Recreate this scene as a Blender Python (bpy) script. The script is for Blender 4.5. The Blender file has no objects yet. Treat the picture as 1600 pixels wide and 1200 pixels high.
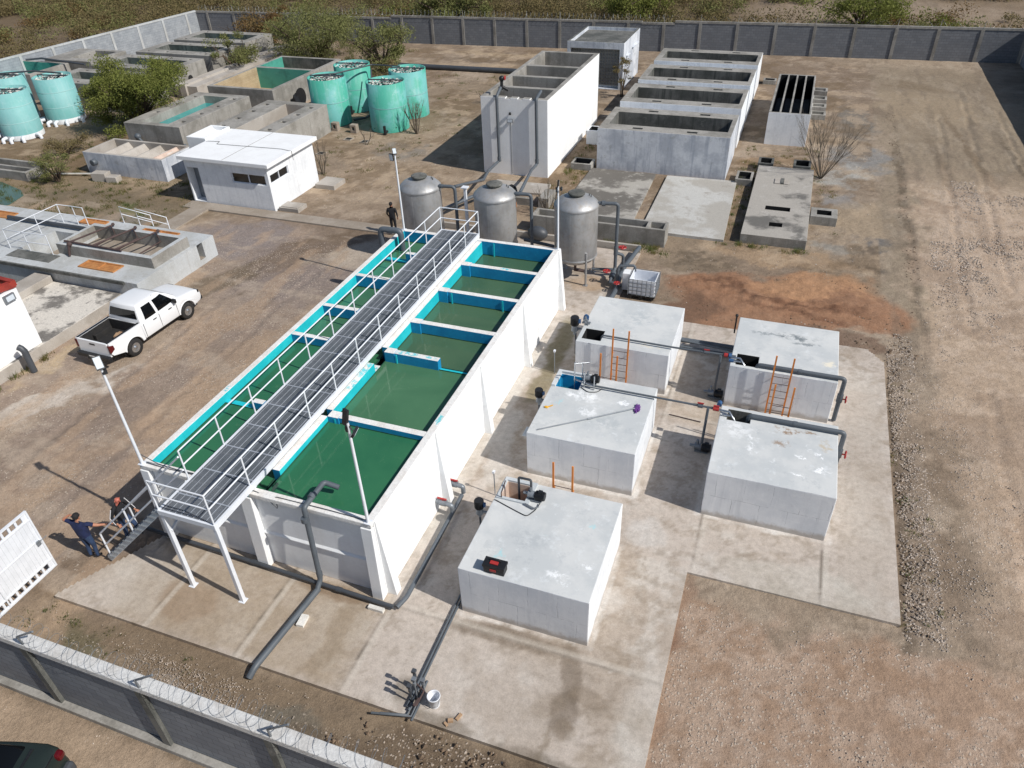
import bpy, bmesh, math, random
from mathutils import Vector, Matrix, noise as mnoise
R = math.radians
scn = bpy.context.scene
COL = scn.collection

# ------------------------------------------------------------------ camera
yaw, pitch, roll = -0.370989, 0.630236, -0.0401158
f = Vector((math.sin(yaw)*math.cos(pitch), math.cos(yaw)*math.cos(pitch), -math.sin(pitch)))
r = Vector((math.cos(yaw), -math.sin(yaw), 0)); u = r.cross(f)
r2 = r*math.cos(roll) + u*math.sin(roll); u2 = -r*math.sin(roll) + u*math.cos(roll)
cam = bpy.data.objects.new('camera', bpy.data.cameras.new('camera')); COL.objects.link(cam)
cam.matrix_world = Matrix(((r2.x, u2.x, -f.x, 0), (r2.y, u2.y, -f.y, 0), (r2.z, u2.z, -f.z, 16.5), (0, 0, 0, 1)))
cam.data.sensor_width = 36; cam.data.lens = 1166.66/1600*36; cam.data.clip_end = 6000; cam.data.clip_start = .1
scn.camera = cam
# ------------------------------------------------------------------ light
SUN_AZ, SUN_EL = -9.5, 43.5
w = bpy.data.worlds.new("World"); scn.world = w; w.use_nodes = True
nt = w.node_tree; bg = nt.nodes['Background']
sky = nt.nodes.new('ShaderNodeTexSky'); sky.sky_type = 'NISHITA'; sky.sun_disc = False
sky.sun_elevation = R(SUN_EL); sky.sun_rotation = R(90 - SUN_AZ); sky.altitude = 300; sky.air_density = 1.0; sky.dust_density = 1.0
nt.links.new(sky.outputs[0], bg.inputs[0]); bg.inputs[1].default_value = 0.085
sd = bpy.data.lights.new('sun', 'SUN'); sd.energy = 4.45; sd.angle = R(0.5); sd.color = (1, .955, .89)
sun = bpy.data.objects.new('sun', sd); COL.objects.link(sun)
sv = Vector((math.cos(R(SUN_AZ))*math.cos(R(SUN_EL)), math.sin(R(SUN_AZ))*math.cos(R(SUN_EL)), math.sin(R(SUN_EL))))
sun.rotation_euler = sv.to_track_quat('Z', 'Y').to_euler(); sun.location = sv*60
scn.view_settings.view_transform = 'Standard'; scn.view_settings.look = 'None'
scn.view_settings.exposure = 0.0; scn.view_settings.gamma = 1; scn.view_settings.use_curve_mapping = False
scn.cycles.max_bounces = 6; scn.cycles.transparent_max_bounces = 8

# ------------------------------------------------------------------ node materials
def S(r, g, b):
    c = lambda v: ((v/255+.055)/1.055)**2.4 if v > 10 else v/255/12.92
    return (c(r), c(g), c(b), 1)
class NT:
    def __init__(s, name):
        s.m = bpy.data.materials.new(name); s.m.use_nodes = True; s.t = s.m.node_tree
        s.b = s.t.nodes['Principled BSDF']; s._p = None
    def n(s, ty, **k):
        o = s.t.nodes.new(ty)
        for a, v in k.items(): setattr(o, a, v)
        return o
    def set(s, sock, v):
        if isinstance(v, bpy.types.NodeSocket): s.t.links.new(v, sock)
        else: sock.default_value = v
    def pos(s):
        if s._p is None: s._p = s.n('ShaderNodeNewGeometry').outputs['Position']
        return s._p
    def noise(s, scale, detail=5, rough=.6, vec=None, dist=0, color=False):
        o = s.n('ShaderNodeTexNoise'); s.set(o.inputs['Vector'], vec or s.pos())
        o.inputs['Scale'].default_value = scale; o.inputs['Detail'].default_value = detail
        o.inputs['Roughness'].default_value = rough; o.inputs['Distortion'].default_value = dist
        return o.outputs[1 if color else 0]
    def ramp(s, v, lo, hi, a=0., b=1.):
        o = s.n('ShaderNodeMapRange', interpolation_type='SMOOTHSTEP'); s.set(o.inputs[0], v)
        for i, x in enumerate((lo, hi, a, b)): o.inputs[i+1].default_value = x
        return o.outputs[0]
    def math(s, op, a, b=0., clamp=False):
        o = s.n('ShaderNodeMath', operation=op, use_clamp=clamp); s.set(o.inputs[0], a); s.set(o.inputs[1], b); return o.outputs[0]
    def vm(s, op, a, b=(0, 0, 0), out=0):
        o = s.n('ShaderNodeVectorMath', operation=op); s.set(o.inputs[0], a)
        if op == 'SCALE': s.set(o.inputs['Scale'], b)
        else: s.set(o.inputs[1], b)
        return o.outputs[out]
    def mix(s, fac, a, b, mode='MIX'):
        o = s.n('ShaderNodeMix', data_type='RGBA', blend_type=mode)
        s.set(o.inputs[0], fac); s.set(o.inputs[6], a); s.set(o.inputs[7], b); return o.outputs[2]
    def bump(s, h, strength=.3, dist=.02, prev=None):
        o = s.n('ShaderNodeBump'); o.inputs['Strength'].default_value = strength; o.inputs['Distance'].default_value = dist
        s.set(o.inputs['Height'], h)
        if prev: s.set(o.inputs['Normal'], prev)
        s.set(s.b.inputs['Normal'], o.outputs[0]); return o.outputs[0]
    def scaled(s, v): return s.vm('MULTIPLY', s.pos(), v)
    def end(s, col, rough=.85, metal=0, spec=None):
        s.set(s.b.inputs['Base Color'], col); s.set(s.b.inputs['Roughness'], rough); s.b.inputs['Metallic'].default_value = metal
        if spec is not None: s.b.inputs['Specular IOR Level'].default_value = spec
        return s.m
MT = {}
def surf(name, c, c2=None, c3=None, rough=.85, metal=0, s1=.7, s2=3., amt=.5, lo=.42, hi=.62, streak=None, st_amt=.5, fine=.12, bump=.25, bs=25, spec=None, bd=.01):
    """weathered surface: base colour, second colour in patches, third in fine blotches, vertical streaks"""
    t = NT(name); n1 = t.noise(s1, 6, .62); n2 = t.noise(s2, 6, .7)
    k = t.ramp(n1, lo, hi, 0, amt)
    col = t.mix(k, c, c2 or c)
    if c3: col = t.mix(t.ramp(n2, .55, .72, 0, amt), col, c3)
    if streak:
        n3 = t.noise(1., 5, .65, vec=t.scaled((4.5, 4.5, .35)))
        col = t.mix(t.ramp(n3, .48, .7, 0, st_amt), col, streak)
    if fine:
        n4 = t.noise(bs, 3, .7)
        col = t.mix(1., col, t.mix(t.ramp(n4, .25, .75), (1-fine*1.6,)*3+(1,), (1+fine*.6,)*3+(1,)), 'MULTIPLY')
    if bump: t.bump(t.noise(bs, 4, .7), bump, bd)
    MT[name] = t.end(col, rough, metal, spec); return MT[name]
def blockwall(name, c1, c2, mortar, axis, bw=.42, bh=.21, ms=.02, stain=None):
    t = NT(name); sx = t.n('ShaderNodeSeparateXYZ'); t.set(sx.inputs[0], t.pos())
    cb = t.n('ShaderNodeCombineXYZ'); t.set(cb.inputs[0], sx.outputs[axis]); t.set(cb.inputs[1], sx.outputs[2])
    b = t.n('ShaderNodeTexBrick'); t.set(b.inputs['Vector'], cb.outputs[0])
    b.inputs['Color1'].default_value = c1; b.inputs['Color2'].default_value = c2; b.inputs['Mortar'].default_value = mortar
    b.inputs['Scale'].default_value = 1; b.inputs['Mortar Size'].default_value = ms/2; b.inputs['Mortar Smooth'].default_value = .3
    b.inputs['Brick Width'].default_value = bw; b.inputs['Row Height'].default_value = bh
    col = t.mix(t.ramp(t.noise(1.1, 6, .7), .4, .65, 0, .45), b.outputs[0], stain or mortar)
    col = t.mix(t.ramp(t.noise(30, 3), .4, .7, 0, .25), col, tuple(x*.6 for x in c1[:3])+(1,))
    t.bump(t.math('SUBTRACT', 1, b.outputs[1]), .5, .012)
    MT[name] = t.end(col, .92); return MT[name]

CONC = S(172, 168, 160)
surf('slab', S(168, 157, 144), S(146, 132, 114), S(186, 181, 172), s1=.45, s2=1.3, amt=.7, lo=.40, hi=.66, fine=.14, bump=.25, bs=30)
surf('white_paint', S(238, 240, 241), S(228, 229, 230), s1=1.2, amt=.5, streak=S(218, 218, 216), st_amt=.22, fine=.02, bump=.15, bs=12, rough=.7)
surf('white_wash', S(233, 236, 239), S(214, 219, 224), S(196, 200, 204), s1=.9, s2=2.5, amt=.5, streak=S(196, 200, 205), st_amt=.4, fine=.04, bump=.3, bs=9, bd=.015)
surf('old_white', S(212, 216, 222), S(168, 174, 184), S(150, 152, 150), s1=.8, s2=2., amt=.7, streak=S(150, 158, 172), st_amt=.75, fine=.05, bump=.3, bs=9)
surf('wash_top', S(200, 205, 208), S(182, 189, 193), S(216, 220, 221), s1=.7, s2=1.6, amt=.8, lo=.36, hi=.66, fine=.06, bump=.2, bs=22)
surf('plaster_pink', S(206, 186, 172), S(184, 160, 146), s1=3, amt=.6, fine=.05)
surf('coping', S(232, 231, 228), S(212, 204, 194), S(240, 240, 238), s1=1.8, s2=5, amt=.5, fine=.08, bump=.5, bs=14, bd=.03)
surf('concrete', S(158, 155, 149), S(122, 119, 112), S(176, 174, 168), s1=.6, s2=2.2, amt=.75, streak=S(108, 106, 102), st_amt=.45, fine=.1, bump=.35, bs=16)
surf('pale_concrete', S(178, 172, 164), S(150, 142, 132), S(196, 193, 188), s1=.5, s2=1.5, amt=.7, fine=.1, bump=.3, bs=20)
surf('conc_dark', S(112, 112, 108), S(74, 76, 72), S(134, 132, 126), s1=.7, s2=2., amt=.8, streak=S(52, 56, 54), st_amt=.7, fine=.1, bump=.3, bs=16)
surf('path_conc', S(160, 150, 138), S(138, 126, 112), S(176, 168, 158), s1=.6, s2=2, amt=.7, fine=.12, bump=.3, bs=25)
surf('blue_paint', S(18, 138, 186), S(14, 120, 170), S(34, 160, 198), s1=1.5, s2=5, amt=.6, fine=.03, bump=.15, bs=10, rough=.6)
surf('cyan_paint', S(26, 184, 196), S(48, 204, 214), S(14, 160, 182), s1=1.2, s2=4, amt=.6, fine=.03, bump=.2, bs=10, rough=.6)
surf('aqua_tank', S(104, 176, 172), S(66, 164, 142), S(134, 186, 182), streak=S(140, 184, 180), st_amt=.4, s1=.55, s2=1.4, amt=.9, lo=.42, hi=.56, fine=.03, bump=.1, bs=8, rough=.6)
surf('aqua_pale', S(126, 180, 180), S(104, 170, 166), S(148, 190, 190), streak=S(156, 192, 192), st_amt=.4, s1=.45, s2=1.4, amt=.7, fine=.03, bump=.1, bs=8, rough=.6)
surf('teal_wall', S(74, 158, 142), S(56, 118, 108), S(104, 168, 152), s1=.8, s2=2, amt=.7, fine=.05, rough=.7)
surf('pvc', S(88, 95, 102), S(74, 81, 88), s1=2, amt=.5, fine=.03, bump=0, rough=.5)
surf('pvc_dark', S(70, 74, 80), S(58, 62, 66), s1=2, amt=.5, fine=.03, bump=0, rough=.5)
surf('white_metal', S(224, 228, 234), S(206, 210, 216), s1=3, amt=.4, fine=.02, bump=0, rough=.5)
surf('grey_metal', S(138, 144, 150), S(112, 118, 124), s1=3, amt=.5, fine=.03, bump=0, rough=.45, metal=.4)
surf('wall_coping', S(208, 208, 206), S(186, 182, 176), S(220, 220, 218), s1=1.8, s2=5, amt=.6, fine=.1, bump=.5, bs=14, bd=.03)
surf('grate_dark', S(112, 118, 126), S(94, 100, 108), s1=3, amt=.5, fine=.03, bump=0, rough=.5, metal=.2)
surf('grate_metal', S(176, 182, 190), S(150, 156, 164), s1=3, amt=.5, fine=.03, bump=0, rough=.5, metal=.2)
surf('black', S(26, 27, 30), S(38, 39, 42), s1=6, amt=.5, fine=.03, bump=0, rough=.5)
surf('rubber', S(34, 34, 35), S(52, 49, 46), s1=6, amt=.5, fine=.05, bump=.2, rough=.85)
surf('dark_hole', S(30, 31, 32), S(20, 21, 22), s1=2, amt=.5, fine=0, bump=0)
surf('red_plastic', S(170, 52, 50), S(150, 44, 44), s1=5, amt=.4, fine=0, bump=0, rough=.45)
surf('blue_plastic', S(52, 88, 130), s1=5, fine=0, bump=0, rough=.45)
surf('red_paint', S(150, 52, 40), S(120, 42, 34), S(90, 40, 34), s1=2, amt=.6, fine=.05, rough=.7)
surf('orange', S(226, 140, 62), S(206, 116, 50), s1=3, amt=.5, fine=.05, bump=0, rough=.6)
surf('orange_hatch', S(184, 128, 76), S(152, 98, 56), S(198, 152, 104), s1=3, s2=7, amt=.6, fine=.05, rough=.7)
surf('rust', S(82, 66, 64), S(62, 48, 46), S(56, 52, 56), s1=3, s2=6, amt=.7, fine=.1, rough=.8)
surf('glass', S(22, 26, 30), fine=0, bump=0, rough=.08, spec=.7)
surf('car_glass', S(12, 14, 16), fine=0, bump=0, rough=.08, spec=.3)
surf('car_white', S(226, 228, 230), fine=0, bump=0, rough=.25, spec=.6)
surf('car_dark', S(34, 42, 40), S(40, 50, 46), s1=1, amt=.5, fine=0, bump=0, rough=.3, spec=.5)
surf('tail_red', S(86, 14, 20), fine=0, bump=0, rough=.2)
surf('tail_bright', S(196, 30, 34), fine=0, bump=0, rough=.25)
surf('lamp_lens', S(205, 214, 222), fine=0, bump=0, rough=.15)
surf('chrome', S(190, 194, 198), fine=0, bump=0, rough=.25, metal=.9)
surf('media', S(226, 226, 222), S(150, 150, 150), S(40, 42, 44), s1=9, s2=14, amt=.9, fine=.2, bump=.6, bs=12)
surf('skin', S(176, 124, 98), S(160, 108, 84), s1=9, fine=0, bump=0, rough=.6)
surf('skin_red', S(190, 110, 92), S(176, 96, 80), s1=9, fine=0, bump=0, rough=.5)
surf('hair', S(24, 22, 22), S(44, 42, 42), s1=20, fine=.1, bump=.3, bs=60, rough=.8)
surf('navy', S(28, 40, 78), S(20, 30, 60), s1=6, amt=.7, fine=.05, bump=.3, bs=14, rough=.9)
surf('denim', S(46, 66, 98), S(34, 50, 78), s1=6, amt=.7, fine=.06, bump=.3, bs=14, rough=.9)
surf('dark_cloth', S(26, 27, 31), S(36, 37, 42), s1=6, amt=.6, fine=.05, bump=.3, bs=14, rough=.9)
surf('white_cloth', S(215, 215, 218), s1=6, fine=.03, bump=.2, rough=.9)
surf('purple', S(120, 70, 150), S(90, 50, 120), s1=20, amt=.6, fine=.2, rough=.95)
surf('yellow', S(226, 170, 50), fine=0, bump=0, rough=.5)
surf('sand', S(214, 208, 198), S(96, 92, 88), S(70, 68, 66), s1=.9, s2=2.4, amt=.85, lo=.47, hi=.6, fine=.15, bump=.5, bs=14, bd=.03)
surf('white_stuff', S(228, 226, 220), S(200, 196, 188), s1=3, fine=.1, bump=.4)
surf('stone', S(196, 182, 168), S(150, 138, 126), S(216, 208, 198), s1=3.3, s2=9, amt=.9, lo=.35, hi=.6, fine=.1, bump=0)
surf('clod', S(128, 108, 88), S(96, 80, 64), S(156, 138, 116), s1=3.3, s2=9, amt=.9, lo=.35, hi=.6, fine=.1, bump=0)
surf('bark', S(92, 78, 64), S(66, 56, 46), s1=5, amt=.7, fine=.2, bump=.5, bs=30)
surf('twig', S(122, 112, 98), S(98, 90, 78), s1=5, amt=.7, fine=.1, bump=0)
surf('aqua_ring', S(158, 204, 204), fine=.03, bump=0)
surf('tail_mid', S(150, 24, 28), fine=0, bump=0, rough=.25)
surf('board', S(176, 146, 116), S(150, 120, 94), s1=2, amt=.6, fine=.1)

# plastered block shell: faint form joints, hairline cracks, splashed dirt at the foot, patchy whitewash
def formwall(name, base, low, dirt):
    t = NT(name); sx = t.n('ShaderNodeSeparateXYZ'); t.set(sx.inputs[0], t.pos()); wob = t.noise(1.5, 4, .6, color=True)
    u_ = t.math('ADD', sx.outputs[0], sx.outputs[1]); cb = t.n('ShaderNodeCombineXYZ'); t.set(cb.inputs[0], t.math('ADD', u_, t.math('MULTIPLY', t.noise(2), .12))); t.set(cb.inputs[1], t.math('ADD', sx.outputs[2], t.math('MULTIPLY', t.noise(1.3), .1)))
    b = t.n('ShaderNodeTexBrick'); t.set(b.inputs['Vector'], cb.outputs[0]); b.inputs['Scale'].default_value = 1; b.inputs['Brick Width'].default_value = .78; b.inputs['Row Height'].default_value = .86; b.inputs['Mortar Size'].default_value = .012; b.inputs['Mortar Smooth'].default_value = .5; b.offset = .37
    line = t.math('MULTIPLY', b.outputs[1], t.ramp(t.noise(1.7, 4, .7), .42, .6))
    n3 = t.noise(1., 5, .65, vec=t.scaled((4.5, 4.5, .35)))
    col = t.mix(t.ramp(t.noise(.9, 6, .65), .4, .64, 0, .7), base, low); col = t.mix(t.ramp(n3, .5, .72, 0, .4), col, S(188, 192, 198)); col = t.mix(t.ramp(n3, .28, .4, .5, 0), col, S(240, 242, 244))
    col = t.mix(t.math('MULTIPLY', line, .55), col, S(152, 156, 162)); col = t.mix(t.ramp(t.noise(5, 5, .75), .6, .72, 0, .35), col, S(176, 178, 180))
    zz = t.math('ADD', sx.outputs[2], t.math('MULTIPLY', t.noise(2.2, 5, .7), -.45)); col = t.mix(t.ramp(zz, -.16, .06, .75, 0), col, dirt)
    t.bump(t.math('ADD', t.math('MULTIPLY', line, -.6), t.math('MULTIPLY', t.noise(7, 5, .7), .8)), .35, .02); MT[name] = t.end(col, .85)
formwall('box_wall', S(228, 231, 234), S(206, 211, 217), S(168, 158, 146))
def washtop(name, extra=()):
    t = NT(name); w_ = t.vm('ADD', t.pos(), t.vm('SCALE', t.vm('SUBTRACT', t.noise(2.4, 5, .7, color=True), (.5, .5, .5)), .9))
    col = t.mix(t.ramp(t.noise(.8, 6, .66), .38, .62), S(205, 207, 206), S(190, 194, 195)); col = t.mix(t.ramp(t.noise(2.6, 6, .72), .56, .68, 0, .5), col, S(218, 222, 224)); col = t.mix(t.ramp(t.noise(1.9, 6, .75), .34, .44, .3, 0), col, S(160, 167, 172))
    col = t.mix(t.ramp(t.noise(4.5, 3, .6, vec=w_), .66, .72, 0, .45), col, S(236, 239, 240)); col = t.mix(t.ramp(t.noise(9, 4, .8), .66, .76, 0, .3), col, S(140, 146, 150))
    for cx, cy, rx, ry, c, k in extra:
        mp = t.n('ShaderNodeMapping', vector_type='TEXTURE'); t.set(mp.inputs[0], w_); mp.inputs['Location'].default_value = (cx, cy, 0); mp.inputs['Scale'].default_value = (rx, ry, 1)
        d = t.vm('LENGTH', t.vm('MULTIPLY', mp.outputs[0], (1, 1, 0)), out=1); col = t.mix(t.math('MULTIPLY', t.ramp(d, .3, 1, k, 0), t.ramp(t.noise(4, 5, .7), .42, .56)), col, c)
    t.bump(t.noise(18, 4, .7), .2, .01); MT[name] = t.end(col, .85)
BRN, WH, CY = S(150, 128, 108), S(244, 246, 247), S(150, 212, 220)
CP = S(70, 196, 206)
def cyan_marks(name, marks):
    m = MT[name]; t = NT.__new__(NT); t.m = m; t.t = m.node_tree; t.b = t.t.nodes['Principled BSDF']; t._p = None
    lk = t.b.inputs['Base Color'].links[0]; col = lk.from_socket; w_ = t.vm('ADD', t.pos(), t.vm('SCALE', t.vm('SUBTRACT', t.noise(5, 4, .7, color=True), (.5, .5, .5)), .25))
    for cx, cy, rx, ry in marks:
        mp = t.n('ShaderNodeMapping', vector_type='TEXTURE'); t.set(mp.inputs[0], w_); mp.inputs['Location'].default_value = (cx, cy, 0); mp.inputs['Scale'].default_value = (rx, ry, 1)
        d = t.vm('LENGTH', t.vm('MULTIPLY', mp.outputs[0], (1, 1, 0)), out=1); col = t.mix(t.math('MULTIPLY', t.ramp(d, .6, 1, .85, 0), t.ramp(t.noise(8, 4, .7), .44, .52)), col, CP)
    t.set(t.b.inputs['Base Color'], col)
cyan_marks('coping', ((-12.0, 10.92, .3, .12), (-10.7, 18.1, .5, .12), (-11.64, 17.0, .16, .7), (-9.6, 24.66, .35, .1), (-8.25, 15.2, .08, .3), (-11.64, 16.0, .16, .3), (-15.3, 14.6, .1, .2), (-9.9, 18.1, .25, .1)))
washtop('top_a', ((-5.2, 11.9, .12, .3, CY, .6), (-4.3, 12.9, .15, .12, CY, .5), (-3.2, 13.6, .12, .15, CY, .6), (-3.5, 11.6, .4, .25, WH, .9), (-2.9, 12.2, .3, .2, WH, .8), (-4.6, 12.6, .9, .5, S(164, 170, 174), .5)))
washtop('top_b', ((-4.9, 19.0, .7, .4, WH, .9), (-3.9, 17.9, .8, .5, S(168, 175, 178), .6), (-4.6, 18.2, .5, .3, WH, .6), (-5.6, 18.5, .12, .2, CY, .6), (-3.6, 19.0, .2, .15, WH, .9)))
washtop('top_c', ((-4.2, 24.3, 1.0, .7, S(170, 178, 182), .6), (-3.4, 22.5, .5, .15, S(214, 206, 186), .8)))
washtop('top_d', ((1.4, 24.6, .9, .28, S(112, 120, 124), .9), (1.8, 24.3, .6, .2, S(120, 128, 132), .8), (2.6, 23.2, .25, .3, S(232, 224, 204), .9), (.4, 24.6, .8, .1, S(130, 138, 142), .7)))
washtop('top_e', ((1.5, 19.15, .55, .18, BRN, .95), (2.1, 19.15, .4, .1, BRN, .9), (2.55, 18.7, .2, .3, S(190, 178, 156), .9), (1.3, 18.5, .3, .25, BRN, .8), (1.9, 18.0, .25, .12, WH, 1), (2.5, 17.6, .3, .14, WH, 1), (1.9, 17.2, .25, .1, WH, 1), (.5, 18.2, .12, .6, WH, .8), (2.4, 18.2, .15, .1, WH, 1), (0, 18.8, .6, .6, WH, .5)))
blockwall('block_x', S(126, 129, 134), S(112, 116, 122), S(86, 88, 92), 0, stain=S(104, 106, 110))
blockwall('block_y', S(150, 156, 162), S(136, 142, 149), S(120, 125, 130), 1, stain=S(172, 177, 181))
blockwall('block_front', S(128, 132, 138), S(116, 120, 127), S(86, 90, 96), 0, stain=S(104, 108, 114))
blockwall('wood_stack', S(190, 174, 144), S(176, 158, 126), S(130, 112, 86), 1, bw=3, bh=.07, ms=.012)
def leafmat(name, c1, c2, c3):
    t = NT(name); n = t.noise(1.3, 4, .6); n2 = t.noise(9, 2)
    col = t.mix(t.ramp(n, .38, .62), c1, c2); col = t.mix(t.ramp(n2, .5, .7), col, c3)
    t.b.inputs['Subsurface Weight'].default_value = 0
    MT[name] = t.end(col, .75, spec=.15)
    tr = t.n('ShaderNodeBsdfTranslucent'); t.set(tr.inputs[0], col); mx = t.n('ShaderNodeMixShader'); mx.inputs[0].default_value = .3
    out = [o for o in t.t.nodes if o.type == 'OUTPUT_MATERIAL'][0]
    t.t.links.new(t.b.outputs[0], mx.inputs[1]); t.t.links.new(tr.outputs[0], mx.inputs[2]); t.t.links.new(mx.outputs[0], out.inputs[0])
leafmat('leaf_green', S(112, 120, 58), S(130, 134, 74), S(94, 100, 50))
leafmat('leaf_olive', S(128, 130, 82), S(110, 116, 70), S(146, 142, 98))
leafmat('leaf_rust', S(122, 96, 64), S(104, 92, 60), S(136, 114, 78))
leafmat('leaf_dry', S(140, 126, 92), S(120, 112, 76), S(104, 94, 66))
leafmat('scrub_mix', S(116, 108, 74), S(128, 112, 80), S(98, 96, 62))
leafmat('grass_mat', S(88, 104, 56), S(120, 112, 70), S(100, 92, 56))
surf('platform', S(188, 192, 194), S(168, 170, 168), S(204, 206, 206), s1=.6, s2=2, amt=.7, streak=S(150, 146, 138), st_amt=.4, fine=.08, bump=.3, bs=16)
surf('stained_slab', S(168, 164, 156), S(104, 100, 94), S(186, 182, 176), s1=.35, s2=1.8, amt=.95, lo=.40, hi=.5, fine=.12, bump=.3, bs=20)
surf('white_slab', S(172, 168, 160), S(196, 196, 192), S(150, 142, 132), s1=.3, s2=1.2, amt=.8, lo=.46, hi=.56, fine=.12, bump=.3, bs=20)
surf('pad_conc', S(168, 163, 155), S(96, 94, 90), S(186, 182, 176), s1=.42, s2=1.4, amt=.9, lo=.52, hi=.64, fine=.12, bump=.3, bs=20)
surf('algae', S(30, 84, 66), S(20, 60, 50), s1=5, amt=.8, fine=.1, bump=0)
# galvanised tank steel
t = NT('steel'); n = t.noise(1.2, 5, .6, vec=t.scaled((1.6, 1.6, .8))); n2 = t.noise(6, 4, .7)
col = t.mix(t.ramp(n, .35, .7), S(176, 177, 178), S(150, 151, 151)); col = t.mix(t.ramp(n2, .5, .7, 0, .5), col, S(160, 150, 138))
MT['steel'] = t.end(col, t.ramp(n2, .3, .7, .42, .58), .45)
# water of the basins: opaque green, glossy
def water(name, c1, c2, scale=.35, rough=.07):
    t = NT(name); n = t.noise(scale, 4, .55, dist=.6); n2 = t.noise(1.2, 5, .7, dist=1.2)
    col = t.mix(t.ramp(n, .35, .65), c1, c2); col = t.mix(t.ramp(n2, .6, .74, 0, .16), col, S(120, 150, 120)); col = t.mix(t.ramp(t.noise(26, 2, .6), .72, .76, 0, .5), col, S(170, 180, 150))
    t.bump(t.noise(2.2, 3, .5), .04, .05); MT[name] = t.end(col, rough, spec=.5)
water('water_green', S(44, 102, 72), S(54, 112, 78)); water('water_mid', S(76, 118, 86), S(66, 108, 78)); water('water_dull', S(76, 104, 76), S(66, 95, 70))
water('water_teal', S(40, 140, 140), S(60, 160, 156)); water('water_pond', S(84, 108, 92), S(72, 96, 82))

# ------------------------------------------------------------------ mesh helpers
ORG = {}
class MB:
    def __init__(s): s.v = []; s.f = []; s.m = []; s.sm = []
    def add(s, v, f, m=0, smooth=False):
        o = len(s.v); s.v += [tuple(p) for p in v]; s.f += [tuple(i+o for i in q) for q in f]; s.m += [m]*len(f); s.sm += [smooth]*len(f); return s
    def box(s, x0, y0, z0, x1, y1, z1, m=0, rz=0):
        v = [(x, y, z) for z in (z0, z1) for y in (y0, y1) for x in (x0, x1)]
        if rz:
            cx, cy = (x0+x1)/2, (y0+y1)/2; c, q = math.cos(rz), math.sin(rz)
            v = [(cx+(x-cx)*c-(y-cy)*q, cy+(x-cx)*q+(y-cy)*c, z) for x, y, z in v]
        return s.add(v, [(0, 2, 3, 1), (4, 5, 7, 6), (0, 1, 5, 4), (2, 6, 7, 3), (0, 4, 6, 2), (1, 3, 7, 5)], m)
    def beam(s, p, q, w, h, m=0, up=(0, 0, 1)):
        p, q = Vector(p), Vector(q); d = (q-p).normalized(); a = d.cross(Vector(up))
        if a.length < 1e-4: a = d.cross(Vector((0, 1, 0)))
        a.normalize(); b = a.cross(d); a *= w/2; b *= h/2
        v = [p+i*a+j*b for i, j in ((-1, -1), (1, -1), (1, 1), (-1, 1))] + [q+i*a+j*b for i, j in ((-1, -1), (1, -1), (1, 1), (-1, 1))]
        return s.add(v, [(3, 2, 1, 0), (4, 5, 6, 7), (0, 1, 5, 4), (1, 2, 6, 5), (2, 3, 7, 6), (3, 0, 4, 7)], m)
    def tube(s, pts, r, n=10, m=0, caps=True, bend=0, closed=False):
        pts = [Vector(p) for p in pts]
        if bend and len(pts) > 2:
            q = [pts[0]]
            for i in range(1, len(pts)-1):
                a, b, c = pts[i-1], pts[i], pts[i+1]; k = min(bend, (a-b).length*.49, (c-b).length*.49)
                p0 = b+(a-b).normalized()*k; p1 = b+(c-b).normalized()*k
                for t in (0, .25, .5, .75, 1): q.append((1-t)**2*p0+2*t*(1-t)*b+t*t*p1)
            q.append(pts[-1]); pts = q
        rr = r if isinstance(r, (list, tuple)) else [r]*len(pts)
        V = []; F = []; N = len(pts); a = None
        for i, p in enumerate(pts):
            d = ((pts[(i+1) % N] if closed else pts[min(i+1, N-1)])-(pts[i-1] if closed else pts[max(i-1, 0)])).normalized()
            if a is None: a = d.orthogonal().normalized()
            else:
                a = a-d*a.dot(d); a = a.normalized() if a.length > 1e-5 else d.orthogonal().normalized()
            b = d.cross(a)
            for k in range(n):
                t = 2*math.pi*k/n; V.append(p+rr[i]*(math.cos(t)*a+math.sin(t)*b))
        for i in range(N if closed else N-1):
            j = (i+1) % N
            for k in range(n): F.append((i*n+k, i*n+(k+1) % n, j*n+(k+1) % n, j*n+k))
        s.add(V, F, m, n > 5)
        if caps and not closed:
            s.add(V[:n][::-1], [tuple(range(n))], m); s.add(V[-n:], [tuple(range(n))], m)
        return s
    def lathe(s, c, prof, n=32, m=0, cap=True, axis='z'):
        V = []; F = []; k = len(prof)
        for rr, z in prof:
            for i in range(n):
                t = 2*math.pi*i/n; a, b = rr*math.cos(t), rr*math.sin(t)
                V.append((c[0]+a, c[1]+b, c[2]+z) if axis == 'z' else ((c[0]+z, c[1]+a, c[2]+b) if axis == 'x' else (c[0]+b, c[1]+z, c[2]+a)))
        for j in range(k-1):
            for i in range(n): F.append((j*n+i, j*n+(i+1) % n, (j+1)*n+(i+1) % n, (j+1)*n+i))
        s.add(V, F, m, True)
        if cap:
            s.add(V[:n][::-1], [tuple(range(n))], m); s.add(V[-n:], [tuple(range(n))], m)
        return s
    def prism(s, poly, z0, z1, m=0):
        n = len(poly); V = [(x, y, z0) for x, y in poly]+[(x, y, z1) for x, y in poly]
        return s.add(V, [tuple(range(n))[::-1], tuple(range(n, 2*n))]+[(i, (i+1) % n, n+(i+1) % n, n+i) for i in range(n)], m)
    def extr(s, poly, a0, a1, axis='y', m=0):
        """polygon given in (first, z), extruded along y or x"""
        n = len(poly); mk = (lambda p, a: (p[0], a, p[1])) if axis == 'y' else (lambda p, a: (a, p[0], p[1]))
        V = [mk(p, a0) for p in poly]+[mk(p, a1) for p in poly]
        return s.add(V, [tuple(range(n))[::-1], tuple(range(n, 2*n))]+[(i, (i+1) % n, n+(i+1) % n, n+i) for i in range(n)], m)
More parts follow.
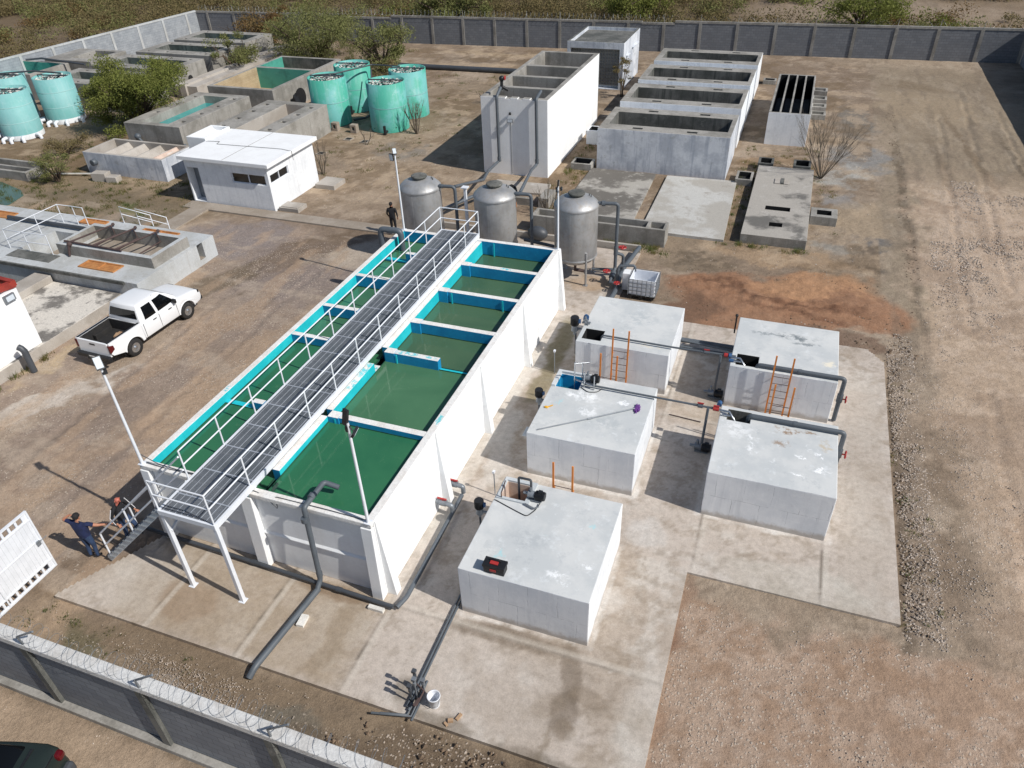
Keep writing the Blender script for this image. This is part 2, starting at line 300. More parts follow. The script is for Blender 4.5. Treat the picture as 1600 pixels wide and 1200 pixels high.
    def ball(s, c, r, m=0, seg=10, sc=(1, 1, 1)):
        pr = [(math.sin(math.pi*i/seg)*r, -math.cos(math.pi*i/seg)*r) for i in range(seg+1)]
        V = []; F = []; n = seg*2
        for rr, z in pr:
            for i in range(n): V.append((c[0]+sc[0]*max(rr, 1e-4)*math.cos(2*math.pi*i/n), c[1]+sc[1]*max(rr, 1e-4)*math.sin(2*math.pi*i/n), c[2]+sc[2]*z))
        for j in range(seg):
            for i in range(n): F.append((j*n+i, j*n+(i+1) % n, (j+1)*n+(i+1) % n, (j+1)*n+i))
        return s.add(V, F, m, True)
    def csg(s, adds, subs=(), matf=None):
        """boxes added and subtracted on their common grid: clean faces, nothing coplanar"""
        cs = [sorted({round(b[i], 4) for b in list(adds)+list(subs)} | {round(b[i+3], 4) for b in list(adds)+list(subs)}) for i in range(3)]
        nx, ny, nz = [len(c)-1 for c in cs]; g = {}
        inb = lambda b, p: all(b[k]-1e-5 < p[k] < b[k+3]+1e-5 for k in range(3))
        for i in range(nx):
            for j in range(ny):
                for k in range(nz):
                    p = ((cs[0][i]+cs[0][i+1])/2, (cs[1][j]+cs[1][j+1])/2, (cs[2][k]+cs[2][k+1])/2)
                    if any(inb(b, p) for b in subs): continue
                    for b in adds:
                        if inb(b, p): g[i, j, k] = b[6] if len(b) > 6 else 0
        vi = {}; V = []
        def vid(i, j, k):
            if (i, j, k) not in vi: vi[i, j, k] = len(V); V.append((cs[0][i], cs[1][j], cs[2][k]))
            return vi[i, j, k]
        D = [((-1, 0, 0), ((0, 0, 0), (0, 0, 1), (0, 1, 1), (0, 1, 0))), ((1, 0, 0), ((1, 0, 0), (1, 1, 0), (1, 1, 1), (1, 0, 1))),
             ((0, -1, 0), ((0, 0, 0), (1, 0, 0), (1, 0, 1), (0, 0, 1))), ((0, 1, 0), ((0, 1, 0), (0, 1, 1), (1, 1, 1), (1, 1, 0))),
             ((0, 0, -1), ((0, 0, 0), (0, 1, 0), (1, 1, 0), (1, 0, 0))), ((0, 0, 1), ((0, 0, 1), (1, 0, 1), (1, 1, 1), (0, 1, 1)))]
        for (i, j, k), mm in g.items():
            for d, q in D:
                if (i+d[0], j+d[1], k+d[2]) in g: continue
                ids = [vid(i+a, j+b, k+c) for a, b, c in q]; m = mm
                if matf:
                    ct = [sum(V[x][a] for x in ids)/4 for a in range(3)]; m = matf(ct, d, mm)
                s.f.append(tuple(x+0 for x in ids)); s.m.append(m); s.sm.append(False); s.f[-1] = ('L',)+s.f[-1]
        o = len(s.v); s.v += V
        s.f = [tuple(x+o for x in q[1:]) if q and q[0] == 'L' else q for q in s.f]
        return s
    def build(s, name, mats, parent=None, org=None, bevel=0, seg=2, smooth=None):
        if isinstance(mats, str): mats = [mats]
        if parent is not None: off = ORG[parent.name]
        elif org is not None: off = Vector(org)
        else:
            xs, ys, zs = zip(*s.v); off = Vector(((min(xs)+max(xs))/2, (min(ys)+max(ys))/2, min(zs)))
        me = bpy.data.meshes.new(name); me.from_pydata([tuple(Vector(p)-off) for p in s.v], [], s.f)
        for x in mats: me.materials.append(MT[x])
        me.polygons.foreach_set('material_index', s.m); me.polygons.foreach_set('use_smooth', s.sm); me.update()
        o = bpy.data.objects.new(name, me); COL.objects.link(o)
        if parent is not None: o.parent = parent
        else: o.location = off
        ORG[o.name] = off.copy()
        if bevel:
            b = o.modifiers.new('bevel', 'BEVEL'); b.width = bevel; b.segments = seg; b.limit_method = 'ANGLE'; b.angle_limit = R(40)
        return o
def tag(o, label=None, cat=None, group=None, kind=None):
    if label: o['label'] = label
    if cat: o['category'] = cat
    if group: o['group'] = group
    if kind: o['kind'] = kind
    return o
def thing(name, label, cat, loc, group=None):
    o = bpy.data.objects.new(name, None); COL.objects.link(o); o.location = loc; o.empty_display_size = .2
    ORG[o.name] = Vector(loc); return tag(o, label, cat, group)
def struct(o): o['kind'] = 'structure'; return o
def dup(o, loc=None, rz=None, label=None, group=None, parent=None):
    c = o.copy(); COL.objects.link(c); c.parent = parent
    if loc is not None: c.location = loc
    if rz is not None: c.rotation_euler = (0, 0, rz)
    if label: c['label'] = label
    if group: c['group'] = group
    for ch in list(o.children): dup(ch, parent=c)
    return c
# ================================================================== ground
import numpy as np
GZ = -0.07
def vnoise(x, y, seed=0):
    xi = np.floor(x).astype(np.int64); yi = np.floor(y).astype(np.int64); xf = x-xi; yf = y-yi
    def hsh(a, b):
        n = (a*374761393+b*668265263+seed*974711) & 0xffffffff; n = ((n ^ (n >> 13))*1274126177) & 0xffffffff; return ((n ^ (n >> 16)) & 0xffff)/65535.
    u_ = xf*xf*(3-2*xf); v_ = yf*yf*(3-2*yf)
    return (hsh(xi, yi)*(1-u_)+hsh(xi+1, yi)*u_)*(1-v_)+(hsh(xi, yi+1)*(1-u_)+hsh(xi+1, yi+1)*u_)*v_
def fbm(x, y, sc, oc=5, rough=.6, seed=0):
    a = 1.; t_ = 0.; w_ = 0.; c_, s_ = math.cos(.7), math.sin(.7)
    for o in range(oc):
        t_ = t_+a*vnoise(x*sc+17.3*o, y*sc-9.1*o, seed+o*7); w_ += a; a *= rough; sc *= 2.03; x, y = x*c_-y*s_, x*s_+y*c_
    return t_/w_
def sstep(v, lo, hi): k_ = np.clip((v-lo)/(hi-lo), 0, 1); return k_*k_*(3-2*k_)
class Field:
    """base colour of real soil, stains and aggregate laid out over a ground sheet, as a colour attribute"""
    def __init__(s, xs, ys, c0, w1, w2):
        s.X, s.Y = [a.ravel() for a in np.meshgrid(np.array(xs), np.array(ys))]; s.nx, s.ny = len(xs), len(ys)
        X, Y = s.X, s.Y
        n = lambda sc, oc, sd: fbm(X, Y, sc, oc, .62, sd)-.5
        s.wx = X+w1*n(.55, 5, 1)*1.3+w2*n(3., 4, 3); s.wy = Y+w1*n(.55, 5, 11)*1.3+w2*n(3., 4, 13)
        s.sx = X+.2*w1*n(.8, 4, 21)+w2*.8*n(3., 4, 23); s.sy = Y+.2*w1*n(.8, 4, 31)+w2*.8*n(3., 4, 33)
        s.mid = fbm(X, Y, .8, 6, .66, 41); s.brk = sstep(s.mid, .42, .58); s.brk2 = sstep(fbm(X, Y, 2.2, 5, .7, 47), .4, .6)
        s.C = np.tile(np.array(c0[:3]), (len(X), 1)); s.A = np.zeros(len(X)); s.H = np.zeros(len(X))
    def blend(s, m, c): m = m[:, None]; s.C = s.C*(1-m)+np.array(c[:3])*m
    def patch(s, kind, cx, cy, rx, ry, c, k=1., rot=0, soft=.35, brkup=0., src=None, grav=None, dz=0):
        X, Y = (s.sx, s.sy) if src == 'S' else (s.wx, s.wy); a = R(rot); dx, dy = X-cx, Y-cy
        u_ = (dx*math.cos(a)+dy*math.sin(a))/rx; v_ = (-dx*math.sin(a)+dy*math.cos(a))/ry
        d = np.hypot(u_, v_) if kind == 'e' else np.maximum(abs(u_), abs(v_))
        m = (1-sstep(d, 1-soft, 1+soft*.15))
        if brkup: m = m*(1-brkup+brkup*(.5*s.brk+.5*s.brk2))
        s.blend(m*k, c)
        if grav is not None: s.A = s.A*(1-m)+grav*m
        if dz: s.H += dz*m
    def mesh(s, name, mat, z0, org=(0, 0, 0)):
        me = bpy.data.meshes.new(name); nx, ny = s.nx, s.ny; co = np.stack([s.X, s.Y, z0+s.H], 1).astype(np.float32)
        ii, jj = np.meshgrid(np.arange(nx-1), np.arange(ny-1)); q = (jj*nx+ii).ravel(); F = np.stack([q, q+1, q+1+nx, q+nx], 1).astype(np.int32)
        me.vertices.add(len(co)); me.vertices.foreach_set('co', co.ravel()); me.loops.add(F.size); me.loops.foreach_set('vertex_index', F.ravel())
        me.polygons.add(len(F)); me.polygons.foreach_set('loop_start', np.arange(0, F.size, 4, dtype=np.int32)); me.polygons.foreach_set('loop_total', np.full(len(F), 4, dtype=np.int32))
        me.update(calc_edges=True); me.polygons.foreach_set('use_smooth', np.ones(len(F), bool))
        at = me.color_attributes.new('soil', 'FLOAT_COLOR', 'POINT'); at.data.foreach_set('color', np.concatenate([s.C, s.A[:, None]], 1).astype(np.float32).ravel())
        me.materials.append(MT[mat]); o = bpy.data.objects.new(name, me); COL.objects.link(o); return struct(o)
def soilmat(name, stone, gsc, rough, bumps, gritamt, wetr=None):
    t = NT(name); at = t.n('ShaderNodeAttribute', attribute_name='soil'); col = at.outputs['Color']
    grit = t.noise(gsc, 4, .75); fine = t.noise(5.5, 5, .75); wob = t.vm('ADD', t.pos(), t.vm('SCALE', t.noise(9, 2, color=True), .09))
    vo = t.n('ShaderNodeTexVoronoi'); t.set(vo.inputs['Vector'], wob); vo.inputs['Scale'].default_value = 15
    sp = t.n('ShaderNodeSeparateColor'); t.set(sp.inputs[0], vo.outputs[1])
    cell = t.math('MULTIPLY', t.ramp(vo.outputs[0], .25, .55, 1, 0), t.ramp(t.math('ADD', sp.outputs[0], t.math('MULTIPLY', at.outputs['Alpha'], .6)), .92, 1.12))
    cell = t.math('MULTIPLY', cell, t.ramp(at.outputs['Alpha'], .05, .35))
    col = t.mix(1., col, t.mix(t.ramp(grit, .25, .75), (1-gritamt, 1-gritamt, 1-gritamt, 1), (1+gritamt*.6,)*3+(1,)), 'MULTIPLY')
    col = t.mix(1., col, t.mix(t.ramp(fine, .3, .7), (.86, .855, .85, 1), (1.09, 1.09, 1.09, 1)), 'MULTIPLY')
    dk = t.math('MULTIPLY', t.ramp(sp.outputs[1], .8, .95), t.ramp(at.outputs['Alpha'], 0, .5, .15, .5)); col = t.mix(t.math('MULTIPLY', dk, t.ramp(vo.outputs[0], .2, .5, 1, 0)), col, S(84, 72, 60))
    col = t.mix(cell, col, t.mix(sp.outputs[2], stone, S(170, 156, 142)))
    h = t.math('ADD', t.math('MULTIPLY', t.noise(.9, 6, .68), bumps[0]), t.math('ADD', t.math('MULTIPLY', fine, bumps[1]), t.math('ADD', t.math('MULTIPLY', grit, bumps[2]), t.math('MULTIPLY', cell, bumps[3]))))
    t.bump(h, .8, .1); MT[name] = t.end(col, rough, spec=.25)
soilmat('ground', S(198, 184, 168), 38, .95, (1.2, .5, .15, .18), .24)
def rng_(a, b, st): return list(np.arange(a, b, st))
xs = [-3000, -600, -250, -160]+rng_(-140, -68, 1.5)+rng_(-68, -30, .25)+rng_(-30, 14, .125)+rng_(14, 24, .5)+rng_(24, 60, 2)+[80, 150, 400, 3000]
ys = [-600, -100, -20, -5]+rng_(1, 34, .125)+rng_(34, 80, .22)+rng_(80, 120, 1)+rng_(120, 170, 3)+[200, 300, 700, 3500]
G = Field(xs, ys, S(160, 142, 121), 2.4, .5)
G.blend(sstep(fbm(G.X, G.Y, .16, 5, .6, 61), .42, .6), S(140, 121, 101)); G.blend(sstep(G.mid, .5, .66)*.6, S(178, 160, 139)); G.blend(sstep(fbm(G.X, G.Y, 3, 5, .7, 63), .53, .66)*.4, S(122, 106, 88))
G.blend(sstep(fbm(G.X, G.Y*1.6, .5, 6, .7, 65), .54, .66)*.35, S(108, 92, 74))
G.A += .12
patch = G.patch; PS = 'S'
# left gravel road and yard
patch('r', -22.5, 20, 7.6, 13, S(132, 116, 104), .85, soft=.25, brkup=.3)
patch('e', -21, 27, 4.2, 3.6, S(124, 112, 106), .8, brkup=.2)
patch('e', -26.5, 29.4, 3.4, 2.2, S(128, 118, 114), .9, brkup=.15)
patch('e', -19.5, 17, .9, 9, S(150, 128, 106), .75, rot=-8, brkup=.2)
patch('e', -24.5, 14, 1.0, 7, S(152, 134, 114), .7, rot=-10, brkup=.2)
patch('e', -22.3, 15.5, .5, 11, S(118, 102, 88), .65, rot=-6, brkup=.2)
patch('e', -17.2, 18, .5, 9.5, S(112, 94, 76), .7, rot=0, brkup=.3)
patch('e', -21.3, 29.5, 1.6, 5, S(104, 86, 66), .75, rot=-30, brkup=.3)
patch('e', -24.6, 24.6, 1.5, 2.6, S(104, 90, 70), .8, rot=-30, brkup=.2)
patch('e', -19, 29.2, 1.4, 2.8, S(172, 158, 140), .8, rot=-50, brkup=.3)
patch('e', -24.8, 14.4, .5, 4.6, S(196, 188, 178), .6, rot=-24, brkup=.6)
patch('e', -26.2, 16.8, .5, 2.0, S(180, 158, 124), .7, rot=-20, brkup=.2)
# grass yard around the aqua tanks, damp near the pond
patch('e', -42, 34, 14, 7, S(128, 110, 80), .8, brkup=.2)
patch('e', -38, 30.5, 9, 2.6, S(112, 100, 80), .8, brkup=.2)
patch('e', -35.2, 30.6, 1.3, .9, S(84, 100, 52), .8, brkup=.4)
patch('e', -36.5, 28.6, 1.5, .7, S(80, 98, 50), .7, brkup=.4)
patch('e', -34.3, 29.6, 1.6, .8, S(120, 116, 108), .7)
patch('e', -48, 40, 10, 8, S(120, 98, 70), .7, brkup=.5)
# mid yard
patch('e', -24, 42, 7, 9, S(170, 148, 122), .6, brkup=.4)
patch('e', -24.4, 43.6, 2.2, 1.6, S(128, 124, 118), .7, brkup=.3)
patch('e', -29, 40, 2.5, 5, S(126, 110, 92), .6, brkup=.4)
patch('e', -22, 58, 9, 5, S(132, 114, 90), .7, brkup=.3)
patch('e', -24, 66, 12, 1.4, S(174, 152, 124), .8, soft=.5)
patch('e', -24, 68.5, 12, .9, S(112, 96, 78), .7, soft=.5)
patch('e', -24, 71, 12, 1.0, S(180, 158, 128), .7, soft=.5)
patch('e', -11.5, 44, 3.2, 7, S(130, 106, 76), .8, brkup=.3)
patch('e', -4, 35, 8, 1.5, S(150, 132, 108), .7, brkup=.3)
patch('e', -3.5, 33, 2.4, .9, S(96, 84, 66), .7, brkup=.3)
patch('e', 0, 47.5, 2.6, 2.2, S(150, 120, 84), .7, brkup=.4)
patch('r', -1.8, 40, .55, 4.6, S(120, 98, 66), .6)
# bluish grey spills and pale cement right of the pad
patch('e', 4.2, 49.5, 1.7, 3.2, S(138, 140, 140), .8, rot=10, brkup=.3)
patch('e', 4.0, 57, 1.4, 4.5, S(120, 118, 112), .75, rot=8, brkup=.3)
patch('e', 3.4, 46.2, 1.5, 2.2, S(178, 180, 176), .7, rot=-25, brkup=.5)
patch('e', 3.2, 42.3, 1.0, 1.5, S(146, 146, 146), .7, rot=20, brkup=.3)
patch('e', 4.2, 40.0, 2.4, 3.0, S(168, 148, 120), .7, brkup=.3)
patch('e', 4.8, 37.0, 1.3, .7, S(104, 104, 104), .8, brkup=.1)
patch('e', 4.6, 35.0, 1.5, .55, S(66, 66, 68), .85, soft=.6)
patch('e', 2.6, 36.6, 1.6, .7, S(150, 150, 144), .6, brkup=.3)
# the reddish tipped soil
patch('e', .9, 30.2, 5.4, 3.0, S(154, 110, 78), .9, rot=8, soft=.22, brkup=.12)
patch('e', 2.4, 32.2, 3.2, 1.2, S(184, 138, 98), .85, rot=10, brkup=.1)
patch('e', .5, 30.6, 3.6, .35, S(98, 66, 48), .8, rot=-12, brkup=.3)
patch('e', 1.6, 29.3, 3.2, .3, S(112, 78, 58), .7, rot=-8, brkup=.3)
patch('e', -3.0, 28.6, 1.4, 2.0, S(112, 86, 68), .8, brkup=.2)
patch('e', 3.4, 27.6, 2.2, .6, S(108, 80, 62), .7, brkup=.2)
patch('e', .2, 34.6, 5, .9, S(176, 146, 112), .7, brkup=.3)
# right hand track and turning area
patch('r', 10.4, 52, 5.2, 24, S(150, 135, 112), .75, soft=.2, brkup=.25)
patch('e', 8.5, 62, 3.6, 4.8, S(166, 146, 118), .6, brkup=.3)
patch('e', 6.35, 42, .28, 16, S(96, 84, 68), .85, src=PS, soft=.6)
patch('e', 7.4, 42, .35, 13, S(122, 110, 94), .7, src=PS, soft=.6, brkup=.2)
patch('e', 9.0, 46, .5, 12, S(122, 106, 86), .75, rot=4, soft=.6, brkup=.2, src=PS)
patch('e', 10.6, 52, .35, 12, S(124, 106, 84), .7, rot=6, soft=.6, src=PS)
patch('e', 13.2, 47, .22, 12, S(92, 80, 64), .8, rot=4, soft=.6, src=PS)
patch('e', 7.4, 68, 1.4, 4.4, S(126, 108, 84), .6, rot=60, soft=.5, brkup=.2, src=PS)
patch('e', 9.8, 37, 3.0, 9.5, S(172, 150, 132), .8, brkup=.2)
patch('e', 8.6, 33.5, 1.6, 4.0, S(128, 112, 96), .8, rot=15, brkup=.3)
patch('e', 9.0, 24, 1.1, 5, S(134, 116, 98), .7, rot=10, brkup=.3)
patch('e', 11, 20, 3.5, 9, S(168, 148, 130), .6, brkup=.4)
patch('e', 8.2, 14, .5, 8, S(150, 122, 98), .7, rot=3, brkup=.3)
# gravel strip beside the slab, near right field, strip along the front wall
patch('r', 5.45, 19, .6, 8.5, S(142, 125, 107), .85, src=PS, soft=.6, brkup=.35)
patch('r', 5.02, 19, .16, 8.5, S(96, 82, 66), .8, src=PS, soft=.5, brkup=.2)
patch('r', 5.2, 8, 7, 6.1, S(164, 140, 120), .9, soft=.2)
patch('e', 3.6, 9.4, 3.8, 3.2, S(180, 160, 144), .75, brkup=.75)
patch('e', 6.5, 6, 4, 3, S(184, 166, 150), .7, brkup=.8)
patch('r', -.4, 9.5, .28, 6, S(140, 104, 80), .7, src=PS, soft=.6)
patch('r', -9, 6.7, 10, 1.5, S(128, 110, 88), .9, src=PS, soft=.3, brkup=.1)
patch('e', -13.0, 6.8, 2.4, .7, S(150, 134, 114), .7, brkup=.3)
patch('e', -14.7, 7.2, 1.4, .5, S(86, 88, 60), .7, brkup=.5)
patch('e', -11.2, 6.9, 1.3, .6, S(170, 158, 144), .7, brkup=.6)
patch('e', -8.3, 7.1, 1.1, .5, S(96, 100, 94), .6, brkup=.3)
patch('e', -6.2, 6.6, 2.8, .9, S(102, 86, 68), .75, brkup=.2)
patch('e', -2.8, 7.0, 1.8, 1.0, S(94, 78, 62), .75, brkup=.2)
patch('r', -14, 3.6, 12, 1.8, S(168, 146, 122), .9, soft=.2, src=PS)
patch('e', -17.4, 9.4, .9, 1.6, S(116, 98, 78), .8, brkup=.2)
# scrubland outside
patch('r', -20, 110, 120, 33.5, S(132, 110, 82), .55, soft=.05, brkup=.5)
patch('e', 4, 99, 22, 7, S(176, 156, 136), .8, brkup=.6)
patch('e', -34, 92, 22, 5, S(96, 92, 62), .6, brkup=.4)

G.blend(sstep(fbm(G.X*1.5, G.Y*.28, .9, 5, .65, 95), .55, .66)*.4*(G.X > 5.2)*(G.Y > 14), S(122, 108, 92))
G.blend(sstep(fbm(G.X*1.2, G.Y*.35, 1.3, 5, .65, 97), .56, .66)*.2*(G.X > 5.2)*(G.Y > 30), S(188, 174, 154))
G.blend(sstep(fbm(G.X*.4+G.Y*.2, G.Y*1.2, 1.1, 5, .65, 99), .56, .66)*.45*(G.X < -15.5)*(G.Y < 31), S(166, 150, 132))
# gravel density
for g_ in (('r', -22.5, 20, 7.6, 13, .45), ('e', -21, 27, 4.2, 3.6, .6), ('e', 3.6, 9.4, 4.2, 3.6, .75), ('e', 7, 6, 5, 4, .7), ('e', 9.8, 37, 3, 9, .55), ('e', 9.5, 45, 2.2, 2.0, .95), ('e', 8.2, 40, 1.4, 1.6, .9), ('r', 5.45, 19, .5, 8.5, .8), ('e', 7.3, 20, 1.2, 7, .6), ('r', -9, 6.7, 8, 1.0, .6), ('e', 3.0, 49, 2, 4, .5)):
    m_ = 1-sstep(np.hypot((G.wx-g_[1])/g_[3], (G.wy-g_[2])/g_[4]) if g_[0] == 'e' else np.maximum(abs(G.wx-g_[1])/g_[3], abs(G.wy-g_[2])/g_[4]), .6, 1.05); G.A = np.maximum(G.A, g_[5]*m_*(.35+.65*G.brk))
G.H = .05*(fbm(G.X, G.Y, .5, 4, .6, 71)-.5)+.03*(fbm(G.X, G.Y, 2.5, 4, .65, 73)-.5)*1.
# wheel ruts and the ploughed up edge beside the slab
def rut(x0, y0, x1, y1, w_, d_):
    L = math.hypot(x1-x0, y1-y0); ux, uy = (x1-x0)/L, (y1-y0)/L; t_ = (G.sx-x0)*ux+(G.sy-y0)*uy; p_ = abs(-(G.sx-x0)*uy+(G.sy-y0)*ux)
    k_ = np.exp(-(p_/w_)**2)*(t_ > 0)*(t_ < L); G.H -= d_*k_; G.H += d_*.7*np.exp(-((p_-w_*2)/(w_*.7))**2)*(t_ > 0)*(t_ < L)
for a in ((6.35, 27, 6.5, 58, .12, .025), (8.2, 30, 9.4, 60, .14, .035), (10.2, 34, 11.4, 66, .14, .035), (13.1, 34, 13.3, 62, .12, .045), (8.0, 6, 8.3, 26, .14, .03), (-19.6, 9, -20.4, 27, .16, .03), (-22.4, 8, -23.4, 27, .16, .03), (-17.3, 12, -17.1, 28, .14, .03), (-36, 68.3, -15, 69.4, .2, .05), (-36, 70, -15, 71.1, .2, .05), (-3, 31.6, 5, 29.6, .12, .06), (-2.5, 30.6, 4.5, 28.7, .1, .05)): rut(*a)
e_ = np.exp(-((G.X-5.35)/.4)**2)*(G.Y > 13.8)*(G.Y < 30)+np.exp(-((G.Y-7.5)/.25)**2)*(G.X > -8)*(G.X < 0)+.8*np.exp(-((G.X-4.6)/.7)**2-((G.Y-29)/1.5)**2); G.H += e_*.13*(fbm(G.X, G.Y, 3.2, 4, .7, 75)-.42)
lum = G.C@np.array([.3, .55, .15]); G.C = (lum[:, None]*.12+G.C*.88)
fy = sstep(G.wy, 31, 35)*(1-sstep(G.Y, 72, 75)); G.C *= (1-.06*fy-.04*fy*sstep(G.wx, 4, 7))[:, None]; G.blend(fy*(G.X < 5)*sstep(fbm(G.X, G.Y, .45, 6, .68, 111), .49, .6)*.6, S(116, 98, 76)); G.blend(fy*(G.X < 5)*sstep(fbm(G.X, G.Y, .7, 6, .68, 113), .54, .64)*.5, S(182, 162, 138))
G.blend(sstep(G.Y, 76, 80)*(1-.55*sstep(G.wx, -12, -2))*.85, S(98, 84, 64)); G.blend(sstep(-G.X, 65.5, 68)*.8, S(98, 84, 64))
nr = (1-sstep(np.maximum(abs(G.wx-5.4)/6.6, abs(G.wy-7.9)/6.0), .92, 1.02)); ba = sstep(fbm(G.X, G.Y, 2.6, 6, .72, 101)+.3*(fbm(G.X, G.Y, .35, 3, .6, 103)-.5), .46, .56)
G.blend(nr*.8, S(158, 133, 112)); G.blend(nr*ba*.45, S(186, 167, 150)); G.blend(nr*sstep(fbm(G.X, G.Y, .5, 6, .65, 121), .53, .62)*.35, S(150, 122, 98)); G.A = np.where(nr > .5, np.maximum(G.A*.4, .6*ba), G.A)
rt = sstep(G.wx, 6.2, 7.4)*sstep(G.wy, 12, 16)*(1-sstep(G.wy, 44, 50)); G.blend(rt*.6, S(184, 162, 140)); G.blend(rt*ba*.4, S(196, 178, 160)); G.blend(rt*sstep(fbm(G.X, G.Y, .4, 4, .6, 105), .54, .62)*.5, S(142, 122, 104))
dr_ = sstep(-G.wx, 15.5, 16.5)*(1-sstep(G.wy, 30, 32)); G.C *= (1+.16*dr_)[:, None]; G.blend(dr_*sstep(fbm(G.X*1.6, G.Y*.5, .5, 5, .6, 107), .53, .64)*.5, S(174, 150, 126))
hm = np.clip(1-np.hypot((G.wx-1.0)/5.0, (G.wy-30.6)/2.3), 0, 1); G.H += hm*(.16+.5*(fbm(G.X, G.Y, 1.6, 5, .62, 91)-.4)); G.H -= .03*(hm > 0)*fbm(G.X, G.Y, 6, 3, .6, 93)
G.C *= (1+.05*sstep(G.wx, 4.5, 7)+.05*(G.X < -15))[:, None]
G.H -= .06*(sstep(G.Y, 5.9, 6.8)*(1-sstep(G.Y, 8.0, 8.3))*(G.X < 0)*(G.X > -17.2))+.03*(sstep(G.X, 4.6, 4.8)*(1-sstep(G.X, 5.2, 5.6))*(G.Y > 14)*(G.Y < 27))
G.mesh('ground', 'ground', GZ)

# ------------------------------------------------------------------ the concrete apron with its joints, stains and damp
soilmat('apron', S(186, 178, 168), 30, .82, (.15, .12, .05, 0), .15)
surf('apron_edge', S(150, 138, 122), S(120, 106, 90), s1=3, amt=.6, fine=.1)
AP = [(-17.03, 7.94), (-.57, 7.94), (-.57, 14.23), (4.86, 14.23), (4.86, 26.6), (4.3, 27.4), (-3.2, 27.4), (-3.2, 27.9), (-5.9, 27.9), (-5.9, 33.2), (-17.4, 33.2), (-17.4, 26.9), (-15.5, 26.9), (-15.5, 10.9)]
def inpoly(x, y):
    c_ = np.zeros(len(x), bool)
    for (x0, y0), (x1, y1) in zip(AP, AP[1:]+AP[:1]):
        if y0 != y1: c_ ^= ((y0 > y) != (y1 > y)) & (x < (x1-x0)*(y-y0)/(y1-y0)+x0)
    return c_
Q = Field(rng_(-17.6, 5.1, .075), rng_(7.8, 33.4, .075), S(190, 178, 166), .8, .3)
Q.blend(sstep(fbm(Q.X, Q.Y, .3, 4, .6, 81), .42, .6), S(174, 160, 145)); Q.blend(sstep(Q.mid, .5, .66)*.75, S(198, 190, 180)); Q.blend(sstep(fbm(Q.X, Q.Y, 3, 6, .72, 83), .52, .66)*.5, S(146, 132, 115)); Q.blend(sstep(fbm(Q.X, Q.Y, 1.1, 6, .7, 85), .55, .68)*.5, S(150, 134, 114))
patch = Q.patch
patch('r', -11.6, 9.5, 3.9, 1.6, S(164, 146, 122), .7, src=PS, soft=.2, brkup=.2)
patch('r', -15.2, 9.2, 1.6, 1.2, S(188, 178, 166), .6, brkup=.3)
patch('e', -13.2, 9.2, .9, .9, S(150, 126, 100), .6, brkup=.2)
patch('r', -5.0, 9.2, 2.8, 1.3, S(190, 180, 170), .6, soft=.4, brkup=.3)
patch('e', -8.9, 9.6, .35, 1.6, S(148, 130, 106), .6, brkup=.2)
patch('e', -9.5, 10.55, 1.4, .28, S(136, 112, 86), .7, src=PS)
for a in ((-4.6, 10.7, 1.9, .32, S(110, 95, 77), 1, 0), (-2.75, 10.3, .3, .95, S(110, 95, 77), 1, 20), (-2.6, 9.2, .4, .7, S(108, 94, 78), 1, 12), (-2.15, 9.75, .55, .3, S(130, 114, 94), .8, -10), (-2.8, 8.3, .09, .7, S(124, 109, 88), .8, -6), (-3.0, 9.3, .5, .35, S(138, 122, 102), .6, 30), (-2.4, 8.8, .3, .3, S(134, 118, 98), .7, 0),
          (-6.35, 8.55, .5, .42, S(110, 100, 84), .85, 0), (-5.2, 8.05, .9, .2, S(112, 100, 84), .85, 0), (-2.6, 7.9, 1.6, .25, S(104, 92, 76), .85, 0)):
    patch('e', *a[:5], a[5]*.72, rot=a[6], soft=.35, src=PS, brkup=.25)
for a in ((-6.0, 11.1, -2.56, 14.6), (-6.08, 16.67, -2.67, 20.12), (-6.06, 22.12, -2.67, 25.56), (-.6, 22.16, 2.89, 25.5), (-.57, 16.58, 2.92, 19.84)):
    patch('r', (a[0]+a[2])/2, (a[1]+a[3])/2, (a[2]-a[0])/2+.17, (a[3]-a[1])/2+.14, S(222, 218, 212), .8, src=PS, soft=.03, brkup=.75)
patch('r', -7.95, 19, .32, 8, S(206, 200, 190), .7, src=PS, soft=.4, brkup=.6)
patch('e', -7.3, 24.2, .5, 2.2, S(116, 106, 70), .8, rot=10, brkup=.1)
patch('e', -7.2, 21.6, .5, 1.6, S(120, 110, 78), .8, brkup=.1)
patch('e', -7.3, 17.8, .5, 2.4, S(196, 190, 182), .7, brkup=.3)
patch('e', -.4, 9.6, 1.2, 2.2, S(196, 190, 180), .5, brkup=.4)
patch('r', 4.0, 19, .8, 7, S(176, 164, 150), .6, brkup=.2)
patch('e', 2.3, 14.9, 2.4, .7, S(192, 186, 174), .6, brkup=.3)
patch('e', -2.0, 15.2, .7, .8, S(206, 204, 200), .5, brkup=.3)
patch('e', -7.6, 29.6, 1.2, .8, S(176, 140, 96), .5, brkup=.3)
patch('r', -1.6, 21.2, .9, .5, S(198, 180, 158), .5, brkup=.3)
def seam(ax, v, a, b, wd=.03, c=S(104, 94, 82), k=.75):
    cx, cy, rx, ry = (v, (a+b)/2, wd, (b-a)/2) if ax == 'x' else ((a+b)/2, v, (b-a)/2, wd)
    d = np.maximum(abs(Q.X+(Q.sx-Q.X)*.12-cx)/rx, abs(Q.Y+(Q.sy-Q.Y)*.12-cy)/ry); Q.blend((1-sstep(d, .4, 1.5))*k*(.4+.6*Q.brk2), c)
    cx += .1*(ax == 'x'); cy += .1*(ax != 'x'); d = np.maximum(abs(Q.X-cx)/(rx+.05*(ax == 'x')), abs(Q.Y-cy)/(ry+.05*(ax != 'x'))); Q.blend((1-sstep(d, .5, 1.4))*.45, S(206, 198, 186))
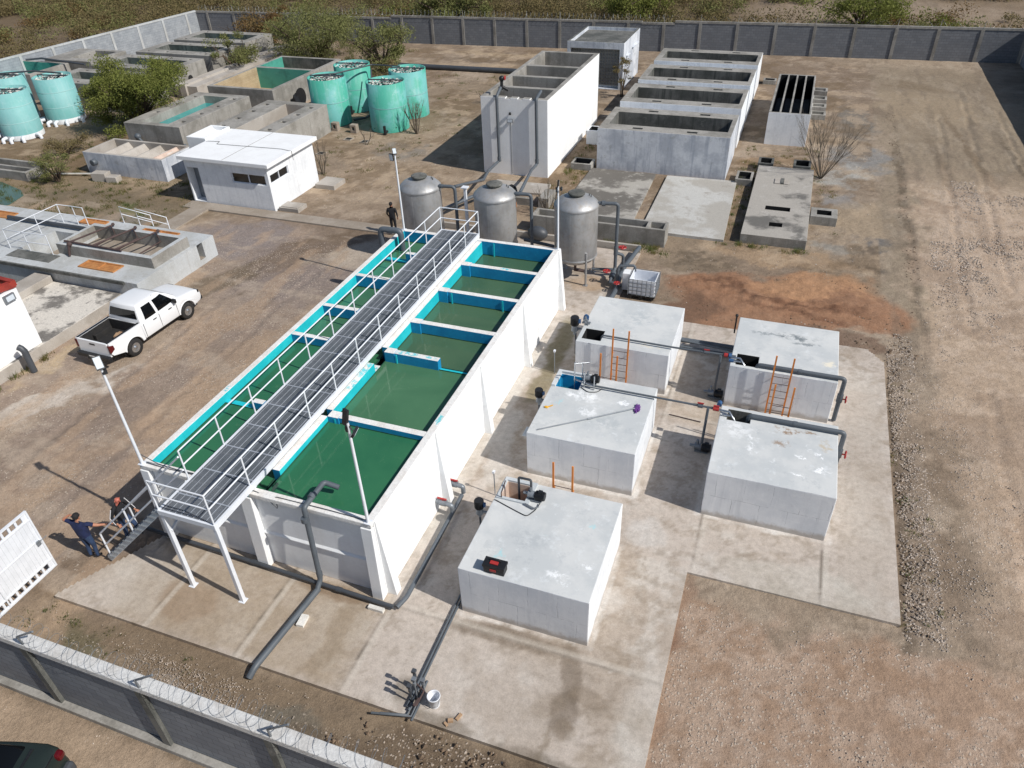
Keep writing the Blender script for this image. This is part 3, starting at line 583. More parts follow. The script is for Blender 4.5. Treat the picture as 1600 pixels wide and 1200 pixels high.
for s_ in (('x', -13.9, 7.9, 11), ('x', -11.0, 7.9, 11), ('x', -7.93, 7.9, 10.6), ('x', -.5, 14.2, 27.3), ('x', 2.88, 14.2, 16.5), ('x', -2.5, 20.2, 27.6), ('y', 10.63, -7.9, -.5), ('y', 20.9, -2.6, -.4)): seam(*s_)

lq = Q.C@np.array([.3, .55, .15]); Q.C = lq[:, None]*.12+Q.C*.88
# keep only the cells of the slab outline, then close its rim
o = Q.mesh('concrete_apron', 'apron', 0.0); bm = bmesh.new(); bm.from_mesh(o.data)
cx = (Q.X, Q.Y); ins = inpoly(Q.X, Q.Y); bmesh.ops.delete(bm, geom=[v for v in bm.verts if not ins[v.index]], context='VERTS')
bd = [e for e in bm.edges if e.is_boundary]; rr = bmesh.ops.extrude_edge_only(bm, edges=bd)
for v in rr['geom']:
    if isinstance(v, bmesh.types.BMVert): v.co.z -= .2
for f_ in bm.faces: f_.smooth = False
bm.to_mesh(o.data); bm.free()
# paths of concrete
pb = MB().csg([(-32.3, 31.75, -.2, -15.6, 32.62, .02), (-31.7, 27.15, -.2, -30.5, 31.75, .02)])
struct(pb.build('concrete_path', 'path_conc', org=(0, 0, 0), bevel=.02))

# ------------------------------------------------------------------ stones
random.seed(5)
def stones(name, mat, regs, zz=GZ, label=None):
    b = MB(); O = [(1, 0, 0), (-1, 0, 0), (0, 1, 0), (0, -1, 0), (0, 0, 1), (0, 0, -.5)]
    F = [(0, 2, 4), (2, 1, 4), (1, 3, 4), (3, 0, 4), (2, 0, 5), (1, 2, 5), (3, 1, 5), (0, 3, 5)]
    for (x0, y0, x1, y1, nn, s0, s1, thr) in regs:
        k = 0; tries = 0
        while k < nn and tries < nn*8:
            tries += 1
            x, y = random.uniform(x0, x1), random.uniform(y0, y1)
            if mnoise.noise(Vector((x*.8, y*.8, 3.3)))+.5*mnoise.noise(Vector((x*2.5, y*2.5, 9))) < thr: continue
            k += 1; q = random.uniform(s0, s1); a = random.uniform(0, 6.28); c, s = math.cos(a), math.sin(a); ax = [q*random.uniform(.6, 1.3), q*random.uniform(.5, 1), q*random.uniform(.35, .8)]
            V = []
            for p in O:
                px, py, pz = [p[i]*ax[i]*random.uniform(.75, 1.2) for i in range(3)]; V.append((x+px*c-py*s, y+px*s+py*c, zz+pz+ax[2]*.25))
            b.add(V, F)
    o = b.build(name, mat, org=(0, 0, 0)); return tag(o, label, 'gravel', kind='stuff')
stones('gravel', 'stone', [(0, 4, 12, 13.6, 2600, .012, .032, .05), (4.95, 13.8, 5.9, 29, 3600, .012, .045, -.35), (5.7, 13.8, 7.2, 29, 1300, .01, .035, 0), (6.2, 12, 13, 32, 1500, .015, .04, .12), (6.9, 29, 9.6, 36.2, 1000, .02, .05, -.05), (7.2, 34.5, 9.4, 38.5, 900, .03, .06, -.3), (8.8, 37.5, 12.5, 39.5, 500, .03, .06, -.1), (9.0, 42.5, 10.2, 47.2, 500, .03, .06, -.3), (10, 44, 13, 45.6, 400, .03, .06, -.2), (8.4, 36, 13, 44, 900, .02, .055, .1),
    (-30, 8, -15.8, 31, 1500, .01, .024, -.1), (-17, 5.85, -1, 7.7, 1600, .007, .024, -.1), (-13.5, 6.2, -10.2, 7.4, 1500, .008, .024, -.2), (-15, 33, 5, 60, 500, .02, .06, .1), (-28, 33, -18, 50, 600, .02, .05, 0), (-9, 24, 5, 34, 160, .02, .05, 0), (-20, 1, -3, 5.3, 400, .012, .03, 0)],
    label='pale stones and gravel scattered over the dirt')
stones('soil_clods', 'clod', [(4.9, 14, 5.7, 30, 260, .02, .06, -.3), (3.8, 27.2, 6.2, 31, 90, .03, .09, -.1), (-8, 5.9, -1, 7.8, 260, .03, .08, 0), (-4, 27.9, 5.2, 33, 320, .02, .06, -.1), (6, 34, 6.6, 60, 200, .02, .06, -.2)], label='brown clods of earth along the slab edge and tipped soil')
# ================================================================== treatment basin (main tank)
ZT = 2.8
tank = thing('treatment_basin', 'long white rendered basin with two rows of open green water cells under a walkway', 'water tank', (-11.75, 18.9, 0))
X0, XA, XB, XC, XD, X1 = -15.42, -15.2, -13.75, -13.55, -11.75, -8.13
XE = -8.36
def tankmat(c, n, m):
    if n[2] > 0: return 1
    inside = X0+.05 < c[0] < X1-.05 and 11.0 < c[1] < 26.85
    if inside and c[2] < 2.75: return 2 if abs(n[0]) > .5 else 3
    return 0
b = MB().csg([(X0, 10.95, 0, XA, 27.0, ZT), (XE, 10.95, 0, X1, 27.0, ZT), (X0, 10.95, 0, X1, 11.08, ZT), (X0, 26.78, 0, X1, 27.0, ZT),
              (XA, 11.08, 0, XE, 26.78, .3)], matf=tankmat)
b.build('outer_wall', ['white_paint', 'coping', 'cyan_paint', 'blue_paint'], tank, bevel=.015)
# coping lip on the front and a mid height ledge
b = MB().box(X0-.01, 10.83, ZT-.14, X1-.01, 10.947, ZT+.003)
b.build('front_coping', ['coping'], tank, bevel=.02)
b = MB()
for xa, xb in ((X0+.3, -12.15), (-11.75, -8.5)):
    b.extr([(10.947, 1.32), (10.947, 1.22), (10.90, 1.22), (10.90, 1.25)], xa, xb, axis='x')
b.build('wall_ledge', 'white_paint', tank)
for ya, yb in ((11.26, 14.6), (14.9, 18.1), (18.4, 22.28), (22.58, 26.74)): MB().extr([(X1+.001, 1.28), (X1+.022, 1.26), (X1+.022, 1.2), (X1+.001, 1.2)], ya, yb, axis='y').build('wall_ledge', 'white_paint', tank)
# buttresses
def butt(x0, x1, y0, y1, axis, base):
    m = MB()
    if axis == 'y-':   # leaning on the front wall
        m.extr([(y1, ZT-.17), (y0-.0, ZT-.17), (y0-base, 0), (y1, 0)], x0, x1, axis='x')
    else:
        m.extr([(x0, ZT-.02), (x1, ZT-.02), (x1+base, 0), (x0, 0)], y0, y1, axis='y')
    return m.build('buttress', 'white_paint', tank, bevel=.012)
butt(-12.12, -11.76, 10.80, 10.945, 'y-', .12); butt(-8.46, -8.14, 10.80, 10.945, 'y-', .1); butt(X0-.02, X0+.26, 10.80, 10.945, 'y-', .1)
for yy in (10.98, 14.62, 18.12, 22.3, 26.76): butt(X1+.002, X1+.03, yy, yy+.26, 'x+', .24)
# inner long walls: channel wall under the walkway and the cyan topped wall
bm = ['white_paint', 'cyan_paint', 'blue_paint', 'coping']
im = lambda c, n, m: 3 if n[2] > 0 else (1 if abs(n[0]) > .5 else 2)
MB().csg([(XB, 11.085, .3, XC, 26.775, ZT-.06)], matf=im).build('partition', bm, tank, bevel=.01)
MB().csg([(-11.76, 11.85, .3, -11.52, 14.36, ZT-.02), (-11.76, 14.66, .3, -11.52, 17.25, ZT-.02), (-11.76, 17.25, .3, -11.52, 17.62, ZT-.36), (-11.76, 18.22, .3, -11.52, 26.775, ZT-.02)], matf=im).build('partition', bm, tank, bevel=.01)
# cross walls, right row
for yy, x_end, cut in ((14.5, XE, 0), (18.1, -9.56, 1), (20.1, XE, 0), (22.47, XE, 0), (24.68, XE, 0)):
    ad = [(-11.515, yy-.13, .3, x_end-.003, yy+.09, ZT-.01)]
    if cut: ad.append((x_end-.003, yy-.1, .3, XE-.003, yy+.06, 2.40))
    ad.append((-11.515, yy-.17, 2.2, -11.15, yy+.13, ZT+.004))
    MB().csg(ad, matf=lambda c, n, m: (3 if c[2] > 2.6 else 1) if n[2] > 0 else 2).build('partition', bm, tank, bevel=.01)
for yy, zz in ((14.35, 2.52), (18.1, ZT-.01), (20.17, ZT-.01), (22.62, ZT-.01), (24.9, 2.42)):
    MB().csg([(XA+.003, yy-.1, .3, XB-.003, yy+.1, zz)]+([(XB-.4, yy-.1, .3, XB-.003, yy+.1, ZT-.01)] if zz < 2.6 else []), matf=lambda c, n, m: (3 if c[2] > 2.6 else 1) if n[2] > 0 else 2).build('partition', bm, tank, bevel=.01)
# vertical paint seams on shaded faces (small ribs)
for yy, xx in ((26.76, -11.0), (22.32, -11.0), (17.95, -11.1), (22.32, -8.95), (14.35, -11.3)): MB().box(xx, yy-.03, 2.0, xx+.05, yy, ZT-.04).build('rib', 'cyan_paint', tank)
# water, cell by cell
def wat(x0, x1, y0, y1, z, m):
    w_ = MB().csg([(x0-.001, y0-.001, z-.03, x1+.001, y1+.001, z+.035)], [(x0+.005, y0+.005, z-1, x1-.005, y1-.005, z+1)]).build('waterline', 'algae', tank)
    MB().add([(x0, y0, z), (x1, y0, z), (x1, y1, z), (x0, y1, z)], [(0, 1, 2, 3)]).build('water', m, tank)
for y0, y1, z, m in ((11.08, 14.37, 2.58, 'water_green'), (14.6, 18.0, 2.42, 'water_mid'), (18.2, 19.97, 2.36, 'water_dull'), (20.2, 22.34, 2.32, 'water_dull'), (22.57, 24.55, 2.3, 'water_dull'), (24.78, 26.78, 2.16, 'water_dull')):
    wat(-11.515, XE-.003, y0, y1, z, m)
for y0, y1, z, m in ((11.08, 14.25, 2.5, 'water_green'), (14.46, 18.0, 2.46, 'water_green'), (18.2, 20.07, 2.36, 'water_mid'), (20.27, 22.5, 2.3, 'water_mid'), (22.72, 24.8, 2.32, 'water_mid'), (25.0, 26.77, 2.3, 'water_mid')):
    wat(XA+.003, XB-.003, y0, y1, z, m)
wat(XC+.003, -11.765, 11.08, 26.77, 2.4, 'water_green')

# ================================================================== walkway, railing, legs, stair
walk = thing('steel_walkway', 'long white steel walkway with grating deck and railings over the basin', 'walkway', (-12.6, 18.2, 0))
ZW = 3.0; WX0, WX1, WY0, WY1 = -13.5, -11.72, 9.42, 27.02
b = MB()
for x in (WX0, WX1-.06): b.box(x, WY0, ZW-.17, x+.06, WY1, ZW+.005)
for y in (WY0+.0, WY1-.06): b.box(WX0+.062, y, ZW-.15, WX1-.062, y+.06, ZW)
y = WY0+1.2
while y < WY1-.5: b.box(WX0+.062, y, ZW-.14, WX1-.062, y+.05, ZW-.045); y += 1.2
for y in (11.02, 14.4, 18.05, 22.4, 26.7):     # bearers resting on the walls
    b.box(WX0, y, ZT+.005, WX1, y+.1, ZW-.172)
b.build('frame', 'white_metal', walk)
b = MB(); n = 34
for i in range(n): x = WX0+.075+i*(WX1-WX0-.15)/(n-1); b.box(x-.009, WY0+.06, ZW-.04, x+.009, WY1-.06, ZW-.012)
b.build('grating', 'grate_dark', walk)
b = MB()
for i in range(9): x = WX0+.14+i*(WX1-WX0-.28)/8; b.box(x-.007, WY0+.06, ZW-.011, x+.007, WY1-.06, ZW-.002)
y = WY0+.1
k = 0
while y < WY1-.08:
    if k % 10 == 6: b.box(WX0+.062, y-.018, ZW-.05, WX1-.062, y+.018, ZW+.001)
    y += .1; k += 1
b.build('grating', 'grate_metal', walk)
ZR = 4.0
def post(x, y, z0=ZW, z1=ZR): MB().tube([(x, y, z0-.1), (x, y, z1)], .024, 8).build('railing_post', 'white_metal', walk)
for k in range(13): post(WX1-.03, 9.46+1.465*k)
for k in range(12): post(WX0+.03, 10.62+1.487*k)
post(WX0+.03, 9.46)
b = MB()
for z in (ZR, 3.53):
    b.tube([(WX0+.03, 9.46, z), (WX1-.03, 9.46, z), (WX1-.03, 27.0, z), (WX0+.03, 27.0, z), (WX0+.03, 10.62, z)], .022, 8, bend=.02)
b.build('handrail', 'white_metal', walk)
for x in (-13.45, -11.79): MB().beam((x, 9.5, 0), (x, 9.5, ZW-.172), .11, .11, up=(0, 1, 0)).box(x-.1, 9.4, .002, x+.1, 9.6, .015).build('leg', 'white_metal', walk, bevel=.008)
MB().beam((-13.4, 9.5, 2.2), (-13.4, 10.9, 2.75), .06, .06).build('brace', 'white_metal', walk)

st = thing('steel_stair', 'grey and white open steel stair leading up to the near end of the walkway', 'stairs', (-15, 10, 0))
SX0, SX1 = -16.35, -13.52
for y in (9.47, 10.58):
    MB().beam((SX0, y, .08), (SX1, y, ZW-.1), .045, .17).build('stringer', 'wash_top', st)
N = 12
for i in range(N):
    q = (i+.6)/N; x = SX0+(SX1-SX0)*q; z = .08+(ZW-.18)*q+.02
    m = MB()
    for k in range(5): m.box(x-.12+k*.055, 9.42, z, x-.10+k*.055, 10.63, z+.03)
    for k in (9.5, 9.85, 10.2, 10.5): m.box(x-.12, k, z+.004, x+.13, k+.02, z+.026)
    m.build('tread', 'grey_metal', st)
sl = (ZW-.18)/(SX1-SX0)
for y in (9.47, 10.58):
    for x in (SX0+.1, -14.83): MB().tube([(x, y, .1+(x-SX0)*sl), (x, y, 1.05+(x-SX0)*sl)], .026, 8).build('stair_post', 'white_metal', st)
    m = MB()
    for d in (1.05, .6): m.tube([(SX0+.1, y, d+.1*sl), (SX1+.02, y, d+(SX1-SX0)*sl-.05)], .026, 8)
    m.build('handrail', 'white_metal', st)

# floodlight masts on the basin corners
def mast(label, x, y, z0, z1, heads, org=None):
    o = thing('light_mast', label, 'light pole', (x, y, z0), 'white floodlight masts on the basin corners')
    MB().tube([(x, y, z0), (x, y, z1)], [.045, .035], 10).box(x-.09, y-.09, z0+.003, x+.09, y+.09, z0+.02).build('pole', 'white_metal', o)
    for (dx, dy, dz, w, h, tilt, az) in heads:
        c = Vector((x+dx, y+dy, z1+dz)); m = MB()
        a = Vector((math.cos(az), math.sin(az), 0)); side = Vector((-math.sin(az), math.cos(az), 0))
        up = Vector((a.x*math.sin(tilt), a.y*math.sin(tilt), math.cos(tilt))); nrm = side.cross(up)
        m.beam(c-up*h/2, c+up*h/2, w, .06, up=nrm); m.tube([(x, y, z1-.05), tuple(c)], .015, 6)
        hd = m.build('floodlight', 'black', o)
        p = c+nrm*.033; q = [p+side*w*.42*i+up*h*.42*j for i, j in ((-1, -1), (1, -1), (1, 1), (-1, 1))]; q2 = [v+nrm*.006 for v in q]
        MB().add(q+q2, [(0, 1, 2, 3), (4, 5, 6, 7), (0, 1, 5, 4), (1, 2, 6, 5), (2, 3, 7, 6), (3, 0, 4, 7)]).build('lens', 'lamp_lens', hd)
    return o
mast('white pole with a small panel lamp above the stair, at the near left basin corner', -15.36, 10.9, ZT, 6.05, [(-.02, 0, .14, .2, .36, -.7, -.6), (.03, .03, -.12, .12, .16, .3, 2.4)])
mast('white pole rising in front of the near cell, dark lamps pointing two ways', -8.25, 10.9, ZT, 6.0, [(-.06, .05, .12, .16, .4, .25, 1.2), (.16, -.02, -.2, .32, .1, .6, .2), (-.02, 0, -.15, .12, .14, 0, 3)])
mast('white pole beside the leftmost steel filter, black and white lamps on top', -15.25, 26.9, ZT, 6.15, [(0, 0, .12, .16, .26, -.7, -.9), (-.14, -.05, -.12, .18, .3, .1, 4.6)])
mast('thin white pole in front of the rightmost steel filter with forked dark lamps', -8.2, 26.9, ZT, 5.5, [(0, 0, .1, .05, .3, .1, 1), (.12, .02, -.1, .3, .08, .7, .3), (-.05, 0, -.15, .1, .2, .3, 2)])
cable_later = 1
def cable(name, label, pts, r=.012, mat='black', group=None):
    o = MB().tube(pts, r, 6, bend=.1).build(name, mat); return tag(o, label, 'cable', group)

# ================================================================== five box tanks on the apron
def wallmat(c, n, m): return 1 if n[2] > 0 else (2 if m == 2 else 0)
BT = 1.7
def boxtank(label, x0, x1, y0, y1, hx0, hx1, hy0, hy1, inner='concrete', top='top_a'):
    o = thing('box_tank', label, 'concrete tank', ((x0+x1)/2, (y0+y1)/2, 0), 'white concrete box tanks on the apron')
    def mf(c, n, m):
        if n[2] > 0 and c[2] > 1.6: return 1
        if hx0-.01 < c[0] < hx1+.01 and hy0-.01 < c[1] < hy1+.01 and c[2] < 1.69: return 2
        return 0
    MB().csg([(x0, y0, -.05, x1, y1, BT)], [(hx0, hy0, .5, hx1, hy1, BT+.2)], matf=mf).build('shell', ['box_wall', top, inner], o, bevel=.022)
    return o
b1 = boxtank('white box tank nearest the viewer, toolbox lying on its flat top', -6.0, -2.56, 11.1, 14.6, -5.86, -5.15, 13.8, 14.45, 'plaster_pink')
b2 = boxtank('white box tank carrying the long mop, middle one of the left column', -6.08, -2.67, 16.67, 20.12, -5.92, -5.15, 19.25, 19.98, 'blue_paint', 'top_b')
b3 = boxtank('white box tank beside the caged plastic tote, farthest of the left column', -6.06, -2.67, 22.12, 25.56, -5.9, -5.2, 22.36, 23.05, 'dark_hole', 'top_c')
b4 = boxtank('white box tank with orange ladder, farthest of the right column by the red soil', -.6, 2.89, 22.16, 25.5, -.42, .31, 22.3, 22.97, 'dark_hole', 'top_d')
b5 = boxtank('white box tank with brown smudges on top, near one of the right column', -.57, 2.92, 16.58, 19.84, -.34, .36, 19.16, 19.7, 'conc_dark', 'top_e')
MB().box(-5.9, 19.26, 1.15, -5.16, 19.97, 1.16).build('water', 'water_teal', b2)
MB().csg([(-5.95, 13.72, BT+.004, -5.0, 14.58, BT+.05)], [(-5.87, 13.8, BT-.1, -5.13, 14.46, BT+.1)]).build('hatch_rim', 'wash_top', b1)
MB().csg([(-6.06, 20.02, BT+.004, -4.7, 20.12, BT+.08), (-6.06, 19.2, BT+.004, -5.94, 20.02, BT+.08)]).build('hatch_rim', 'wash_top', b2)
# orange ladders
def ladder(label, x, y, z0, z1, tilt=0, w=.56, rungs=True):
    o = thing('ladder', label, 'ladder', (x+w/2, y, z0), 'orange steel ladders on the box tanks')
    for xx in (x, x+w): MB().beam((xx, y-tilt, z0), (xx, y, z1), .035, .055, up=(1, 0, 0)).build('rail', 'orange', o)
    z = z0+.25
    while z < z1-.75 and rungs:
        k = (z-z0)/(z1-z0); MB().tube([(x, y-tilt*(1-k), z), (x+w, y-tilt*(1-k), z)], .011, 6).build('rung', 'rust', o); z += .28
    m = MB()
    for z in (.5, 1.45):
        if z0 < z:
            for xx in (x, x+w): m.box(xx-.012, y-.02, z, xx+.012, y+.16, z+.03)
    if m.v: m.build('bracket', 'orange', o)
    return o
ladder('tall orange ladder at the box tank with the red valve wheels', .84, 22.0, 0, 2.47)
ladder('orange ladder rail ends poking up behind the smudged box tank', .9, 19.99, 0.0, 2.72)
ladder('tall orange ladder standing at the farthest left box tank', -4.65, 21.96, 0, 2.55)
ladder('orange rail ends sticking up behind the box tank with the mop', -4.67, 20.26, 0, 2.6)
ladder('orange rail ends sticking up behind the box tank with the toolbox', -4.6, 14.74, 0, 2.52)

# ================================================================== buildings and tanks further back
# tall four cell tank
tt = thing('tall_tank', 'tall white concrete tank open in four cells on top', 'concrete tank', (-15.4, 47.3, 0))
def ttm(c, n, m):
    if n[2] > 0: return 1
    if -17.3 < c[0] < -13.5 and 41.8 < c[1] < 53 and c[2] < 4.49 and (abs(c[0]+15.4) < 1.85 or abs(n[1]) > .5): return 2
    return 0
cells = [(41.95, 43.75), (44.1, 46.3), (46.65, 49.0), (49.35, 52.95)]
MB().csg([(-17.45, 41.6, -.1, -13.33, 53.25, 4.47)], [(-17.15, a, 1.5, -13.63, c, 5) for a, c in cells]+[(-15.9+.75*i, 41.5, 4.41, -15.6+.75*i, 42.0, 5) for i in range(3)], matf=ttm).build('shell', ['white_paint', 'concrete', 'concrete'], tt, bevel=.02)
MB().box(-15.62, 41.585, 0, -15.6, 41.598, 3.1).build('seam', 'conc_dark', tt)
m = thing('wall_floodlight', 'small square floodlight fixed high on the shaded front of the tall tank', 'lamp', (-15.6, 41.5, 3.2))
MB().box(-15.78, 41.42, 3.1, -15.42, 41.5, 3.32).box(-15.63, 41.5, 3.05, -15.57, 41.597, 3.25).build('housing', 'grey_metal', m)
MB().box(-15.74, 41.405, 3.13, -15.46, 41.418, 3.29).build('lens', 'lamp_lens', m)
tag(MB().lathe((-15.6, 41.5, 3.6), [(.07, -.06), (.08, 0), (.05, .08)], 12).tube([(-15.6, 41.5, 3.6), (-15.6, 41.6, 3.65)], .02, 6).build('wall_camera', 'black'), 'small black round camera above the floodlight on the tall tank', 'camera')

# building with the breeze block front
bh = thing('pump_house', 'white flat roofed building with a pierced block screen on its front', 'building', (-15.7, 64.2, 0))
MB().csg([(-18.0, 61.35, -.1, -13.4, 67.2, 3.45)], [(-17.8, 61.55, 3.2, -13.6, 67.0, 4), (-17.75, 61.0, 0, -13.75, 61.75, 2.95)], matf=lambda c, n, m: 1 if n[2] > 0 and c[2] > 3.1 else 0).build('wall', ['old_white', 'conc_dark'], bh, bevel=.02)
m = MB()
for i in range(17):
    for j in range(11):
        x = -17.72+i*.235; z = .2+j*.245
        m.csg([(x, 61.62, z, x+.225, 61.72, z+.235)], [(x+.045, 61.5, z+.045, x+.18, 61.8, z+.19)]); m.box(x+.09, 61.64, z+.085, x+.135, 61.7, z+.15)
m.build('block_screen', 'concrete', bh)
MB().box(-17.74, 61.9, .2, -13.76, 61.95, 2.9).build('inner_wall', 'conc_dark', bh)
MB().box(-13.39, 62.2, 2.3, -13.25, 63.2, 2.36).box(-13.39, 64.3, 2.5, -13.25, 66.4, 2.56).build('lintel', 'old_white', bh)

# four matching row tanks
rowl = ['nearest white walled open tank of the row, beside the pale slabs', 'second white walled open tank counted from the pale slabs', 'third white walled open tank counted from the pale slabs', 'farthest white walled open tank, next to the block perimeter wall']
for k, (y0, y1) in enumerate(((43.95, 48.45), (49.75, 54.3), (55.3, 59.8), (61.0, 65.2))):
    x0, x1 = -10.95, -3.2
    o = thing('open_tank', rowl[k], 'concrete tank', ((x0+x1)/2, (y0+y1)/2, 0), 'row of four white walled open tanks')
    hol = [(x0+.45, y0+1.0, .6, x1-.28, y1-1.0, 3)]
    hatch = []
    for hx in (x0+2.0, x0+5.2): hatch.append((hx, y0+.35, 2.1, hx+.6, y0+.62, 3)); hatch.append((hx+.25, y1-.62, 2.1, hx+.85, y1-.35, 3))
    def mf(c, n, m, x0=x0, x1=x1, y0=y0, y1=y1):
        if n[2] > 0: return 1 if c[2] > 2.3 else 2
        if x0+.3 < c[0] < x1-.3 and y0+.3 < c[1] < y1-.3: return 2
        return 0
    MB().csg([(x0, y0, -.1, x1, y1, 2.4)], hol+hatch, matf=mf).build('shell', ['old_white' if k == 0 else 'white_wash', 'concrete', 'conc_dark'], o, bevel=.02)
for k, y in enumerate((49.1, 54.8, 60.4)):
    tag(MB().box(-10.6, 49.0+.0+(y-49.1)-.4, -.1, -3.5, y+.4, .9).build('tank_link', 'white_wash'), 'low white block filling the gap behind row tank, '+('nearest the slabs', 'in the middle', 'nearest the perimeter wall')[k], 'wall', 'low blocks between the row tanks')
# narrow slotted tank
o = thing('slotted_tank', 'narrow white tank with four long dark slots open on top', 'concrete tank', (-.3, 56, 0))
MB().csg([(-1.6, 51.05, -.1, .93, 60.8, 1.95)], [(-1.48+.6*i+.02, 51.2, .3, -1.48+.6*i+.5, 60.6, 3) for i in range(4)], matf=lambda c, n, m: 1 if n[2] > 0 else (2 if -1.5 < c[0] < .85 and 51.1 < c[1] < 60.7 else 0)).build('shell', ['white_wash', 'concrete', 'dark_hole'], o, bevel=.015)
for k, y in enumerate((57.0, 58.9, 60.9, 63.2)):
    tag(MB().csg([(.95, y, -.1, 2.0, y+1.0, .28)], [(1.1, y+.15, .1, 1.85, y+.85, 1)]).build('valve_box', 'concrete', bevel=.01), ('little concrete box beside the slotted tank, nearest the dry bush', 'little concrete box beside the slotted tank, second from the dry bush', 'little concrete box beside the slotted tank, third from the dry bush', 'little concrete box beyond the slotted tank, nearest the far wall')[k], 'concrete box', 'small boxes along the slotted tank')
def vbox(label, x0, y0, x1, y1, z, t=.14, mat='concrete', name='valve_box'):
    return tag(MB().csg([(x0, y0, -.1, x1, y1, z)], [(x0+t, y0+t, .02, x1-t, y1-t, 3)], matf=lambda c, n, m: 1 if (x0+t-.01 < c[0] < x1-t+.01 and y0+t-.01 < c[1] < y1-t+.01) else 0).build(name, [mat, 'dark_hole'], bevel=.012), label, 'concrete box')
vbox('small open concrete box in the gap between the clean slab and the raised pad', -2.6, 43.35, -1.66, 44.75, .3)
vbox('open concrete box at the far left corner of the raised pad', -1.58, 45.75, -.7, 46.85, .5, mat='conc_dark')
vbox('dark open concrete box at the far right corner of the raised pad', .42, 45.6, 1.4, 46.75, .55, mat='conc_dark')
vbox('open concrete box against the right side of the raised pad', 1.65, 38.9, 2.95, 40.1, .4, .3)
vbox('open concrete box on the dirt near the tall tank corner', -12.44, 43.4, -11.15, 44.5, .32)
vbox('white topped box between the tall tank and the first row tank', -12.75, 48.15, -11.95, 49.2, .84, .12, 'white_wash')
vbox('small pale box behind the slotted tank', -2.9, 65.6, -1.9, 66.4, .25)
# raised pad with openings
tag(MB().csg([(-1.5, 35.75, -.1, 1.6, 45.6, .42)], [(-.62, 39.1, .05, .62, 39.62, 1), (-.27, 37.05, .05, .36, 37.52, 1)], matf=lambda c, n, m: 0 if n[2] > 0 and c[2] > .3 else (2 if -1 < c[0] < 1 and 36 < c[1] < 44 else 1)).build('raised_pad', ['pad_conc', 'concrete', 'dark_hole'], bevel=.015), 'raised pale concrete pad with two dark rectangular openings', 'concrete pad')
tag(MB().box(-.42, 42.85, .424, -.1, 43.6, .47).box(.08, 42.85, .424, .3, 43.6, .47).box(-.1, 42.85, .424, .08, 43.6, .5, 1).build('pad_cover', ['pale_concrete', 'conc_dark']), 'two part concrete cover on the far half of the raised pad', 'cover')
tag(MB().prism([(-11.25, 36.6), (-7.05, 36.55), (-7.2, 43.6), (-11.15, 43.62)], -.1, .06).build('ground_slab', 'stained_slab', bevel=.01), 'flat stained concrete slab on the ground nearest the rightmost steel filter', 'concrete slab')
tag(MB().prism([(-6.45, 35.6), (-2.25, 35.55), (-2.5, 43.6), (-6.5, 43.5)], -.1, .08).build('ground_slab', 'white_slab', bevel=.01), 'clean pale concrete slab between the stained slab and the raised pad', 'concrete slab')
tag(MB().csg([(-11.85, 34.15, -.1, -4.95, 35.15, .85)], [(-11.7, 34.3, .25, -8.9, 35.0, 2), (-8.75, 34.3, .25, -5.95, 35.0, 2), (-5.8, 34.3, .25, -5.1, 35.0, 2)]).box(-11.6, 34.62, .55, -9.4, 34.68, .6).box(-8.6, 34.62, .55, -6.1, 34.68, .6).build('trough', 'concrete', bevel=.012), 'long grey concrete trough behind the steel filters', 'trough')
tag(MB().box(-8.6, 33.25, -.1, -5.95, 33.4, .3).box(-17.2, 33.25, -.1, -8.6, 33.4, .28).build('kerb_wall', 'pale_concrete', bevel=.01), 'low pale kerb behind the steel filters', 'kerb')
tag(MB().prism([(-16.2, 38.7), (-12.6, 38.9), (-12.75, 40.4), (-16.1, 40.3)], -.1, .06).build('pipe_pad', 'pale_concrete', bevel=.01), 'low concrete pad under the pipes in front of the tall tank', 'concrete slab')
tag(MB().csg([(-12.5, 37.2, -.1, -11.9, 38.6, .5), (-14.2, 37.3, -.1, -12.9, 37.5, .35)]).build('pipe_plinth', 'concrete', bevel=.01), 'small grey plinths near the middle steel filter', 'plinth')

# ------------------------------------------------------------------ office
of = thing('office', 'small white flat roofed office with two dark strip windows', 'building', (-29.4, 35, 0))
FX0, FX1, FY0, FY1 = -32.2, -26.6, 32.7, 37.3
MB().csg([(FX0, FY0, -.1, FX1, FY1, 2.5)], [(-32.1, FY0-.1, .03, -31.3, FY0+.6, 2.02), (-29.1, FY0-.1, 1.42, -26.82, FY0+.14, 1.97), (FX1-.14, 32.88, 1.48, FX1+.1, 34.62, 1.95)]).build('wall', 'white_wash', of, bevel=.015)
MB().csg([(-32.4, 32.45, 2.503, -26.3, 37.45, 2.72)]).build('roof', 'white_paint', of, bevel=.02)
MB().csg([(-33.8, 35.1, 0, -32.42, 37.42, 2.85)], [(-33.62, 35.3, 2.6, -32.5, 37.25, 3)]).build('roof_annex', 'white_paint', of, bevel=.02)
wn_ = MB()
for x in (-29.08, -27.97, -26.87): wn_.box(x, FY0+.05, 1.44, x+.05, FY0+.1, 1.95)
for z in (1.423, 1.94): wn_.box(-29.09, FY0+.055, z, -26.83, FY0+.095, z+.028)
fr = wn_.build('window', 'white_metal', of); MB().box(-29.06, FY0+.1, 1.45, -26.85, FY0+.12, 1.94).build('pane', 'glass', fr)
wn_ = MB()
for y in (32.9, 33.73, 34.57): wn_.box(FX1-.1, y, 1.5, FX1-.05, y+.04, 1.93)
for z in (1.484, 1.92): wn_.box(FX1-.095, 32.89, z, FX1-.055, 34.6, z+.026)
fr = wn_.build('window', 'white_metal', of); MB().box(FX1-.12, 32.9, 1.5, FX1-.1, 34.6, 1.92).build('pane', 'glass', fr)
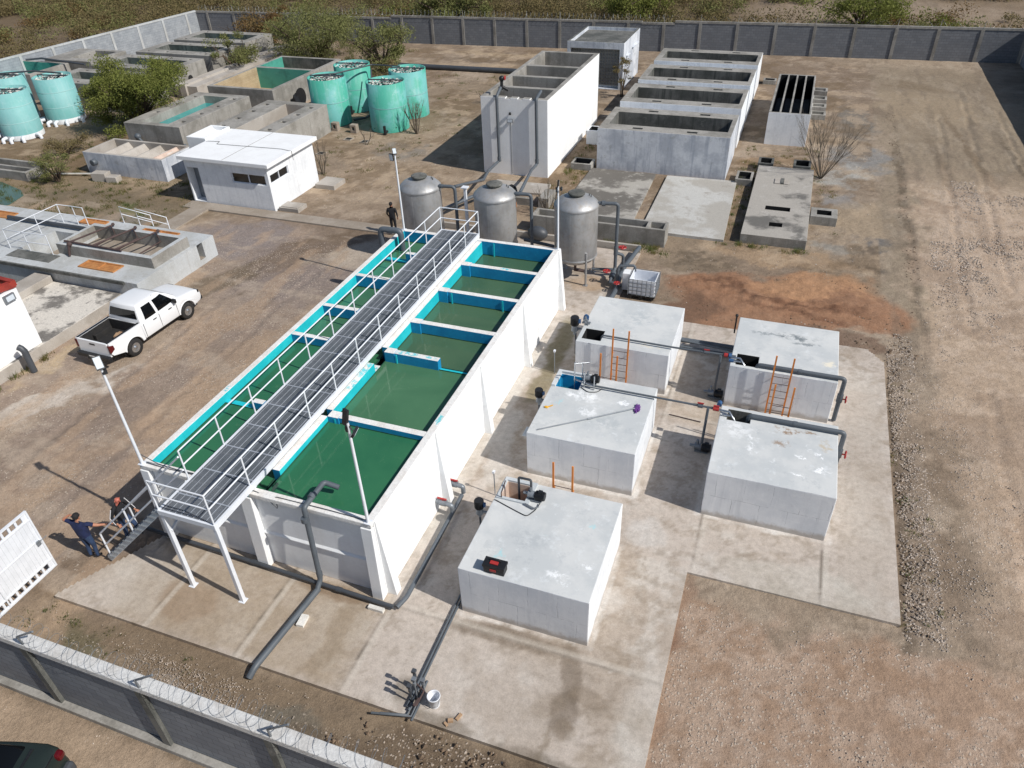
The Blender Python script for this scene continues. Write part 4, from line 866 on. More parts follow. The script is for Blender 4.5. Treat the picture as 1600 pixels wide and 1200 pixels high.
dr = MB().box(-32.09, FY0+.5, .035, -31.31, FY0+.54, 2.01).build('door', 'grey_metal', of); MB().box(-31.5, FY0+.46, 1.0, -31.46, FY0+.5, 1.12).build('handle', 'chrome', dr)
m = MB(); m.tube([(-32.3, 35.0, 2.745), (-31.4, 35.1, 2.745), (-31.3, 34.7, 2.745), (-27.0, 34.9, 2.745), (-26.6, 34.8, 2.745), (-26.28, 34.8, 2.72), (-26.28, 34.8, 2.2)], .012, 5)
m.build('roof_cable', 'black', of); MB().box(-29.3, 32.5, 2.722, -29.27, 37.4, 2.728).build('roof_joint', 'concrete', of)
tag(MB().box(-26.45, 32.85, -.1, -25.2, 33.75, .16).box(-26.35, 32.95, .163, -25.3, 33.65, .2).build('doorstep', 'pale_concrete', bevel=.01), 'small concrete cover slab at the near right foot of the office', 'concrete slab')
tag(MB().box(-26.3, 36.4, -.1, -25.0, 37.7, .2).build('doorstep', 'pale_concrete', bevel=.01), 'concrete cover slab at the far right foot of the office', 'concrete slab')

# ------------------------------------------------------------------ white compartment trough left of the office
o = thing('baffle_tank', 'low white open trough with slanted baffles left of the office', 'concrete tank', (-39.2, 36, 0))
MB().csg([(-42.3, 34.85, -.1, -36.0, 37.6, 1.3)], [(-42.1, 35.05, .2, -36.2, 37.4, 3)], matf=lambda c, n, m: 0 if (n[2] == 0 and (c[0] < -42.2 or c[0] > -36.1 or c[1] < 34.9)) else 1).build('shell', ['old_white', 'pale_concrete'], o, bevel=.015)
for i in range(4):
    x = -41.0+i*1.3; MB().extr([(x, 1.2), (x+.1, 1.2), (x+.75, .25), (x+.6, .25)], 35.06, 37.39, axis='y').build('baffle', 'pale_concrete' if i < 3 else 'plaster_pink', o)
MB().box(-37.4, 36.3, .6, -36.9, 36.9, 1.1).build('lump', 'white_stuff', o)
MB().lathe((-41.4, 34.5, .75), [(.16, 0), (.2, .02), (.2, .3), (.16, .35)], 16, axis='y').build('pipe_stub', 'pvc', o)
tag(MB().box(-40.9, 33.7, -.1, -39.9, 34.3, .45, rz=.15).box(-39.85, 33.75, -.1, -39.1, 34.3, .28, rz=.15).build('concrete_steps', 'pale_concrete', bevel=.02), 'two rough concrete blocks like steps before the baffle trough', 'steps')
tag(MB().beam((-44.2, 33.8, .05), (-41.3, 34.4, .12), .09, .06).build('plank', 'white_stuff'), 'pale plank lying on the grass left of the baffle trough', 'plank')
vbox('small square concrete frame on the grass near the aqua tanks', -44.3, 37.3, -43.2, 38.3, .18, .16, 'pale_concrete')
tag(MB().csg([(-50.5, 32.5, -.1, -45.0, 34.3, .5)], [(-50.3, 32.7, .1, -45.2, 33.2, 1), (-50.3, 33.35, .1, -45.2, 34.1, 1)]).build('trough', 'concrete', bevel=.02), 'low two channel concrete trough at the left edge by the pond', 'trough')
struct(MB().prism([(-60, 27.5), (-44.5, 27.8), (-42.9, 29.2), (-43.3, 30.6), (-44.2, 31.2), (-46.5, 31.9), (-60, 32)], GZ-.02, GZ+.02).build('pond', 'water_pond', org=(0, 0, 0)))

# grey open concrete tanks behind the office
def optank(label, x0, x1, y0, y1, z, t, wet=None, wz=0.6, inner='concrete', holes=(), depth=.2, name='open_tank', outer='concrete', extra=(), group=None):
    o = thing(name, label, 'concrete tank', ((x0+x1)/2, (y0+y1)/2, 0), group)
    if not isinstance(t, (tuple, list)): t = (t, t, t, t)
    cav = (x0+t[0], y0+t[2], depth, x1-t[1], y1-t[3], 9)
    def mf(c, n, m):
        if n[2] > 0 and c[2] > z-.1: return 0
        if cav[0]-.01 < c[0] < cav[3]+.01 and cav[1]-.01 < c[1] < cav[4]+.01: return 1
        return 0
    MB().csg([(x0, y0, -.1, x1, y1, z)]+list(extra), [cav]+[(a, b, z-.25, c, d, 9) for a, b, c, d in holes], matf=mf).build('shell', [outer, inner], o, bevel=.02)
    if wet: MB().box(cav[0]+.004, cav[1]+.004, wz-.02, cav[3]-.004, cav[4]-.004, wz).build('water', wet, o)
    return o
def slots(x0, x1, y, n, w=.35, d=.3): return [(x0+(x1-x0)*(i+.5)/n-w/2, y, x0+(x1-x0)*(i+.5)/n+w/2, y+d) for i in range(n)]
def vslots(x, y0, y1, n, w=.4, d=.35): return [(x, y0+(y1-y0)*(i+.5)/n-d/2, x+w, y0+(y1-y0)*(i+.5)/n+d/2) for i in range(n)]
optank('grey open tank with teal water behind the baffle trough and the mesquite tree', -43.0, -38.3, 39.4, 47.1, 1.75, (1.1, 1.3, .5, .7), 'water_teal', 1.2, holes=vslots(-39.15, 39.6, 47, 4)+vslots(-42.6, 41, 47, 3))
optank('grey open tank directly behind the office with a hatch strip', -36.0, -31.1, 39.2, 46.2, 1.85, (1.9, 1.3, .4, .6), None, 1.0, inner='pale_concrete', holes=vslots(-32.0, 39.4, 46, 4)+vslots(-35.6, 39.4, 46, 4))
o = thing('twin_pool', 'large grey tank split into two pools with teal and tan inner walls', 'concrete tank', (-40.3, 53.6, 0))
def k3m(c, n, m):
    if n[2] > 0: return 0 if c[2] > 1.5 else 3
    if -43.1 < c[0] < -37.5 and 48.9 < c[1] < 58.4:
        if c[1] < 54.8: return 2 if n[0] > 0 else (1 if n[1] < 0 else 0)
        return 1 if n[0] > 0 else 4
    return 0
MB().csg([(-43.3, 48.6, -.1, -37.3, 58.7, 1.8)], [(-43.0, 48.95, .15, -37.65, 54.6, 3), (-43.0, 55.0, .15, -37.65, 58.35, 3)], matf=k3m).build('shell', ['concrete', 'teal_wall', 'wood_stack', 'board', 'conc_dark'], o, bevel=.02)
GT = 'grey reservoir tanks by the left perimeter wall'
optank('nearest of the stacked reservoir tanks, partly hidden by the mesquite tree', -57.8, -49.0, 46.2, 50.3, 2.0, (1.0, .9, 1.2, 1.0), 'water_teal', .8, 'conc_dark', holes=slots(-57.5, -49, 46.5, 4)+slots(-57.5, -49, 49.6, 4), group=GT)
optank('second reservoir tank from the near side with round hole in its sunny end', -57.5, -49.0, 51.3, 55.5, 2.0, (1.0, .9, 1.2, 1.0), 'water_teal', .8, 'conc_dark', holes=slots(-57.5, -49, 51.7, 4)+slots(-57.5, -49, 54.8, 4), group=GT)
optank('third reservoir tank from the near side, next to the left perimeter wall', -57.4, -49.1, 56.5, 60.7, 2.0, (1.0, .9, 1.2, 1.0), 'water_teal', .8, 'conc_dark', holes=slots(-57.5, -49, 56.9, 4)+slots(-57.5, -49, 60.0, 4), group=GT)
optank('farthest reservoir tank in the corner of the two perimeter walls', -57.4, -49.2, 61.6, 65.9, 2.0, (1.0, .9, 1.2, 1.0), 'water_teal', .8, 'conc_dark', holes=slots(-57.5, -49, 62.0, 4)+slots(-57.5, -49, 65.2, 4), group=GT)
tag(MB().lathe((-49.0, 53.3, .9), [(.28, 0), (.28, .02)], 20, axis='x').build('round_opening', 'dark_hole'), 'dark round opening in the sunny end of the second reservoir tank', 'opening')
optank('teal lined pool behind the three left aqua tanks', -66, -60.3, 47.5, 51.6, 2.0, .35, 'water_teal', .8, inner='teal_wall')
optank('grey tank with a dark opening left of the reservoir tanks', -63.5, -58.2, 52.0, 56.2, 2.1, (2.2, .5, .9, .5), None, .3)
tag(MB().csg([(-48.9, 51.1, -.1, -46.6, 66, .9), (-48.2, 50.9, -.1, -47.6, 66, 1.05)]).build('channel_ledge', 'pale_concrete', bevel=.015), 'long low concrete channel in front of the reservoir tanks', 'concrete channel')
tag(MB().tube([(-57.5, 50.75, 2.2), (-63, 51.4, 2.3), (-64, 50.6, 2.3)], .08, 8).build('overhead_pipe', 'pvc_dark'), 'dark pipe running over the teal pool to the reservoir tanks', 'pipe')
tag(MB().tube([(-39.7, 48.5, .9), (-39.3, 48.0, .25), (-38.6, 48.3, .25)], .09, 8).build('wall_pipe', 'pvc_dark'), 'dark pipe at the shaded front of the twin pool', 'pipe')
tag(MB().tube([(-41.8, 39.1, .9), (-41.2, 39.1, .25), (-38.6, 39.1, .25), (-37.9, 39.1, .7)], .1, 8, bend=.15).ball((-41.85, 39.15, .95), .22).build('wall_pipe', 'pvc'), 'blue grey pipe along the foot of the tank behind the baffle trough', 'pipe')
tag(MB().extr([(-37.2+.0, 0), (-36.6, 0), (-36.9, 1.0)], 50.5, 51.0).lathe((-36.9, 51.4, .6), [(.7, 0), (.7, .06)], 20, axis='x').build('round_cover', 'black'), 'dark round cover leaning against the sunny side of the twin pool', 'cover')
# ================================================================== headworks platform on the left
hp = thing('headworks_platform', 'long pale concrete headworks platform with a sunken tan basin at its right end', 'concrete platform', (-34, 24.6, 0))
HX0, HX1, HY0, HY1, HZ = -52.0, -26.3, 21.9, 27.2, 1.0
HH = [(-30.25, 22.45, -28.15, 23.15), (-34.3, 26.45, -32.7, 27.0), (-30.2, 26.5, -28.0, 26.85), (-42.2, 25.8, -38.5, 26.5)]
MB().csg([(HX0, HY0, -.1, HX1, HY1, HZ), (-32.3, 23.35, HZ, -26.55, 25.8, 1.52)],
         [(-32.1, 23.6, .85, -26.8, 25.55, 3), (-34.7, 23.2, -.05, -32.3-.002, 25.35, 3), (-26.9, 25.95, .2, -26.0, 26.35, .999), (HX1-.3, 23.0-.9, -1, HX1+.1, 22.0-.3, .6)],
         matf=lambda c, n, m: 2 if n[2] > 0 and c[2] < .9 else (1 if c[2] > HZ+.02 and n[2] <= 0 or (-32.1 < c[0] < -26.9 and 23.6 < c[1] < 25.6) else 0)).build('slab', ['platform', 'concrete', 'path_conc'], hp, bevel=.02)
MB().box(HX0, HY0-.1, HZ-.12, -27.0, HY0-.003, HZ+.03).build('edge_beam', 'conc_dark', hp)
for (a, b_, c, d) in HH:
    m = MB(); m.csg([(a, b_, HZ+.003, c, d, HZ+.06)], [(a+.08, b_+.08, 0, (a+c)/2-.04, d-.08, 2), ((a+c)/2+.04, b_+.08, 0, c-.08, d-.08, 2)])
    h_ = m.build('hatch_frame', 'orange_hatch', hp); MB().box(a+.08, b_+.08, HZ+.005, c-.08, d-.08, HZ+.018).build('hatch_cover', 'orange_hatch', h_)
MB().box(-34.75, 22.4, HZ+.003, -32.0, 23.12, HZ+.02).build('grate_cover', 'conc_dark', hp)
MB().box(-34.5, 23.4, 0, -33.2, 25.1, .18).build('sump_floor', 'path_conc', hp)
for x in (-31.0, -29.6, -28.2):
    MB().tube([(x-.55, 23.5, 1.62), (x+.05, 25.65, 1.64)], .045, 8).tube([(x+.05, 25.55, 1.64), (x+.2, 25.5, 1.2), (x-.3, 24.0, .95)], .035, 8).ball((x+.05, 25.7, 1.66), .08).build('pipe', 'rust', hp)
MB().tube([(-31.9, 23.55, 1.62), (-28.4, 23.5, 1.6)], .05, 8).ball((-31.4, 23.35, 1.6), .12).tube([(-31.4, 23.3, 1.6), (-31.5, 23.2, 1.05)], .06, 8).build('pipe', 'rust', hp)
MB().tube([(-38.3, 25.75, 1.17), (-32.9, 25.72, 1.17)], .1, 10).build('pipe', 'pvc_dark', hp)
def rails(name, pts, h, parent, r=.022, close=False, mat='white_metal', mid=True):
    m = MB()
    for p in pts: m.tube([p, (p[0], p[1], p[2]+h)], r, 6)
    for k in ((1, .5) if mid else (1,)):
        m.tube([(p[0], p[1], p[2]+h*k) for p in pts]+([(pts[0][0], pts[0][1], pts[0][2]+h*k)] if close else []), r*.95, 6)
    return m.build(name, mat, parent)
rl = rails('guard_rail', [(-33.4, 26.3, HZ), (-34.1, 26.32, HZ), (-35.1, 26.3, HZ), (-35.15, 24.9, HZ), (-35.2, 23.1, HZ), (-33.9, 23.12, HZ), (-32.5, 23.15, HZ)], 1.0, None)
tag(rl, 'white tubular guard rail around the open sump on the platform', 'railing')
o = thing('stair_rail', 'pair of white step rails at the back of the headworks platform', 'railing', (-31, 27.2, .1))
for x in (-31.85, -30.8):
    MB().tube([(x, 27.15, HZ), (x, 27.15, 1.9), (x+1.1, 27.9, 1.25), (x+1.1, 27.9, .0)], .024, 6).tube([(x, 27.15, 1.5), (x+1.1, 27.9, .85)], .02, 6).build('rail', 'white_metal', o)
tag(MB().box(HX0, 15, .0, -32.35, HY0-.1, .02).build('sunken_yard', 'conc_dark'), 'dark lower yard left of the sand covered slab', 'yard', kind='structure')
# sand covered slab, low wall, building
struct(MB().csg([(-32.3, 8.0, -.1, -27.3, HY0-.11, .42)], matf=lambda c, n, m: 0 if n[2] > 0 else 1).build('raised_slab', ['sand', 'pale_concrete'], org=(0, 0, 0), bevel=.02))
tag(MB().box(-32.35, 17.75, .425, -31.35, HY0-.12, .75).build('low_wall', 'pale_concrete', bevel=.02), 'low flat topped wall between the sand slab and the dark yard', 'wall')
wb = thing('white_building', 'plain white building at the left edge with red beams on its roof', 'building', (-31, 13.5, .42))
MB().csg([(-36, 8.5, .425, -27.42, 17.5, 2.95)], [(-35.8, 8.7, 2.6, -27.62, 17.3, 4)]).build('wall', 'white_paint', wb, bevel=.015)
m = MB()
for y in (9.5, 11.2, 12.9, 14.6, 16.3): m.beam((-35.9, y, 3.2), (-27.7, y, 3.2), .12, .2)
m.beam((-28.1, 8.6, 3.35), (-28.1, 17.2, 3.35), .2, .34); m.beam((-30.5, 8.6, 3.4), (-30.5, 17.3, 3.4), .2, .2); m.beam((-35.5, 17.15, 3.3), (-27.9, 17.15, 3.3), .3, .5)
for a, b_ in (((-31.5, 17.75, 3.15), (-27.45, 17.5, 3.15)), ((-27.5, 17.55, 3.12), (-27.75, 16.85, 3.12)), ((-31, 16.7, 3.1), (-27.75, 16.95, 3.1)), ((-29.2, 17.7, 3.2), (-28.9, 16.8, 3.2))): m.beam(a, b_, .2, .24)
m.build('roof_beam', 'red_paint', wb)
MB().box(-35.7, 8.8, 2.7, -30.4, 16.8, 2.98).build('roof_sheet', 'red_paint', wb)
o = thing('wall_floodlight', 'square floodlight on the bright wall of the left edge building', 'lamp', (-27.3, 17.0, 2.75))
MB().box(-27.4, 16.8, 2.64, -27.3, 17.25, 2.92).build('housing', 'grey_metal', o); MB().box(-27.298, 16.86, 2.68, -27.29, 17.19, 2.88).build('lens', 'lamp_lens', o)
tag(MB().tube([(-26.75, 16.25, -.05), (-26.75, 16.25, .92), (-26.82, 16.23, 1.04), (-26.92, 16.2, 1.1)], .125, 14).build('vent_pipe', 'pvc_dark'), 'thick dark grey vent pipe bent toward the left edge building', 'pipe')

# ================================================================== steel filters
def filt(label, x, y):
    o = thing('steel_filter', label, 'filter tank', (x, y, 0), 'steel filter vessels behind the basin')
    rr = .96
    MB().lathe((x, y, 0), [(.12, .78), (.5, .86), (.82, 1.0), (rr, 1.2), (rr, 3.5), (rr*.99, 3.58)], 48).build('shell', 'steel', o)
    MB().lathe((x, y, 0), [(rr+.025, 3.5), (rr+.035, 3.54), (rr+.02, 3.6), (.93, 3.66), (.78, 3.8), (.55, 3.9), (.3, 3.95), (.02, 3.97)], 48).build('dome', 'steel', o)
    MB().lathe((x, y, 0), [(.3, 3.9), (.3, 4.02), (.37, 4.03), (.37, 4.09), (.33, 4.11), (.02, 4.115)], 32).build('lid', 'conc_dark', o)
    MB().lathe((x, y, 0), [(rr+.01, 1.16), (rr+.03, 1.2), (rr+.01, 1.24)], 48).box(x-.012, y-rr-.006, 1.2, x+.012, y-rr+.01, 3.5).build('weld_band', 'steel', o)
    for a in (45, 135, 225, 315):
        a = R(a); px, py = x+.97*math.cos(a), y+.97*math.sin(a); MB().tube([(px, py, 0), (px, py, 1.6)], .05, 10).box(px-.1, py-.1, .004, px+.1, py+.1, .02).build('leg', 'steel', o)
    MB().tube([(x+.5, y+.25, 3.85), (x+.5, y+.25, 3.98)], .02, 6).tube([(x+.6, y+.18, 3.83), (x+.6, y+.18, 3.97)], .02, 6).build('vent', 'black', o)
    MB().tube([(x, y, .8), (x, y, .35), (x+.4, y+.1, .3)], .07, 8).build('drain', 'rust', o)
    return o
filt('steel filter vessel behind the left basin corner pole, leftmost of three', -15.85, 29.95)
filt('steel filter vessel right behind the end of the walkway, middle of three', -12.12, 29.95)
filt('steel filter vessel with its legs in full view near the plastic tote, rightmost of three', -8.28, 29.9)
def pipe(name, label, pts, r, mat='pvc', bend=.12, extra=None, cat='pipe', group=None, n=12, joints=()):
    m = MB(); m.tube(pts, r, n, bend=bend)
    for p, q in joints:
        p, q = Vector(p), Vector(q); m.tube([p, q], r*1.25, n)
    if extra: extra(m)
    o = m.build(name, mat); return tag(o, label, cat, group)
def fit(p, d, L=.12): p = Vector(p); d = Vector(d).normalized()*L/2; return (p-d, p+d)
def wheel(o, c, r, axis='z', mat='red_plastic', parent=None):
    m = MB(); c = Vector(c)
    A = {'z': ((1, 0, 0), (0, 1, 0)), 'x': ((0, 1, 0), (0, 0, 1)), 'y': ((1, 0, 0), (0, 0, 1))}[axis]; a, b = Vector(A[0]), Vector(A[1])
    m.tube([c+a*r, c-a*r], r*.22, 6).tube([c+b*r, c-b*r], r*.22, 6)
    m.tube([c+(a*math.cos(t)+b*math.sin(t))*r for t in [i*math.pi/6 for i in range(12)]], r*.14, 5, closed=True)
    nn = a.cross(b); m.tube([c-nn*.1, c+nn*.02], r*.2, 6); return m.build('valve_wheel', mat, parent)
# filter pipes
fp = thing('filter_pipe', 'grey pipe from the top of the rightmost filter down to red valves', 'pipe', (-6.5, 30.3, 0))
MB().tube([(-7.35, 30.1, 3.62), (-6.5, 30.25, 3.62), (-6.5, 30.25, .5), (-6.5, 29.3, .3)], .078, 12, bend=.16).tube([(-7.2, 30.1, 3.62), (-7.05, 30.14, 3.62)], .12, 12).tube([(-6.5, 30.25, 1.3), (-6.2, 30.5, 1.1), (-6.2, 30.5, .35), (-7.6, 30.3, .3)], .07, 10, bend=.12).tube([(-6.5, 30.25, 1.2), (-6.5, 30.25, 1.6)], .1, 12).tube([(-6.5, 29.3, .3), (-5.95, 29.1, .3)], .078, 10).tube([(-6.5, 30.0, .42), (-6.5, 29.6, .38)], .13, 10).build('pipework', 'pvc', fp)
wheel(None, (-6.25, 30.45, 1.5), .17, 'z', parent=fp); wheel(None, (-6.75, 29.7, .62), .16, 'z', parent=fp); wheel(None, (-6.1, 28.95, .5), .14, 'z', parent=fp)
pipe('filter_pipe', 'grey pipe dropping beside the middle filter', [(-11.2, 30.05, 3.66), (-10.45, 30.15, 3.66), (-10.45, 30.15, .3)], .078, bend=.2, joints=[fit((-11.05, 30.06, 3.66), (1, 0, 0), .16)])
pipe('filter_pipe', 'grey pipe dropping beside the leftmost filter, next to a white post', [(-14.9, 30.0, 3.66), (-14.15, 30.1, 3.66), (-14.15, 30.1, .3)], .078, bend=.2, joints=[fit((-14.8, 30.0, 3.66), (1, 0, 0), .16)])
tag(MB().beam((-13.75, 30.35, 0), (-13.75, 30.35, 3.55), .12, .12, up=(0, 1, 0)).box(-13.9, 30.2, 3.55, -13.6, 30.5, 3.6).build('support_post', 'white_metal'), 'square white post under the feed pipe between two filters', 'post')
pipe('feed_pipe', 'long grey pipe sloping from the tall tank to the leftmost filter', [(-16.4, 41.35, .75), (-16.4, 39.8, .78), (-15.4, 36.5, 1.5), (-14.15, 30.1, 3.66)], .08, bend=.15)
pipe('feed_pipe', 'long grey pipe sloping from the tall tank to the middle filter', [(-13.95, 41.3, .8), (-13.95, 40.4, .8), (-11.0, 30.2, 3.66)], .08, bend=.3)
pipe('down_pipe', 'dark vertical pipe with a red valve on top, left side of the tall tank front', [(-16.35, 42.2, 4.9), (-16.35, 41.42, 4.55), (-16.35, 41.42, .75)], .09, bend=.15, joints=[fit((-16.35, 41.42, .9), (0, 0, 1), .25)])
o = thing('top_valve', 'small dark valve with red handle over the rim of the tall tank', 'valve', (-16.35, 42.1, 4.8))
MB().tube([(-16.3, 42.15, 4.75), (-16.3, 42.2, 5.35)], .09, 10).ball((-16.3, 42.2, 5.35), .16).tube([(-16.3, 42.2, 4.9), (-15.95, 42.3, 4.7)], .09, 10).build('body', 'black', o); wheel(None, (-16.1, 42.2, 5.4), .12, 'x', parent=o)
pipe('down_pipe', 'dark vertical pipe bending over the rim, right side of the tall tank front', [(-13.95, 42.3, 4.75), (-13.95, 41.42, 4.55), (-13.95, 41.42, .8)], .09, bend=.15, joints=[fit((-13.95, 41.42, .95), (0, 0, 1), .25)])
def pump(label, c, az=0, s=1, vert=False, group='black electric pumps', blue=False, motor='black'):
    o = thing('pump', label, 'pump', c, group); c = Vector(c); a = Vector((math.cos(az), math.sin(az), 0)); d = Vector((0, 0, 1)) if vert else a
    bx = Vector((0, 0, 1)) if not vert else a
    m = MB(); m.tube([c+d*.02*s+bx*.12*s*0, c+d*.3*s], [.12*s, .12*s], 16)
    for k in range(7): p = c+d*(.05+.035*k)*s; m.tube([p, p+d*.012*s], .135*s, 16)
    m.build('motor', motor, o)
    m = MB(); m.tube([c-d*.18*s, c+d*.0*s], [.11*s, .09*s], 16).tube([c-d*.1*s, c-d*.1*s+bx*.24*s], .04*s, 8).tube([c-d*.18*s, c-d*.32*s], .045*s, 8); m.build('volute', 'grey_metal', o)
    m = MB(); q = c+d*.17*s+bx*.14*s; m.beam(q-d*.06*s, q+d*.06*s, .1*s, .07*s); m.build('terminal_box', 'blue_plastic' if blue else 'black', o)
    if not vert: MB().box(c.x-.16*s, c.y-.1*s, c.z-.16*s, c.x+.22*s, c.y+.1*s, c.z-.125*s).build('base', 'grey_metal', o)
    return o
pump('dark pump with orange motor covers beside the leftmost filter pipes', (-14.2, 36.9, .75), R(60), 1.9)
tag(MB().box(-15.2, 36.2, .3, -14.6, 36.7, .55, rz=.3).box(-15.0, 37.6, .4, -14.6, 38.2, .62, rz=.4).box(-14.0, 35.9, .3, -13.4, 36.3, .6, rz=.5).build('pump_cover', 'orange', bevel=.03), 'bright orange covers lying around the pipework before the tall tank', 'cover')
pipe('yard_pipe', 'grey pipe running low behind the leftmost filter', [(-15.4, 38.0, .5), (-17.2, 34.0, .45), (-17.4, 33.0, .4)], .1)
pump('dark rust coloured pump just beyond the basin, between two filters', (-10.3, 28.4, 1.2), 0, 1.6, True, motor='rust')
pipe('yard_pipe', 'white capped grey pipe running between the middle and rightmost filters', [(-11.2, 31.2, .9), (-9.2, 31.0, .8)], .08)
tag(MB().ball((-11.2, 33.2, .35), .45, sc=(1.2, .8, .8)).build('tarp_bundle', 'pvc_dark'), 'dark grey rounded bundle behind the middle filter', 'bundle')
pipe('yard_pipe', 'thick grey pipe running along the apron edge behind the plastic tote', [(-5.95, 33.0, .35), (-6.25, 30.8, .25), (-6.1, 28.6, .2), (-6.3, 26.2, .2)], .11, bend=.3)
# long dark pipe by the back wall
pipe('yard_pipe', 'long black pipe lying across the far yard to the tall tank', [(-36, 64.2, .15), (-24, 64.4, .15), (-19, 64.3, .15)], .22, 'pvc_dark')
# discharge pipe over the basin front
o = thing('discharge_pipe', 'thick grey pipe rising out of the near cell and over the basin wall', 'pipe', (-9.95, 10.6, 0))
m = MB(); m.tube([(-9.56, 11.72, 2.86), (-9.96, 11.66, 2.99), (-9.96, 10.7, 2.97), (-9.98, 10.6, .3), (-9.98, 10.35, .1)], .073, 14, bend=.09)
for p, d in (((-9.98, 11.1, 3.0), (0, 1, 0)), ((-9.98, 10.62, 2.6), (0, 0, 1)), ((-9.98, 10.62, .5), (0, 0, 1))): a_, b_ = fit(p, d, .14); m.tube([a_, b_], .086, 14)
m.build('riser', 'pvc', o)
pipe('ground_pipe', 'thick grey pipe lying on the apron from the riser toward the front wall', [(-9.98, 10.42, .1), (-10.2, 7.85, .1), (-10.25, 7.6, -.05)], .088, bend=.12)
tag(MB().box(-9.95, 9.25, .0, -9.75, 9.6, .09, rz=.1).build('pipe_chock', 'white_stuff'), 'small white trough shaped chock beside the thick ground pipe', 'chock')
pipe('basin_pipe', 'grey pipe lying along the front foot of the basin', [(-16.2, 10.72, .14), (-14.0, 10.68, .14), (-10.2, 10.58, .14), (-7.72, 10.52, .14)], .062, 'pvc_dark', bend=.1, joints=[fit((-9.4, 10.56, .14), (1, 0, 0), .16), fit((-12.2, 10.64, .14), (1, 0, 0), .14)])
pipe('basin_pipe', 'grey pipe along the sunny long side of the basin toward the red valves', [(-7.62, 10.52, .16), (-7.52, 10.9, .16), (-7.6, 14.9, .2)], .066, bend=.12)
tag(MB().box(-8.4, 10.32, 0, -7.95, 10.44, .1).build('pipe_chock', 'white_stuff'), 'white block under the pipe corner at the near right foot of the basin', 'chock')
for (x, y, l) in ((-8.0, 15.05, 'red handled ball valve on the farther stub of the sunny basin side'), (-8.0, 14.2, 'red handled ball valve on the nearer stub of the sunny basin side')):
    o = thing('ball_valve', l, 'valve', (x, y, .4), 'red handled valves at the basin side')
    MB().tube([(x-.12, y, .45), (x+.4, y-.03, .45), (x+.4, y-.03, .2)], .075, 10, bend=.08).tube([(x, y, .45), (x+.2, y, .45)], .105, 10).build('body', 'grey_metal', o)
    MB().beam((x-.08, y, .6), (x+.22, y, .6), .05, .04).tube([(x+.1, y, .5), (x+.1, y, .6)], .03, 6).build('handle', 'red_plastic', o)
# twin thin pipes, standpipes, bucket
tag(MB().tube([(-6.12, 16.3, .08), (-6.14, 12, .07), (-6.07, 8.05, .07)], .03, 8).tube([(-6.2, 16.3, .08), (-6.22, 12, .07), (-6.15, 8.12, .07)], .03, 8).build('twin_pipes', 'pvc'), 'pair of thin grey pipes running past the toolbox tank to the front edge', 'pipe')
tag(MB().tube([(-5.98, 8.9, .05), (-5.95, 7.95, .05), (-6.9, 7.75, 0)], .03, 6).tube([(-5.9, 8.3, .05), (-5.9, 7.85, .05)], .03, 6).tube([(-6.05, 8.25, .05), (-6.05, 7.95, .05), (-6.7, 7.8, .02)], .03, 6).build('twin_pipes', 'pvc'), 'cut ends of thin grey pipes at the front edge of the apron', 'pipe')
o = thing('standpipe', 'cluster of upright thin standpipes with small valves beside the bucket', 'pipe', (-6.0, 8.4, 0))
for i, (x, y, h) in enumerate(((-6.1, 8.6, .82), (-6.02, 8.42, .8), (-6.08, 8.28, .7), (-5.92, 8.62, .5))):
    MB().tube([(x, y, .02), (x, y, h)], .022, 8).tube([(x, y, h*.72), (x, y, h*.86)], .045, 8).box(x-.05, y-.05, h-.02, x+.05, y+.05, h+.05).build('riser', 'grey_metal' if i % 2 else 'pvc_dark', o)
MB().tube([(-6.12, 8.6, .35), (-5.85, 8.5, .3), (-5.9, 8.15, .2)], .025, 8).beam((-5.93, 8.1, .25), (-5.88, 8.3, .27), .06, .05).build('hose', 'rust', o)
o = thing('bucket', 'white plastic bucket standing by the thin pipes at the apron front', 'bucket', (-5.56, 8.42, 0))
MB().lathe((-5.56, 8.42, 0), [(.12, .004), (.15, .34), (.162, .35), (.162, .37), (.14, .37), (.135, .33), (.112, .03), (.01, .028)], 28, cap=False).build('pail', 'white_metal', o)
MB().tube([(-5.72, 8.42, .35), (-5.7, 8.3, .18), (-5.56, 8.25, .12), (-5.42, 8.3, .18), (-5.4, 8.42, .35)], .006, 5).build('handle', 'grey_metal', o)
tag(MB().box(-5.1, 8.12, 0, -4.98, 8.2, .07, rz=.4).box(-4.93, 8.22, 0, -4.86, 8.4, .05, rz=-.3).box(-5.16, 8.02, 0, -5.06, 8.08, .05, rz=-.5).build('scrap_pieces', 'board'), 'three small wooden scraps on the apron right of the bucket', 'scrap')
# things on the box tanks
o = thing('toolbox', 'black toolbox with red latch lying on the nearest box tank', 'toolbox', (-5.05, 11.32, BT))
MB().csg([(-5.33, 11.2, BT+.003, -4.78, 11.46, BT+.2), (-5.35, 11.18, BT+.2, -4.76, 11.48, BT+.28)]).build('case', 'black', o, bevel=.02)
MB().box(-5.17, 11.26, BT+.285, -4.96, 11.36, BT+.31).box(-5.14, 11.165, BT+.12, -4.98, 11.178, BT+.19).build('latch', 'red_plastic', o)
MB().tube([(-5.2, 11.38, BT+.28), (-5.2, 11.38, BT+.35), (-4.92, 11.38, BT+.35), (-4.92, 11.38, BT+.28)], .012, 6, bend=.03).build('handle', 'black', o)
o = thing('mop', 'long handled mop with purple head lying across a box tank', 'mop', (-4.4, 17.8, BT))
MB().tube([(-5.78, 16.86, BT+.03), (-4.4, 17.86, BT+.03), (-3.15, 18.78, BT+.05)], .02, 8).tube([(-4.45, 17.82, BT+.03), (-4.3, 17.93, BT+.03)], .03, 8).build('handle', 'grey_metal', o)
m = MB(); random.seed(2)
